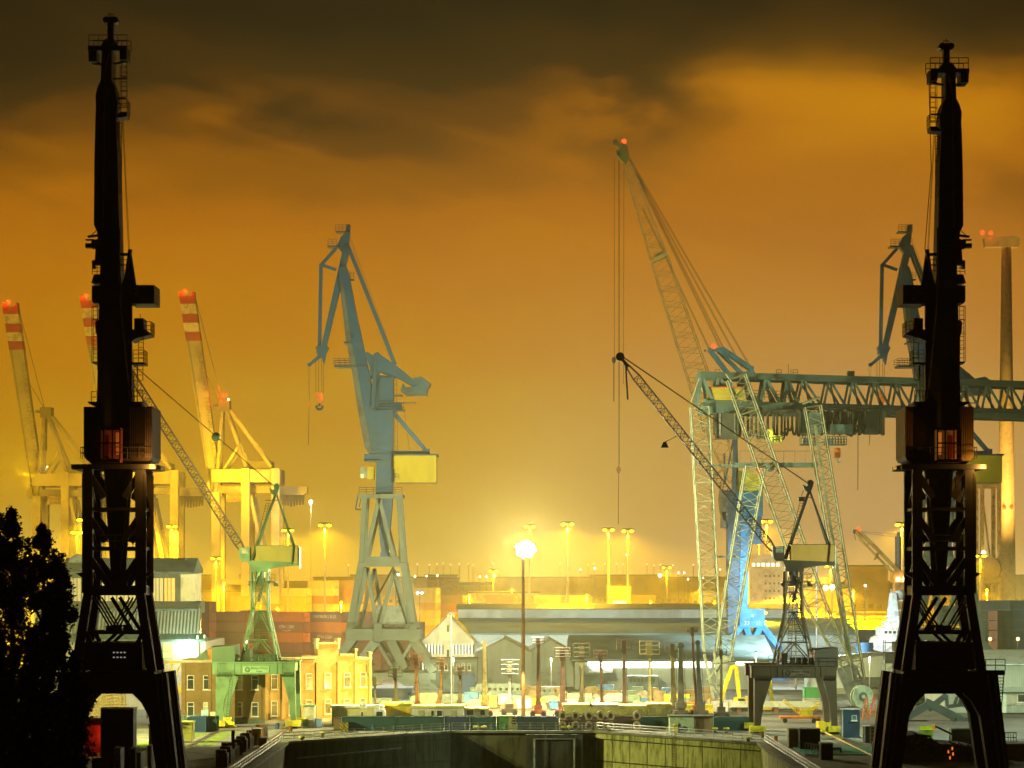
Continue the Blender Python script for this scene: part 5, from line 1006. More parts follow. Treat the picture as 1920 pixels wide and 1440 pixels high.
# ================================================================ shipping containers, each its own object
random.seed(11)
CC = {'orange': ((.62, .17, .02), (.45, .12, .015)), 'rust brown': ((.25, .085, .045), (.17, .06, .03)), 'brown': ((.20, .10, .07), (.14, .07, .05)), 'cream': ((.70, .62, .42), (.52, .46, .3)), 'white': ((.78, .76, .70), (.6, .58, .52)),
      'yellow': ((.72, .48, .06), (.55, .36, .04)), 'ochre': ((.50, .28, .05), (.36, .2, .03)), 'blue': ((.03, .10, .20), (.02, .06, .12)), 'grey': ((.22, .25, .24), (.15, .17, .17)), 'teal': ((.02, .12, .11), (.015, .085, .08)), 'green': ((.10, .50, .12), (.07, .4, .09)), 'dark brown': ((.09, .045, .03), (.06, .03, .02))}
PROTO = {}
def container(colour, loc, rz, label, group, L=12.19, Hh=2.59, sign=None):
    k = (colour, L, Hh, sign)
    if k not in PROTO:
        m = wavemat('container_'+colour.replace(' ', '_'), CC[colour][0], CC[colour][1], 'X', 3.2, .5, bump=.8, noise_amt=.25)
        fm = mat('container_frame_'+colour.replace(' ', '_'), tuple(x*.8 for x in CC[colour][0]), .5, var=.2)
        t = thing('shipping_container', label, 'container', (0, 0, 0), 0, group)
        MB().rng(-L/2+.08, L/2-.08, -1.15, 1.15, .12, Hh-.08).build('body', m, t)
        b = MB()
        for x in (-L/2+.08, L/2-.08):
            for y in (-1.14, 1.14): b.rng(x-.08, x+.08, y-.08, y+.08, 0, Hh)
        for y in (-1.14, 1.14):
            b.rng(-L/2+.16, L/2-.16, y-.07, y+.07, 0, .15); b.rng(-L/2+.16, L/2-.16, y-.07, y+.07, Hh-.12, Hh)
        b.build('frame', fm, t)
        b = MB(); b.rng(L/2-.085, L/2-.04, -1.05, -.03, .15, Hh-.13); b.rng(L/2-.085, L/2-.04, .03, 1.05, .15, Hh-.13)
        for y in (-.75, -.35, .35, .75): b.tube((L/2-.02, y, .2), (L/2-.02, y, Hh-.2), .03, 4)
        b.build('door', fm, t)
        if sign: 
            lm = mat('container_lettering', (.75, .72, .6), .6)
            text(sign, 1.15, 'lettering', lm, t, (0, -1.19, Hh*.52))
            if sign == 'CMA CGM': MB().path([(-1.5, -1.19, .45), (0, -1.19, .3), (1.6, -1.19, .5)], .05, 4).build('swoosh', lm, t)
        PROTO[k] = t; o = t
    else: o = copy_tree(PROTO[k])
    o.location = loc; o.rotation_euler = (0, 0, rz); o['label'] = label; o['group'] = group; return o
RW = ['bottom', 'second', 'third', 'fourth', 'fifth', 'sixth', 'seventh', 'eighth', 'ninth']
def stack(px, D, colours, where, group, rz=R(-40), signs={}):
    n = len(colours)
    for k, c in enumerate(colours):
        if c is None: continue
        row = 'topmost' if k == n-1 and n > 1 else RW[k]+' from the ground' if n > 1 else 'single'
        container(c, ((px-CX)/F*D, D, 2.6*k), rz, '%s container, %s %s' % (c, row if n > 1 else 'standing alone', where), group, sign=signs.get(k))
rb, br = 'rust brown', 'brown'
G1 = 'containers stacked behind the brick office'
stack(368, 614, [br, br, rb, rb, rb, br, br], 'in the stack beside the glazed workshop', G1, signs={5: 'CMA CGM'})
stack(438, 612, [br, br, rb, 'dark brown', br, rb], 'in the stack left of the green crane tower', G1)
stack(486, 640, ['yellow', 'yellow', 'ochre', 'yellow', 'ochre', 'yellow'], 'in the stack seen through the green crane tower', G1)
stack(543, 610, [br, rb, rb, 'orange', rb, 'orange'], 'in the stack right of the green crane tower', G1, signs={4: 'CMA CGM'})
stack(615, 610, [br, rb, br, rb, 'orange', br], 'in the stack left of the blue-grey crane legs', G1, signs={3: 'CMA CGM', 5: 'HAMBURG SÜD'})
stack(688, 612, [br, rb, br, rb, br, rb], 'in the stack behind the blue-grey crane legs', G1)
stack(758, 616, [rb, br, rb, rb, br], 'in the stack right of the blue-grey crane legs', G1)
G2 = 'far sodium-lit container stacks'
pal = ['yellow', 'ochre', 'cream', 'yellow', 'orange', 'ochre', 'yellow']
def far_stack(px, D, n, where, top=None):
    cs = [random.choice(pal) for _ in range(n)]
    if top: cs[-len(top):] = top
    stack(px, D, cs, where, G2, rz=R(random.choice((-40, -38, -42))))
wh_ = ['under the first container crane', 'left of the third crane leg', 'between the crane legs', 'behind the green crane', 'left of the tall lamp mast', 'at the tall lamp mast', 'right of the tall lamp mast', 'at the blue-grey crane']
for i, (px, n) in enumerate(((362, 6), (412, 5), (462, 7), (505, 6), (556, 8), (606, 9), (654, 9), (700, 6))):
    far_stack(px, 800+i, n, 'in the far stack '+wh_[i], ['cream', 'orange', 'white', 'cream'] if px == 606 else ['yellow', 'yellow', 'cream'] if px == 556 else None)
wh2 = ['right of the blue-grey crane', 'above the gabled office', 'left of the white floodlight', 'behind the floodlight pole', 'right of the floodlight', 'left of the middle lamp mast', 'right of middle lamp mast', 'below the twin lamp masts', 'right of the twin lamp masts', 'left of the lattice legs', 'behind the lattice legs']
for i, (px, n, tp) in enumerate(((797, 8, None), (846, 7, ['orange', 'ochre']), (894, 6, ['cream']), (940, 7, None), (1030, 7, ['white', 'cream']), (1080, 7, ['white']), (1120, 6, ['rust brown', 'rust brown']), (1208, 7, ['cream', 'yellow']), (1255, 6, ['ochre']), (1300, 5, ['orange']), (1350, 6, ['yellow']))):
    far_stack(px, 840+i, n, 'in the far stack '+wh2[i], tp)
for i, (px, n, c) in enumerate(((1520, 5, 'grey'), (1575, 3, 'grey'), (1628, 4, 'grey'), (1850, 7, 'grey'), (1912, 7, 'blue'))):
    stack(px, 640+i, [c if k < n-1 else random.choice((c, 'grey')) for k in range(n)], 'in the dim stack '+('right of the warehouse roof', 'left of the blue tank', 'behind the blue tank', 'left of the turbine foot', 'on the far right edge')[i], 'dim containers on the right', rz=R(-8))
stack(1868, 638, ['orange', 'orange', 'orange', 'orange', 'orange', 'orange'], 'in the single orange stack below the yellow frame crane', 'dim containers on the right', rz=R(70))
# yellow office with two lit window bands, and low yellow sheds beyond the warehouse
D = 800; s = F/D
def far_block(name, px0, px1, top, D, m, label, cat='building', lit=None, roof=None):
    s = F/D; t = thing(name, label, cat, (((px0+px1)/2-CX)/s, D, 0)); w_ = (px1-px0)/s/2; zt = H-(top-HZ)/s
    MB().rng(-w_, w_, 0, 12, 0, zt).build('wall', m, t); MB().rng(-w_-.4, w_+.4, -.5, 12.4, zt, zt+.5).build('roof', roof or MATS['slate_roof'], t)
    n = int(w_*2/3.2)
    for k in range(n): MB().rng(-w_+1+3.2*k, -w_+2.6+3.2*k, -.06, 0, zt*.45, zt*.45+1.6).build('window', dkglass, t)
    for (q0, q1) in lit or (): MB().rng(-w_*.6, w_*.6, -.3, -.06, q0, q1).build('lit_band', emit('lit_band_glow', (1, .85, .4), 2.2), t)
    return t
ylw = mat('terminal_yellow', (.68, .45, .10), .7, var=.15, scale=.05)
far_block('terminal_office', 1140, 1183, 1099, 800, ylw, 'yellow terminal office with two lit window bands, below the twin lamp masts', lit=((15, 16.6), (8, 9.4)))
far_block('terminal_shed', 880, 1010, 1112, 900, mat('pale_terminal', (.72, .60, .38), .7), 'pale wide terminal shed behind the floodlight pole')
far_block('terminal_shed', 1500, 1600, 1102, 760, ylw, 'yellow shed with a white sign, behind the small grey portal crane')
far_block('silo_building', 1592, 1665, 1062, 900, ylw, 'tall square yellow silo building at the knuckle-boom crane')
far_block('terminal_shed', 1560, 1690, 1150, 720, mat('orange_shed', (.60, .30, .06), .7), 'low orange shed right of the gantry, behind the white ship')
far_block('terminal_shed', 1570, 1662, 1160, 700, mat('lime_shed', (.30, .50, .04), .7), 'low lime-green shed beside the white ship')
far_block('terminal_shed', 380, 540, 1110, 960, ylw, 'long yellow shed behind the container cranes')
far_block('terminal_shed', 20, 170, 1120, 980, ylw, 'long yellow shed beyond the dark trees')
far_block('warehouse_block', 800, 860, 1085, 1100, mat('warehouse_orange', (.48, .24, .08), .7), 'orange far warehouse block right of the blue-grey crane')
o = MB().rng(-4.5, 4.5, -.3, 0, 0, 2.2).build('white_sign', mat('sign_white', (.85, .84, .8), .5), None, loc=((1528-CX)/F*758, 757, 24-(1095-HZ)/F*758)); tag(o, 'white sign panel on the yellow shed behind the grey portal crane', 'sign')
# ================================================================ lamp masts
polem = mat('mast_pole', (.45, .42, .34), .5, .2, var=.15)
def lamp_mast(px, top, D, c, P, label, kind='disc', bulb=.5, spot=None, em=30, cone=168, name='lamp_mast', pole=None, pr=.28, aim=None):
    s = F/D; z = H-(top-HZ)/s; t = thing(name, label, 'lamp mast', ((px-CX)/s, D, 0), 0, 'tall harbour lamp masts' if kind == 'disc' else None)
    MB().tube((0, 0, 0), (0, 0, z), pr*1.5, 10, pr*.8).build('pole', pole or polem, t)
    em_ = emit('bulb_%s' % ('sodium' if c == SOD or c == SODY else 'white'), tuple(c), em)
    if kind == 'disc':
        MB().tube((0, 0, z-.1), (0, 0, z+.3), 1.9, 12, 1.7).build('lamp_ring', M_darksteel, t)
        for k in range(4):
            a = math.pi/4+math.pi/2*k; MB().ball((1.7*math.cos(a), 1.7*math.sin(a), z-.5), bulb, 8, 6, .6).build('lamp', em_, t)
        if P: point('mast_light', (0, 0, z-1.4), c, P, .9, cone, parent=t)
    else:
        MB().box((0, 0, z+.25), (1.6, .3, .35)).build('lamp_ring', M_darksteel, t)
        for k in (-.5, .5): MB().ball((k, -.1, z-.25), bulb, 8, 6, .8).build('lamp', em_, t)
        if P: point('mast_light', (0, .6, z-.8), c, P, .6, cone, (0, .6+aim, z-.8-10) if aim else None, .5, parent=t)
    return t
LM = [(609, 982, 690, 'tall lamp mast with a bright disc head, left of the blue-grey crane', 260000), (540, 992, 760, 'lamp mast seen through the A-frame of the green crane', 160000),
      (1064, 980, 690, 'tallest lamp mast, middle of the three right of the floodlight', 260000), (1141, 991, 760, 'left mast of the close pair of lamp masts right of the floodlight', 170000),
      (1177, 993, 740, 'right mast of the close pair of lamp masts right of the floodlight', 170000), (993, 985, 820, 'lamp mast rising just above the white floodlight', 120000),
      (1437, 975, 700, 'lamp mast behind the blue tower crane', 200000), (1691, 981, 700, 'lamp mast left of the dark brown crane, above the deck crane', 200000),
      (157, 972, 690, 'bright lamp mast at the edge of the near-black crane', 220000), (144, 996, 800, 'lower lamp mast between the trees and the near-black crane', 120000),
      (268, 1003, 830, 'lamp mast right of the near-black crane legs', 120000), (322, 985, 900, 'lamp mast under the container cranes', 120000), (1425, 1145, 620, 'short lamp mast at the foot of the blue tower crane', 25000)]
for px, top, D, lb_, P_ in LM: lamp_mast(px, top, D, SOD, P_*2.6, lb_, bulb=.55 if D < 780 else .6)
# further sodium light over the terminal
for px, top, D, lb_, P_ in ((60, 1040, 860, 'lamp mast low between the trees on the far left', 150000), (405, 1045, 850, 'short lamp mast between container crane legs', 140000), (925, 1068, 900, 'short lamp mast left of the floodlight pole', 110000), (1250, 1062, 900, 'short lamp mast left of the lattice legs', 130000), (1557, 1060, 820, 'short lamp mast behind the grey portal crane', 130000), (1838, 1040, 760, 'lamp mast in the pale yellow frame crane', 110000)):
    lamp_mast(px, top, D, SOD, P_*2.6, lb_, bulb=.45, cone=164)
lamp_mast(787, 1110, 560, COOL, 9000, 'small lamp mast with two white heads, left of the gabled office', 'twin', .3, cone=130, aim=12, em=8, pole=M_darksteel, pr=.1)
lamp_mast(846, 1152, 432, SODY, 70000, 'thin pale pole with an added warm lamp, left of the rusty floodlight mast', 'twin', .12, em=3, pr=.09, cone=165)  # the pole is real, the warm lamp on it is added
# the great white floodlight, its disc of bulbs widened to stand for glare
D = 415; s = F/D
t = thing('flood_or_fill_mast', 'rust-brown mast carrying the brightest white floodlight, centre of the yard', 'floodlight mast', ((981-CX)/s, D, 0)); zt = H-(1030-HZ)/s
MB().tube((0, 0, 0), (0, 0, zt+1), .36, 14, .24).build('pole', mat('rusty_pole', (.30, .17, .07), .6, .1, var=.3), t)
b = MB(); b.rng(-1.6, 2.2, -.15, .15, zt+.7, zt+1.0); b.rng(-1.2, 1.8, -.15, .15, zt-.5, zt-.3); b.build('lamp_frame', M_darksteel, t)
for x, z_ in [(.4+1.5*math.sqrt(k/34)*math.cos(k*2.4), 1.25*math.sqrt(k/34)*math.sin(k*2.4)) for k in range(35)]: MB().ball((x, -.45, zt+z_), .34, 10, 8).build('lamp', emit('flood_bulb', (1, 1, .95), 80), t)
point('floodlight', (.4, 2.3, zt), (1, .89, .50), 410000, 1.2, parent=t)
# street lamps on the distant bridge, and scattered works lights
dist = [(783, 1058), (805, 1059), (819, 1058), (831, 1057), (845, 1059), (861, 1058), (878, 1057), (887, 1060), (924, 1057), (1050, 1057), (1103, 1059), (1113, 1057), (1134, 1057), (1156, 1057), (1168, 1058), (1213, 1058), (1226, 1060), (1238, 1059), (1262, 1060), (1300, 1059), (653, 1060), (703, 1059)]
p0_ = None
for i, (px, py) in enumerate(dist):
    D = 1850; s = F/D; 
    if p0_ is None:
        t = thing('street_lamp', 'tiny street lamp', 'street lamp', (0, D, 0)); MB().tube((0, 0, 0), (0, 0, 35), .25, 6).build('pole', polem, t); MB().ball((0, 0, 35.3), .6, 6, 4).build('lamp', emit('bulb_far', (1, .62, .2), 5), t); p0_ = t; o = t
    else: o = copy_tree(p0_)
    o.location = ((px-CX)/s, D, H-(py-HZ)/s-35.3); o['group'] = 'row of street lamps on the distant bridge'; o['label'] = 'tiny street lamp in the row along the distant bridge'
low = [(1088, 1068, 'pair'), (1115, 1066, ''), (1237, 1079, 'bright'), (1272, 1074, ''), (1283, 1074, ''), (778, 1081, ''), (800, 1080, ''), (820, 1079, ''), (900, 1081, ''), (912, 1081, ''), (928, 1080, ''), (1290, 1086, ''), (1318, 1084, ''), (1350, 1068, ''), (1560, 1101, 'bright'), (1548, 1102, 'bright'), (1622, 1098, ''), (85, 880, ''), (1175, 1040, ''), (1335, 1139, ''), (1398, 1138, 'bright'), (1416, 1137, 'bright')]
nx = ['below the left lamp mast', 'right of the floodlight', 'left of the lattice legs', 'beyond the warehouse', 'at the warehouse ridge', 'behind the gantry', 'above the sheds', 'in the far haze']
for i, (px, py, k_) in enumerate(low):
    D = 1000 if py < 1095 else 660; s = F/D; z = H-(py-HZ)/s
    t = thing('works_light', 'small works light on a thin post near the horizon', 'lamp', ((px-CX)/s, D, 0), 0, 'small works lights along the horizon'); MB().tube((0, 0, 0), (0, 0, z), .15, 6).build('post', polem, t)
    MB().ball((0, -.4, z), .7 if k_ == 'bright' else .30, 8, 6).build('lamp', emit('bulb_far2', (1, .72, .3), 26 if True else 0), t)
for a_, lb_ in ((1605, 'left of the pair'), (1614, 'right of the pair')): pass
for px, py, D, lb_ in ((1633, 1201, 560, 'red-orange light at the blue storage tank'), (1856, 1198, 600, 'orange light low between the crane and the turbine'), (1908, 1198, 600, 'orange light at the right edge of the picture')):
    s = F/D; t = thing('works_light', lb_, 'lamp', ((px-CX)/s, D, 0)); z = H-(py-HZ)/s; MB().tube((0, 0, 0), (0, 0, z), .1, 6).build('post', polem, t); MB().ball((0, -.3, z), .4, 8, 6).build('lamp', emit('bulb_orange', (1, .35, .08), 22), t)
for px, py, D, lb_ in ((631, 1204, 590, 'small yellow yard lamp at the lowest container letters'), (463, 1203, 590, 'small yellow yard lamp left of the green crane tower'), (583, 941, 880, 'bright lamp on an arm right of the container crane girder')):
    s = F/D; t = thing('yard_or_fill_lamp', lb_, 'lamp', ((px-CX)/s, D, 0)); z = H-(py-HZ)/s; MB().tube((0, 0, 0), (0, 0, z), .1, 6).build('post', polem, t); MB().ball((0, -.3, z), .4 if D < 800 else .7, 8, 6).build('lamp', emit('bulb_far2', (1, .72, .3), 26), t)
    if D < 800: point('yard_or_fill_light', (0, -9, z+3), (1, .58, .10), 30000, .4, parent=t)
    if D > 800: point('yard_or_fill_light', (0, -1.2, z-.5), (1, .8, .4), 30000, .5, parent=t)
# ================================================================ light for the yard, from masts and lamps added for it
for x, y, c, P_, aim, lb_ in ((-77, 345, (1, .95, .36), 330000, (-38, 392, 3), 'left'), (78, 345, (.72, 1, .72), 110000, (45, 400, 6), 'right')):  # two unseen masts added for front light on cranes and quay
    t = thing('flood_or_fill_mast', 'added unseen floodlight mast just outside the picture, %s of the dock' % lb_, 'floodlight mast', (x, y, 0)); MB().tube((0, 0, 0), (0, 0, 24), .35, 12, .2).build('pole', polem, t)
    MB().rng(-1.2, 1.2, -.2, .2, 23.6, 24.2).build('lamp_frame', M_darksteel, t)
    for k in (-.8, 0, .8): MB().box((k, .25, 23.7), (.6, .1, .4)).build('lamp', emit('fill_flood_bulb', (.95, 1, .85), 20), t)
    v = Vector((x, y, 24)); point('mast_fill_light', (0, .6, 23.6), c, P_, .5, 110, Vector(aim)-Vector((x, y, 24))+Vector((0, .6, 23.6)), .5, parent=t)
t = thing('floodlight', 'added unseen floodlight on the yellow shed roof shining on the brick office', 'floodlight', (-17, 398, 3.5)); MB().tube((0, 0, 0), (0, 0, 1.2), .06, 6).build('post', polem, t); MB().box((0, 0, 1.4), (.5, .3, .4)).build('lamp_housing', M_darksteel, t)
point('office_fill_light', (-.4, -2.5, 1.6), (1, .72, .14), 40000, .2, 110, (-18, 4, 1.5), .4, parent=t)  # lamp added on the roof to light the turned brick wing
for x, y, z, c, P_ in ((24, 408, 9, (1, .84, .40), 7000), (2, 412, 8.5, (1, .80, .35), 6000), (43, 412, 9, (1, .9, .5), 6000)): point('yard_fill_light', (x, y, z), c, P_, .4, 160)  # fill lights without fixtures, added to brighten the lift yard

# warehouse wall lamp, then unseen lights added before container cranes and turbine
t = thing('wall_floodlight', 'white floodlight burst on the warehouse wall beside the cream gabled office', 'lamp', ((918-CX)/F*574, 574, 0)); zz = H-(1212-HZ)/F*574
MB().tube((0, 0, 0), (0, 0, zz), .12, 6).build('post', polem, t); MB().ball((0, -.3, zz), .5, 10, 8).build('lamp', emit('flood_bulb2', (.95, 1, .9), 60), t); point('wall_light', (0, -2, zz), (.95, 1, .72), 9000, .6, parent=t)
for x in ((415-CX)/F*900, (230-CX)/F*915, (80-CX)/F*935): point('crane_fill_light', (x+6, 872, 62), SOD, 100000, 1)  # added in front of the cranes to brighten their frames
point('turbine_fill_light', ((1887-CX)/F*1000-8, 940, 6), (1, .66, .20), 1500000, 1, 64, ((1887-CX)/F*1000, 1000, 115), .7)  # uplight added to make the turbine tower glow
for x, D, z, P_, lb_ in ((-12, 492, 8, 9000, 'in front of the left gabled shed'), (8, 490, 8, 10000, 'in front of the right gabled shed'), (28, 488, 8, 10000, 'in front of the strip-lit hall, left'), (50, 492, 9, 12000, 'in front of the strip-lit hall, right'), (70, 470, 9, 12000, 'beside the curved hall'), (98, 396, 20, 60000, 'before the cladded hall'), (-70, 425, 9, 8000, 'before the glazed workshop')):  # posts and lamps added to brighten the sheds and halls
    t = thing('yard_or_fill_lamp', 'small added fill lamp on a post '+lb_, 'lamp', (x, D, 0)); MB().tube((0, 0, 0), (0, 0, z), .08, 6).build('post', polem, t); MB().box((0, 0, z+.1), (.5, .3, .15)).build('lamp_housing', M_darksteel, t); point('yard_or_fill_light', (0, -.2, z-.3), (.86, 1, .72), P_, .3, 172, parent=t)
d_ = bpy.data.lights.new('strip_area', 'AREA'); d_.shape = 'RECTANGLE'; d_.size = 26; d_.size_y = 1.0; d_.energy = 9000; d_.color = (1, .98, .8); o = bpy.data.objects.new('strip_area', d_); col.objects.link(o); o.location = (30, 519.3, 5.3); o.rotation_euler = (R(-90), 0, 0)
FB = [mat('far_amber', (.75, .50, .14), .8, var=.2, scale=.05), mat('far_ochre', (.62, .38, .10), .8, var=.2, scale=.05), mat('far_cream', (.68, .58, .36), .8, var=.15, scale=.05), mat('far_rust', (.60, .28, .08), .8, var=.2, scale=.05)]
random.seed(31)
edges = [(330, 400), (400, 452), (452, 520), (520, 590), (590, 660), (660, 742), (742, 800), (800, 858), (858, 930), (930, 986), (986, 1046), (1046, 1110), (1110, 1190), (1190, 1240), (1240, 1300), (1300, 1380), (1380, 1440), (1440, 1530), (1530, 1600), (1600, 1700), (1700, 1800), (1800, 1880), (1880, 1960), (-60, 40), (40, 120), (120, 200), (200, 270), (270, 330)]
AN = ['under the first container crane boom', 'at the boom foot of the first container crane', 'between the first container crane legs', 'behind the green crane A-frame', 'behind the tall left lamp mast', 'between lamp mast and blue-grey crane', 'inside the blue-grey crane tower', 'just right of the blue-grey crane', 'above the cream gabled office', 'just left of the floodlight', 'just right of the floodlight', 'behind the middle lamp mast', 'behind the close pair of masts', 'just right of the close pair of masts', 'halfway to the lattice legs', 'behind the left lattice leg', 'behind the blue tower', 'behind the beige deckhouse', 'behind the grey crane machine house', 'behind the deck crane boom', 'behind the dark brown crane', 'behind the yellow frame crane', 'at the wind turbine foot', 'at the left picture edge', 'above the tallest dark tree', 'above the spreading dark tree', 'behind the near-black crane legs', 'right of the near-black crane']
side = ['amber', 'ochre', 'cream', 'rust-orange']
for i, (a0, a1) in enumerate(edges):
    k = (i*7+i//3) % 4; far_block('industrial_block', a0-3, a1-1, random.choice((1079, 1083, 1087, 1091, 1096)), 1250+20*(i % 5), FB[k], '%s industrial block on the horizon, %s' % (side[k], AN[i]))
for i, x in enumerate((-190, -90, 0, 90, 190)):  # lamps added to brighten the blocks behind them
    t = thing('fill_works_lamp', 'added far sodium lamp lighting the horizon blocks', 'lamp', (x, 1150, 0), 0, 'added far sodium lamps before the horizon blocks'); MB().tube((0, 0, 0), (0, 0, 18), .2, 6).build('post', polem, t); MB().ball((0, 0, 18.4), .6, 8, 6).build('lamp', MATS['bulb_sodium'], t); point('works_fill_light', (0, -1.2, 18), SOD, 450000, .5, 178, None, .05, parent=t)
lamp_mast(1531, 1034, 560, COOL, 45000, 'lamp mast with a dark head seen between the right lattice legs', 'twin', .3, cone=130, aim=12, em=12, pr=.2)
lamp_mast(742, 1075, 528, COOL, 150000, 'added lamp mast hidden behind the blue-grey crane tower', 'twin', .3, cone=130, aim=12, em=8, pr=.15)  # hidden mast added to light the warehouse and halls
lamp_mast(1492, 1085, 520, COOL, 130000, 'added lamp mast hidden behind the grey portal crane tower', 'twin', .3, cone=130, aim=12, em=8, pr=.15)  # second hidden mast, added for the same roofs and walls
for i, (px, D, z, P_) in enumerate(((300, 770, 16, 90000), (420, 775, 22, 110000), (520, 770, 14, 110000), (640, 770, 16, 110000), (770, 790, 16, 90000), (880, 800, 18, 80000), (1100, 800, 18, 90000), (1220, 790, 16, 90000), (1340, 780, 16, 80000), (1500, 690, 20, 60000), (1600, 690, 20, 80000), (1850, 770, 20, 60000), (60, 780, 18, 90000), (180, 770, 16, 90000))):
    t = thing('fill_works_lamp', 'added sodium fill lamp on a short post %s' % (['beyond the near-black crane', 'under the container cranes', 'behind the green crane', 'left of the tall lamp mast foot', 'right of the blue-grey crane', 'above the cream office', 'under the middle lamp mast', 'under the close pair of masts', 'behind the lattice legs', 'behind the grey crane', 'at the orange shed', 'in the yellow frame crane', 'far left beyond the trees', 'beyond the dark trees'][i]), 'lamp', ((px-CX)/F*D, D, 0))
    MB().tube((0, 0, 0), (0, 0, z), .15, 6).build('post', polem, t); MB().ball((0, 0, z+.3), .4, 8, 6).build('lamp', MATS['bulb_sodium'], t); point('works_fill_light', (0, -1.2, z+.2), SOD, P_*3.0, .5, 164, parent=t)  # lamps added to brighten the stacks and haze of the terminal
# ================================================================ the yard at the dock head
def s_at(D): return F/D
def lift(px, top, foot_px, D, colour, wdt, label, cage=(12, 10), hcage=None, base='rust', lean=True, second=None):
    s = F/D; gy = ground_row(D); P = lambda a, q, y=0.0: Vector(((a-foot_px)/s, y, (gy-q)/s)); t = thing('boom_lift', label, 'boom lift', ((foot_px-CX)/s, D, 0), 0, 'boom lifts with raised arms at the dock head')
    m = mat('lift_'+colour.replace(' ', '_'), LC[colour], .5, .1, var=.3, scale=1.2, dirt=tuple(x*.35 for x in LC[colour])); bm = mat('lift_base_'+base, {'rust': (.36, .13, .07), 'dark': (.08, .07, .05), 'red': (.45, .12, .05)}[base], .6, var=.3)
    k = wdt/s
    b = MB(); b.rng(-1.25, 1.25, -1.2, 1.2, .45, 1.15); b.rng(-.7, .7, -.7, .7, 1.15, 2.0); bs = b.build('chassis', bm, t)
    for x in (-.95, .95):
        for y in (-1.15, 1.15): MB().tube((x, y-.18, .45), (x, y+.18, .45), .45, 14).build('wheel', mat('tyre', (.03, .03, .03), .8), bs)
    ctop = top+(cage[1] if cage else 0)
    mid = (foot_px+px)/2
    b = MB(); b.bar((0, 0, 1.6), P(foot_px*.4+px*.6, gy-(gy-ctop)*.5), k, k, k*.85, k*.85); b.bar(P(foot_px*.4+px*.6, gy-(gy-ctop)*.5), P(px, ctop), k*.72, k*.72, k*.6, k*.6); b.rng(-k*.75, k*.75, -k*.75, k*.75, 1.6, 2.6); b.build('boom', m, t)
    b = MB(); b.tube((k*.7, -.2, 2.0), P(px+wdt*.45, ctop+6, -.2), .05, 4); b.tube((-k*.5, -k*.5, 2.0), P(px-wdt*.3, ctop+20, -.3), .035, 4); b.build('hose', M_darksteel, t)
    if cage:
        cw, ch = cage; b = MB(); x0, x1 = P(px-cw*1.15, 0).x, P(px+cw*1.15, 0).x; z0 = P(0, top+ch).z; z1 = P(0, top).z
        nr = 4 if ch > 16 else 3
        for y in (-.5, .5):
            for k2 in range(nr): zz = z0+(z1-z0)*k2/(nr-1); b.tube((x0, y, zz), (x1, y, zz), .035, 4)
            for x in (x0, x1): b.tube((x, y, z0), (x, y, z1), .035, 4)
        for x in (x0, x1):
            for zz in (z0, (z0+z1)/2, z1): b.tube((x, -.5, zz), (x, .5, zz), .035, 4)
        b.bar((x0, 0, z0+(z1-z0)*.25), (x1, 0, z0+(z1-z0)*.25), .12, .3) if ch < 16 else None
        bk_ = b.build('basket', mat('cage_'+colour.replace(' ', '_'), tuple(x*.28 for x in LC[colour]), .5, .1), t)
        MB().rng(x0, x1, -.5, .5, z0-.1, z0).build('basket_floor', m, bk_)
        b = MB(); b.rng(P(px-cw*.42, 0).x, P(px+cw*.30, 0).x, -.35, .35, z0-.3, z1-(z1-z0)*.12); b.bar(P(px, ctop+8), P(px, ctop-1), k*.9, k*.9); b.build('basket_head', mat('head_'+colour.replace(' ', '_'), tuple(x*.30 for x in LC[colour]), .6), t)
    else:
        MB().tube(P(px, ctop, -k*.3), P(px, ctop, k*.3), k*.5, 12).build('boom_head', m, t)
    return t
LC = {'yellow green': (.42, .46, .14), 'orange': (.50, .20, .04), 'pale orange': (.52, .28, .07), 'rusty': (.15, .07, .035), 'olive': (.14, .115, .05), 'cream': (.60, .50, .20), 'dark grey': (.09, .095, .07), 'dark blue': (.06, .075, .085), 'white': (.70, .70, .50), 'olive green': (.14, .15, .05), 'rose brown': (.17, .09, .06)}
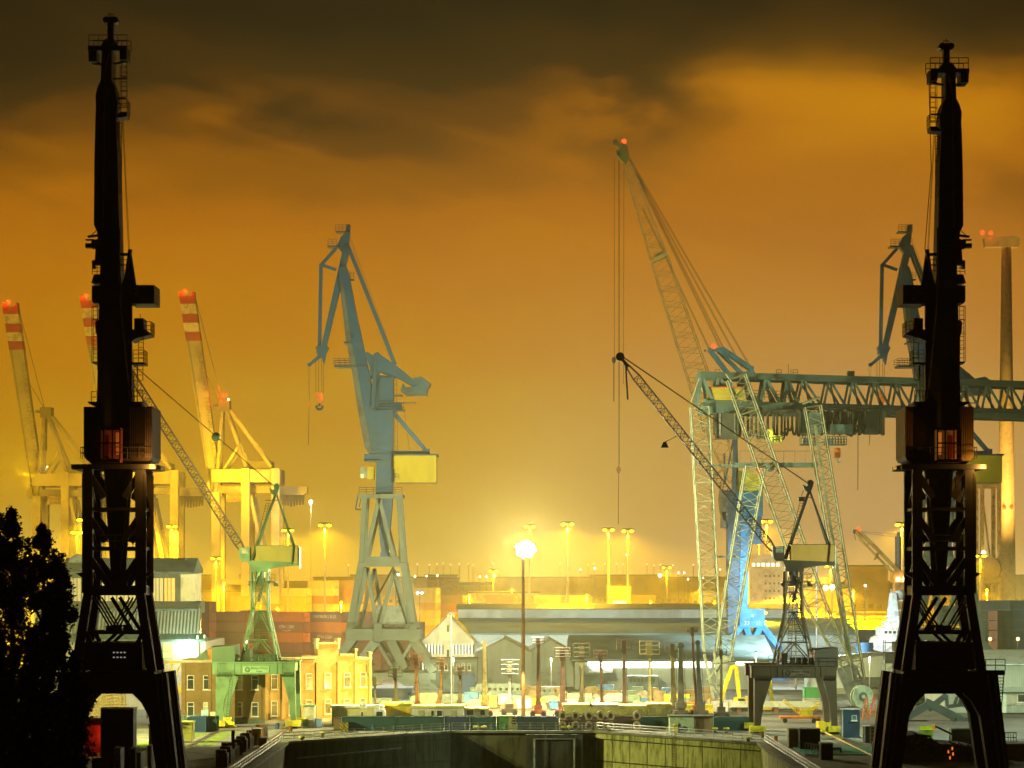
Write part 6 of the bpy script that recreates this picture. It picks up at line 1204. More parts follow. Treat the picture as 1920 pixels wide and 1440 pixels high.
for a in [(703, 1267, 703, 425, 'yellow green', 3, 'short yellow-green boom lift with a double cage, leftmost of the row', (10, 16)),
          (741, 1250, 744, 422, 'olive green', 6, 'dark olive boom lift with a yellow-green cage, second of the row', (11, 18)),
          (780, 1225, 783, 420, 'orange', 7, 'bright orange boom lift, straight and tall, left of the leaning one', (11, 14)),
          (829, 1234, 822, 420, 'pale orange', 7, 'pale orange boom lift leaning to the right', (10, 13)),
          (863, 1249, 861, 424, 'olive', 6, 'olive boom lift right of the thin pale pole', (11, 15)),
          (908, 1207, 909, 418, 'cream', 10, 'thick cream mast on a red foot without a cage', None),
          (956, 1237, 955, 422, 'white', 7, 'white boom lift with a lower yellow cage, left of the floodlight mast', (14, 26)),
          (1009, 1195, 1009, 418, 'rusty', 7, 'rusty boom lift just right of the floodlight mast, two cages', (10, 11)),
          (1055, 1214, 1055, 420, 'rose brown', 11, 'thick rose-brown boom lift, second right of the floodlight mast', (13, 17)),
          (1091, 1206, 1090, 424, 'olive', 8, 'olive boom lift with a large cage, left of the strip light', (13, 25)),
          (1126, 1219, 1129, 420, 'rusty', 6, 'slim rusty boom lift leaning left in front of the strip light', (11, 14)),
          (1170, 1198, 1171, 418, 'rose brown', 8, 'tall brown boom lift with a three-rail cage', (12, 19)),
          (1218, 1202, 1218, 420, 'cream', 7, 'cream and brown boom lift with a wide cage, middle of the strip light', (16, 24)),
          (1261, 1205, 1264, 422, 'olive', 11, 'broad olive boom lift left of the round-topped dark mast', (12, 16)),
          (1276, 1211, 1277, 416, 'dark grey', 13, 'thick dark mast with a rounded top and no cage', None),
          (1298, 1176, 1307, 418, 'rusty', 6, 'tallest rusty boom lift leaning left, beside the lattice legs', (9, 8)),
          (1308, 1205, 1314, 416, 'dark blue', 10, 'thick dark blue mast leaning behind the tallest rusty lift', None),
          (1352, 1217, 1352, 412, 'olive', 5, 'thin olive boom lift in front of the pale lattice foot', (9, 10))]:
    px, top, fpx, D, colr, wd, lb_, cg = a; lift(px, top, fpx, D, colr, wd, lb_, cg, base='red' if colr in ('cream', 'orange', 'pale orange') else 'rust' if colr in ('rusty', 'rose brown') else 'dark')
# --- row of containers along the dock head
def box_c(px0, px1, D, colour, Hh, label, z=0.0, group='low row of containers along the dock head'):
    s = F/D; L = (px1-px0)/s; return container(colour, (((px0+px1)/2-CX)/s, D, z), 0, label, group, L=round(L, 2), Hh=Hh)
box_c(642, 742, 381, 'teal', 2.15, 'dark teal container at the left end of the low row'); box_c(744, 832, 381, 'teal', 2.15, 'dark teal container, second from the left in the low row')
box_c(834, 880, 381, 'blue', 2.15, 'dark blue container right of the two long teal ones'); box_c(882, 930, 381, 'teal', 2.15, 'dark teal container left of the green machine cabinet')
box_c(968, 1048, 381, 'blue', 2.15, 'corrugated blue container right of the green machine cabinet'); box_c(1050, 1130, 382, 'dark brown', 2.15, 'dark brown container behind the stacked rollers, left one'); box_c(1131, 1192, 382, 'dark brown', 2.15, 'dark brown container behind the stacked rollers, right one')
box_c(1194, 1254, 381, 'teal', 2.15, 'dark teal container left of the pale green kiosk'); box_c(1337, 1403, 380, 'teal', 2.15, 'dark teal container left of the grey portal crane leg')
s = F/381
t = thing('machine_cabinet', 'green machine cabinet with a beige louvred side, in the low container row', 'cabinet', ((949-CX)/s, 381, 0)); MB().rng(-1.5, .4, -1, 1, 0, 2.25).build('body', mat('cabinet_green', (.10, .30, .08), .6), t); MB().rng(.4, 1.6, -1, 1, 0, 2.25).build('side_box', mat('cabinet_beige', (.5, .45, .22), .6), t)
for k in range(3): MB().rng(.9, 1.5, -1.06, -1, 1+.4*k, 1.2+.4*k).build('louvre', dkglass, t)
D = 374; s = F/D; t = thing('kiosk', 'pale green kiosk with a rusty brown side door, right of the low container row', 'kiosk', ((1296-CX)/s, D, 0)); MB().rng((1256-1296)/s, (1301-1296)/s, 0, 3, 0, 2.5).build('front_wall', mat('kiosk_green', (.52, .60, .34), .7, var=.15), t); sd = MB().rng((1301-1296)/s, (1336-1296)/s, .3, 3, 0, 2.5).build('side_wall', mat('kiosk_brown', (.36, .23, .10), .7, var=.3), t)
MB().rng((1307-1296)/s, (1321-1296)/s, .22, .3, 0, 2.1).build('door', mat('kiosk_door', (.14, .08, .03), .7), sd); MB().rng((1254-1296)/s, (1338-1296)/s, -.2, 3.2, 2.5, 2.65).build('roof', MATS['slate_roof'], t)
t = thing('pump', 'small yellow and blue pump in front of the pale green kiosk', 'pump', ((1275-CX)/(F/371), 371, 0)); MB().rng(-1.0, -.3, -.4, .4, 0, 1.5).build('housing', mat('pump_yellow', (.75, .60, .03), .5), t); b = MB(); b.rng(-.3, .9, -.4, .4, .2, 1.1); b.tube((-.1, 0, 1.1), (-.1, 0, 1.6), .25); b.tube((.5, 0, 1.0), (1.2, 0, .7), .3, 10); b.build('motor', mat('motor_blue', (.04, .08, .14), .5), t)
# --- rollers (keel blocks) stacked in pairs
p0_ = None
for i, px in enumerate((1055, 1079, 1104, 1126, 1145, 1194)):
    for k in (0, 1):
        lb_ = 'round pale keel roller, %s one of pair %s' % (('lower', 'upper')[k], ('at the left', 'second from the left', 'third from the left', 'third from the right', 'second from the right', 'at the right')[i])
        if p0_ is None:
            t = thing('keel_roller', lb_, 'roller', (0, 0, 0)); b = MB(); pts = [(math.cos(a_*math.pi/8)*.62, .78+math.sin(a_*math.pi/8)*.78) for a_ in range(16)]; b.prism(pts, -.35, .35); b.build('roller_drum', mat('roller_cream', (.50, .42, .24), .7, var=.4, scale=2), t)
            MB().prism([(math.cos(a_*math.pi/8)*.32, .78+math.sin(a_*math.pi/8)*.4) for a_ in range(16)], -.37, -.35).build('hub', mat('roller_hub', (.07, .045, .03), .7), t); b = MB(); b.rng(-.75, .75, -.4, .4, -.02, .12); b.build('foot_plate', M_rust, t); p0_ = t; o = t
        else: o = copy_tree(p0_)
        o.location = ((px-CX)/(F/377.5), 377.5, .05+1.62*k); o['label'] = lb_; o['group'] = 'keel rollers stacked in pairs at the dock head'
# bollards
def bollard(px, D, lb_):
    global BOL
    try: o = copy_tree(BOL)
    except NameError:
        t = thing('bollard', lb_, 'bollard', (0, 0, 0)); MB().tube((0, 0, 0), (0, 0, .62), .3, 12, .24).build('post', mat('bollard_dark', (.08, .08, .06), .6), t); MB().tube((0, 0, .6), (0, 0, .85), .5, 12, .42).build('cap', mat('bollard_yellow', (.75, .66, .05), .5, var=.2), t); BOL = t; o = t
    o.location = ((px-CX)/(F/D), D, .02); o['label'] = lb_; o['group'] = 'yellow-topped bollards on the dock edge'
for i, (px, D, w_) in enumerate(((893, 377, 'left of the first pair, middle of the dock end'), (907, 377, 'right of the first pair, middle of the dock end'), (1057, 377, 'left one in front of the keel rollers'), (1069, 377, 'right one in front of the keel rollers'), (1341, 373, 'left one in front of the right teal container'), (1362, 373, 'right one in front of the right teal container'), (566, 353, 'near the left corner of the dock'), (605, 362, 'by the hazard panels'), (1403, 350, 'at the right corner of the dock'))): bollard(px, D, 'yellow-topped bollard '+w_)
# hazard panel, winch, bins
hzd = wavemat('hazard_stripe_panel', (.75, .62, .04), (.06, .05, .02), 'DIAGONAL', 1.1, .6, bump=0)
t = thing('hazard_barrier', 'pair of yellow and black striped warning panels at the left dock corner', 'barrier', ((645-CX)/(F/372), 372, 0)); MB().rng(-.65, -.1, -.1, .1, .1, 1.7).build('panel', hzd, t); MB().rng(.1, .65, -.1, .1, .1, 1.7).build('panel', hzd, t)
t = thing('rubbish_skip', 'dark brown upright box beside the long teal container', 'box', ((633-CX)/(F/378), 378, 0)); MB().rng(-.6, .6, -.6, .6, 0, 2).build('body', mat('box_brown', (.16, .11, .06), .7), t); MB().rng(-.65, .65, -.65, .65, 2, 2.1).build('lid', M_darksteel, t)
def bin_(px, D, c, lb_, w_=1.3, h_=1.3):
    t = thing('wheelie_bin', lb_, 'bin', ((px-CX)/(F/D), D, 0), 0, 'bins and cabinets by the brick office'); m = mat('bin_'+c[0], c[1], .5); MB().prism([(-w_/2*.85, .12), (w_/2*.85, .12), (w_/2, h_), (-w_/2, h_)], -.45, .45).build('body', m, t); MB().rng(-w_/2-.06, w_/2+.06, -.5, .5, h_, h_+.1).build('lid', m, t)
    for x in (-w_/2*.7, w_/2*.7): MB().tube((x-.05, 0, .12), (x+.05, 0, .12), .12, 8).build('wheel', MATS['tyre'], t)
bin_(573, 388, ('olive', (.30, .38, .12)), 'olive-green bin left of the white one by the brick office', 1.0, 1.2); bin_(583, 388, ('white', (.75, .72, .62)), 'white bin between the olive and the blue bin', .9, 1.1); bin_(597, 388, ('blue', (.15, .28, .50)), 'blue and white bin right of the white one', 1.1, 1.3)
t = thing('site_cabin', 'small white cabin with a green roof edge against the lamp-lit brick wall', 'cabin', ((579-CX)/(F/394), 394, 0)); MB().rng(-.95, .95, 0, 2, 0, 3.0).build('wall', mat('cabin_cream', (.74, .70, .5), .6), t); MB().rng(-1.05, 1.05, -.1, 2.1, 3.0, 3.2).build('roof', mat('cabin_green', (.15, .35, .2), .6), t)
# --- white workshop rows and site offices behind the low containers
def office(px0, px1, D, h_, wm, rm, label, name='site_office', doors=(), wins=(), txt=None, depth=5, group=None, cat='site office'):
    s = F/D; c = (px0+px1)/2; t = thing(name, label, cat, ((c-CX)/s, D, 0), 0, group); a = lambda p: (p-c)/s
    wl = MB().rng(a(px0), a(px1), 0, depth, 0, h_).build('wall', wm, t); MB().rng(a(px0)-.2, a(px1)+.2, -.3, depth+.2, h_, h_+.35).build('roof', rm, t)
    for p, w_ in doors: MB().rng(a(p)-w_/2, a(p)+w_/2, -.06, 0, .1, min(2.3, h_-.3)).build('door', mat('door_olive', (.40, .40, .22), .6), t)
    for p, w_ in wins: window(t, a(p), 0, 1.2, w_, 1.1, None, .08, False)
    if txt: text(txt, 1.25, 'lettering', mat('sign_blue', (.02, .12, .42), .5), wl, (0, -.03, h_*.35))
    return t
wht = mat('office_white', (.66, .64, .56), .6, var=.08, scale=.3); yw_ = mat('office_yellow', (.72, .52, .04), .6, var=.15); roy = mat('roof_yellow', (.72, .66, .24), .6, var=.1); rog = mat('roof_lime', (.45, .50, .06), .7, var=.15)
office(622, 716, 392, 2.9, mat('shed_tan', (.52, .48, .24), .7, var=.1), mat('roof_cream', (.72, .66, .5), .6), 'tan flat shed behind the left teal container', 'flat_shed', wins=((679, .5),), cat='shed')
office(716, 770, 396, 3.1, yw_, rog, 'bright yellow flat shed with a lime roof edge', 'flat_shed', doors=((742, 1.8),), cat='shed')
office(771, 869, 396, 2.7, wht, roy, 'long white office with a yellow roof edge and three doors', doors=((790, 1.0), (851, .9)), wins=((811, .6), (824, 1.0)))
office(869, 915, 400, 2.1, mat('office_cream', (.72, .66, .42), .6), roy, 'cream low office right of the long white one', wins=((881, 1.3), (905, .9)))
office(1057, 1108, 402, 2.6, mat('office_lemon', (.60, .60, .24), .6), roy, 'lemon-coloured office with blue lettering, left one', txt='DOCK DE LUX')
office(1108, 1158, 402, 2.6, MATS['office_lemon'], wht, 'lemon-coloured office with blue lettering, middle one', txt='E HAFEN')
office(1158, 1213, 402, 2.4, MATS['office_lemon'], roy, 'lemon-coloured office with a striped lattice front, right one', doors=((1200, .8),))
office(1214, 1258, 402, 2.7, mat('office_lime', (.62, .62, .24), .6), roy, 'lime office with open doors left of the kiosk', doors=((1224, .9), (1246, 1.0)))
# truck cab
s = F/389; t = thing('truck', 'white truck cab with a blue stripe behind the long teal container', 'truck', ((712-CX)/s, 389, 0)); b = MB(); b.prism([(-.9, .9), (.95, .9), (.95, 2.4), (.75, 2.9), (-.9, 2.9)], -1.1, 1.1); cb = b.build('cab', mat('truck_white', (.82, .82, .84), .3), t)
MB().rng(-.5, .5, -1.15, -1.1, 1.7, 2.5).build('window', dkglass, cb); MB().rng(-.9, .97, -1.16, -1.1, 1.05, 1.4).build('stripe', mat('stripe_blue', (.02, .06, .45), .4), cb)
b = MB(); b.rng(-3.2, -2.2, -1, 1, 3.0, 3.7); b.rng(-.8, 0, -1, 1, 2.9, 3.6); b.rng(-4.2, -1, -1, 1, .8, 1.1); b.build('load', MATS['truck_white'], t)
for x in (-3.6, -2.6, .3): MB().tube((x, -1.1, .5), (x, -.8, .5), .5, 14).build('wheel', MATS['tyre'], t)
# --- clutter of crates, pallets, drums and machines in the bright yard (individual objects)
random.seed(21)
CL = {'white': (.55, .53, .46), 'cream': (.46, .40, .24), 'orange': (.72, .22, .03), 'yellow': (.78, .60, .04), 'pale green': (.26, .36, .20), 'grey green': (.20, .26, .20), 'light blue': (.10, .24, .40), 'red': (.55, .10, .05), 'tan': (.34, .24, .09)}
def crate(px, py, D, w_, h_, c, kind, label, group, d_=1.6):
    s = F/D; z = max(.02, H-(py-HZ)/s-h_); t = thing(kind, label, kind.replace('_', ' '), ((px-CX)/s, D, .02 if z < 1.2 else 0), random.uniform(-.2, .2), group); m = mat('crate_'+c.replace(' ', '_'), CL[c], .6, var=.2, scale=1.2)
    b = MB()
    if kind == 'tarped_load': b.prism([(-w_/2, .3), (w_/2, .3), (w_/2*.96, h_*.7), (w_/2*.5, h_), (-w_/2*.45, h_*.95), (-w_/2, h_*.65)], -d_/2, d_/2)
    else:
        b.rng(-w_/2, w_/2, -d_/2, d_/2, .15, h_)
        for k in range(3): x = -w_/2+.05+(w_-.1)*k/2; b.rng(x-.06, x+.06, -d_/2-.05, -d_/2, .15, h_+.04)
        b.rng(-w_/2, w_/2, -d_/2-.06, -d_/2, h_-.15, h_+.02)
    b.build('box', m, t); b = MB()
    for y in (-d_/3, d_/3): b.rng(-w_/2, w_/2, y-.08, y+.08, 0, .15)
    b.build('pallet_runner', mat('pallet_wood', (.25, .17, .08), .8), t)
    return t
names = ['crate', 'tarped_load', 'skip']
spots = []
for i in range(64):
    px = 868+ (1345-868)*((i*0.618) % 1.0); D = 428+ (i*7) % 64; c = random.choice(['white', 'cream', 'orange', 'pale green', 'cream', 'white', 'light blue', 'grey green', 'tan', 'yellow']) if D < 455 else random.choice(['grey green', 'tan', 'pale green', 'cream', 'light blue', 'tan'])
    w_ = random.uniform(1.6, 5.0); h_ = random.uniform(1.1, 2.5); kd = random.choice(names)
    crate(px, 1330, D, w_, h_, c, kd, '%s %s standing in the cluttered yard behind the boom lifts' % (c, kd.replace('_', ' ')), 'crates and covered loads in the yard behind the boom lifts', random.uniform(1.4, 2.4))
for i, (px, D, c, w_, h_) in enumerate(((690, 450, 'grey green', 9, 1.6), (640, 470, 'grey green', 7, 2.6), (800, 455, 'pale green', 6, 2.4), (850, 462, 'grey green', 8, 1.8), (760, 445, 'light blue', 3, 1.4), (1380, 440, 'white', 8, 1.8), (1425, 436, 'yellow', 4, 1.6), (1310, 425, 'yellow', 5, 1.7), (1290, 430, 'orange', 5, 1.9), (1350, 428, 'white', 3, 2.2), (1470, 440, 'white', 6, 1.4), (1520, 436, 'cream', 5, 2.0))):
    crate(px, 1330, D, w_, h_, c, ('skip', 'crate', 'tarped_load')[i % 3], '%s %s near %s' % (c, ('skip', 'crate', 'tarped load')[i % 3], ('the blue-grey crane foot', 'the brick office end', 'the crane rails', 'the dark house', 'the blue trailer', 'the yellow excavator arm', 'the second yellow arm', 'the dark masts', 'the tallest lift', 'the lattice foot', 'the hanging hook', 'the green box')[i]), 'larger loads around the yard')
s = F/480; container('blue', ((728-CX)/s, 480, 0), 0, 'long blue trailer box under the blue-grey crane', 'blue boxes under the blue-grey crane', L=9.5, Hh=2.0)
# long pale hull-like barge and machines behind lifts
for px0, px1, py, D, c, lb_ in ((888, 985, 1281, 470, 'grey green', 'grey-green covered barge with a row of portholes, left of the floodlight mast'), (985, 1060, 1287, 478, 'tan', 'tan low barge right of the floodlight mast')):
    s = F/D; c0 = (px0+px1)/2; t = thing('barge', lb_, 'barge', ((c0-CX)/s, D, 0), 0); w_ = (px1-px0)/s/2; zt = H-(py-HZ)/s
    MB().prism([(-w_, .1), (w_*.95, .1), (w_, zt*.6), (w_*.8, zt*.62), (w_*.8, zt), (-w_*.85, zt), (-w_, zt*.6)], -2, 2).build('hull', mat('crate_'+c.replace(' ', '_'), CL[c], .6), t)
    for k in range(7): MB().ball((-w_*.6+k*1.1, -2.0, zt*.7), .28, 8, 6).build('porthole', dkglass, t)
# yellow articulated arms
yel = mat('excavator_yellow', (.85, .62, .02), .4, var=.15)
for pts, D, lb_, base in ((((1350, 1320), (1362, 1280), (1372, 1252), (1380, 1250), (1388, 1325)), 436, 'large yellow excavator with its arm folded high, beside the pale lattice foot', 1392), (((1432, 1288), (1437, 1276), (1443, 1277), (1449, 1322)), 440, 'smaller yellow excavator arm seen through the grey portal crane', 1415)):
    s = F/D; gy = ground_row(D); P = lambda a, q, y=0.0: Vector(((a-base)/s, y, (gy-q)/s)); t = thing('excavator', lb_, 'excavator', ((base-CX)/s, D, 0), 0, 'yellow excavators in the yard')
    pr = list(zip(pts, pts[1:]))
    for (a, c) in pr: MB().bar(P(*a), P(*c), .75, .7, .6, .6).build('arm_section', yel, t)
    for a in pts[1:-1]: MB().tube(P(*a, -.45), P(*a, .45), .38, 12).build('joint', yel, t)
    b = MB(); b.bar(P(pts[-1][0], pts[-1][1]), P(base, 1322), .7, .7); b.rng(-1.6, 1.6, -1.2, 1.2, 1.0, 2.4); b.build('body', yel, t); MB().rng(-.9, .3, -1.25, -1.2, 1.6, 2.3).build('window', dkglass, t)
    for y in (-1.1, 1.1): MB().rng(-1.9, 1.9, y-.3, y+.3, 0, .9).build('track', MATS['tyre'], t)
t = thing('deck_beam', 'long pale steel beam lying across the yard behind the grey portal crane', 'beam', ((1440-CX)/(F/432), 432, 0)); s = F/432
MB().rng((1338-1440)/s, (1543-1440)/s, -1, 1, .9, 1.9).build('beam', mat('beam_pale', (.62, .62, .40), .6, var=.1), t)
for k in range(6): MB().rng((1350+35*k-1440)/s-.4, (1350+35*k-1440)/s+.4, -.8, .8, 0, .9).build('trestle', M_rust, t)
container('green', ((1521-CX)/(F/444), 444, 2.0), 0, 'bright green box on top of the white one, behind the grey portal crane', 'boxes behind the grey portal crane', L=2.9, Hh=1.9); container('white', ((1521-CX)/(F/444), 444, 0), 0, 'white box under the bright green one, behind the grey portal crane', 'boxes behind the grey portal crane', L=2.95, Hh=1.95)
t = thing('flatbed_trailer', 'orange flatbed trailer behind the grey portal crane', 'trailer', ((1500-CX)/(F/400), 400, 0)); s = F/400; MB().rng(-3.4, 3.4, -1.1, 1.1, .7, 1.1).build('bed', mat('trailer_orange', (.72, .20, .02), .5), t)
for x in (-2.6, 2.2, 2.9): MB().tube((x, -1.1, .4), (x, -.85, .4), .4, 12).build('wheel', MATS['tyre'], t)
t = thing('drill_rig', 'yellow and orange lattice rig lying on the flatbed trailer', 'rig', ((1512-CX)/(F/400), 400, 1.1)); b = MB(); b.lattice((-3.8, 0, 2.6), (-.8, 0, .3), .5, .5, 7, .06, .04); b.lattice((-.5, 0, .2), (2.2, 0, 2.0), .5, .5, 6, .06, .04); b.rng(-1, 1, -.6, .6, 0, 1.2); b.build('frame', yel, t)
# cable drum disc
t = thing('cable_drum', 'large pale green cable drum standing on edge, right of the lattice foot', 'cable drum', ((1616-CX)/(F/420), 420, 0), R(18)); zc = H-(1306-HZ)/(F/420); b = MB(); b.tube((0, -.5, zc), (0, -.35, zc), 2.0, 32); b.tube((0, .35, zc), (0, .5, zc), 2.0, 32); dr = b.build('flange', mat('drum_green', (.50, .62, .42), .6, var=.15, scale=.8), t)
MB().tube((0, -.6, zc), (0, .4, zc), .8, 20).build('core', mat('drum_dark', (.12, .15, .11), .6), dr); MB().tube((0, -.7, zc), (0, -.6, zc), .35, 12).build('hub', mat('drum_green', (.5, .6, .4), .6), dr)
b = MB(); b.bar((-1.3, 0, 0), (0, 0, zc), .25, .25); b.bar((1.3, 0, 0), (0, 0, zc), .25, .25); b.build('stand', M_rust, t)
for (px, py, D, lb_) in ((1636, 1334, 415, 'orange frame standing right of the cable drum'), (1622, 1346, 405, 'orange machine below the cable drum')):
    t = thing('orange_frame', lb_, 'frame', ((px-CX)/(F/D), D, 0)); b = MB(); b.bar((-.5, 0, 0), (.2, 0, 4), .2, .2); b.bar((.5, 0, 0), (.4, 0, 4), .2, .2)
    for k in range(5): b.bar((-.4, 0, .6*k+.5), (.45, 0, .6*k+.9), .12, .12)
    b.build('frame', mat('frame_orange', (.75, .17, .03), .5), t)
# blue site toilet/cabin and lockers on the right
def cabin(px0, px1, py0, py1, D, c, label, win=True, name='portable_cabin', cat='cabin'):
    s = F/D; t = thing(name, label, cat, (((px0+px1)/2-CX)/s, D, 0)); w_ = (px1-px0)/s/2; z0 = max(0, H-(py1-HZ)/s); z1 = H-(py0-HZ)/s
    bd = MB().rng(-w_, w_, 0, 2.4, 0, z1).build('body', mat(c[0], c[1], .5, var=.2), t); b = MB(); b.rng(-w_-.08, w_+.05, -.08, 2.45, z1, z1+.12); b.rng(-w_-.08, -w_+.04, -.08, 0, 0, z1); b.build('edge_frame', mat('edge_pale', (.6, .62, .6), .4), bd)
    if win: window(bd, w_*.35, 0, z1*.62, .75, .8, mat('cabin_pane', (.12, .18, .2), .2), .08, False)
    return t
cabin(1580, 1612, 1331, 1385, 362, ('cabin_navy', (.03, .06, .10)), 'tall navy blue portable cabin with a small window, below the cable drum')
cabin(1622, 1646, 1363, 1400, 350, ('cabin_navy2', (.03, .05, .08)), 'dark cabin with a pale edge beside the yellow ladder rack', False)
cabin(1838, 1866, 1325, 1372, 366, ('cabin_teal', (.03, .07, .07)), 'dark teal cabin seen between the legs of the dark brown crane', False) if False else None
cabin(1785, 1824, 1368, 1402, 345, ('cabin_slate', (.035, .045, .05)), 'dark slate cabin behind the scrap heap, between the crane legs', False)
cabin(1877, 2000, 1396, 1470, 318, ('box_maroon', (.10, .035, .02)), 'dark maroon box at the lower right corner', False, 'storage_box', 'box')
cabin(1500, 1538, 1368, 1425, 336, ('cabinet_black', (.015, .017, .015)), 'black electrical cabinet right of the dock railing', False, 'switch_cabinet', 'cabinet')
cabin(1540, 1562, 1395, 1450, 318, ('cabinet_black2', (.02, .017, .014)), 'smaller near-black cabinet in front of the teal floor', False, 'switch_cabinet', 'cabinet')
cabin(1480, 1499, 1368, 1403, 340, ('cabinet_ochre', (.40, .26, .04)), 'ochre box cabinet left of the black electrical cabinet', False, 'switch_cabinet', 'cabinet')
t = thing('ladder_rack', 'yellow ladder rack standing between the dark cabins', 'rack', ((1637-CX)/(F/345), 345, 0)); b = MB(); b.ladder((0, -.4, 0), (0, -.4, 2.9), .9, .5, .08); b.build('rack', yel, t)
t = thing('pipe_rack', 'white railed pipe rack in front of the black cabinet', 'rack', ((1523-CX)/(F/322), 322, 0)); b = MB()
for k in range(6): b.tube((-1+.4*k, -.3, 0.2-.05*k), (-1+.4*k, -.3, 1.9-.05*k), .06, 5)
b.tube((-1.1, -.3, 2.0), (1.1, -.3, 1.7), .09, 6); b.tube((-1.1, -.3, .3), (1.1, -.3, 0.05), .09, 6); b.build('rack', mat('rack_white', (.65, .68, .62), .4), t)
t = thing('work_platform', 'turquoise painted steel floor right of the dock', 'platform', (45, 333, 0)); b = MB(); b.rng(-5.2, 9, -7, 8, .03, .16); b.build('floor', mat('turquoise_floor', (.12, .62, .45), .5, var=.25, scale=.3), t)
b = MB()
for k in range(4): b.path([(-4+.35*k, -5+.3*k, .2), (-4+.35*k, -5+.3*k, .9-.12*k), (0, -5+.3*k, .9-.12*k), (0, -5+.3*k, .2)], .05, 5)
b.build('pipe_hoops', M_darksteel, t)
sheet('turquoise_yard_sheet', [[(55, 318), (130, 318), (130, 352), (55, 352)]], .024, MATS['turquoise_floor'])  # plain turquoise colour over this part of the yard
for a, c in ((1465, 1475), ): pass
t = thing('yellow_kerb_rail', 'yellow painted guard rail running beside the crane track on the right', 'guard rail', (0, 0, 0)); b = MB(); b.tube((48.2, 300, .35), (48.2, 378, .35), .14, 6); b.rng(47.9, 49, 375, 378, .1, 1.6); b.build('rail', yel, t)
t = thing('cable_trench', 'pale edged cable trench along the right crane track', 'trench', (0, 0, 0)); b = MB(); b.rng(52.5, 52.8, 318, 380, .0, .25); b.rng(54.5, 54.7, 318, 372, .0, .25); b.build('edge', mat('edge_white', (.6, .6, .55), .4), t)
# scrap heap between the legs of the right crane
random.seed(4)
t = thing('scrap_heap', 'dark heap of scrap steel between the legs of the dark brown crane', 'scrap heap', ((1760-CX)/(F/318), 318, 0)); b = MB()
prof = [(-8, 0), (-7.6, 2.0), (-6.2, 3.1), (-4.0, 3.6), (-2.6, 3.5), (-.8, 2.4), (1.5, 2.3), (4.2, 2.0), (6.2, 1.2), (7, 0)]
b.prism(prof, -4, 5); b.build('heap_core', mat('scrap_dark', (.03, .018, .012), .8, var=.5, scale=3), t)
b = MB()
for i in range(240):
    x = random.uniform(-7.5, 6.5); zz = next((p[1]+(q[1]-p[1])*(x-p[0])/(q[0]-p[0]) for p, q in zip(prof, prof[1:]) if p[0] <= x <= q[0]), 1)*random.uniform(.3, 1.03); b.box((x, -4+random.uniform(-.4, .2), zz), (random.uniform(.2, 1.5), random.uniform(.1, .3), random.uniform(.05, .25)), random.uniform(0, 3), random.uniform(-.8, .8), random.uniform(0, 3))
o = b.build('scrap_steel', mat('scrap_bits', (.05, .025, .015), .45, .6, var=.6, scale=4), t); o['kind'] = 'stuff'
b = MB(); b.bar((-1.2, -3.8, 4.7), (4.6, -3.8, 2.0), .25, .3); b.bar((-7.8, -4.2, 2.3), (-5.8, -4.2, 1.6), .2, .2); b.build('steel_beam', mat('scrap_beam', (.30, .26, .18), .4, .4), t)
b = MB()
for x, zz in ((.0, .6), (.5, 1.0), (.2, -.2), (.6, .3)): b.rng(x+.4, x+.58, -4.5, -4.4, zz+.6, zz+1.0)
b.build('hazard_lamp', emit('ember_lamp', (1, .22, .02), 1.1), t)
t = thing('lattice_cage', 'yellow mesh cage standing behind the scrap heap', 'cage', ((1736-CX)/(F/352), 352, 0)); b = MB(); b.rng(-.95, .95, 0, .1, .0, 2.4); b.rng(-.9, .9, -.8, 0, 0, 1.9); b.build('cage', mat('cage_lime', (.55, .60, .04), .6), t)
t = thing('lattice_cage', 'pale green mesh cage right of the dark brown crane', 'cage', ((1895-CX)/(F/350), 350, 0)); b = MB()
for k in range(5): b.rng(-.8+.4*k-.04, -.8+.4*k+.04, -.1, 0, 0, 1.6)
for k in range(3): b.rng(-.85, .85, -.1, 0, .1+.7*k, .22+.7*k)
b.build('cage', mat('cage_lime2', (.35, .50, .10), .6), t)
# dark jointed digger between the crane legs, seen in front of bushes
D = 405; s = F/D; f = FR(1760, D); P = f.P
t = thing('scrap_grab', 'dark scrap grab machine with crossed arms, seen between the legs of the dark brown crane', 'grab machine', f.loc); dm = mat('grab_dark', (.035, .055, .05), .6)
b = MB(); b.bar(P(1700, 1345), P(1745, 1318), 1.2, 1.2); b.bar(P(1735, 1315), P(1820, 1360), 1.2, 1.4, 1.6); b.bar(P(1740, 1330), P(1775, 1303), .9, .9); b.bar(P(1775, 1303), P(1776, 1325), .5, .5); b.bar(P(1776, 1325), P(1800, 1322), .6, .6); b.build('arm', dm, t)
b = MB(); b.path([P(1790, 1320), P(1795, 1306), P(1803, 1304), P(1798, 1322)], .3, 5); b.rng(f.X(1802), f.X(1812), -1, 1, f.Z(1325), f.Z(1305)); b.rng(f.X(1790), f.X(1850), -2, 2, 0, f.Z(1345)); b.rng(f.X(1690), f.X(1740), -2, 2, 0, f.Z(1352)); b.build('grab', dm, t)
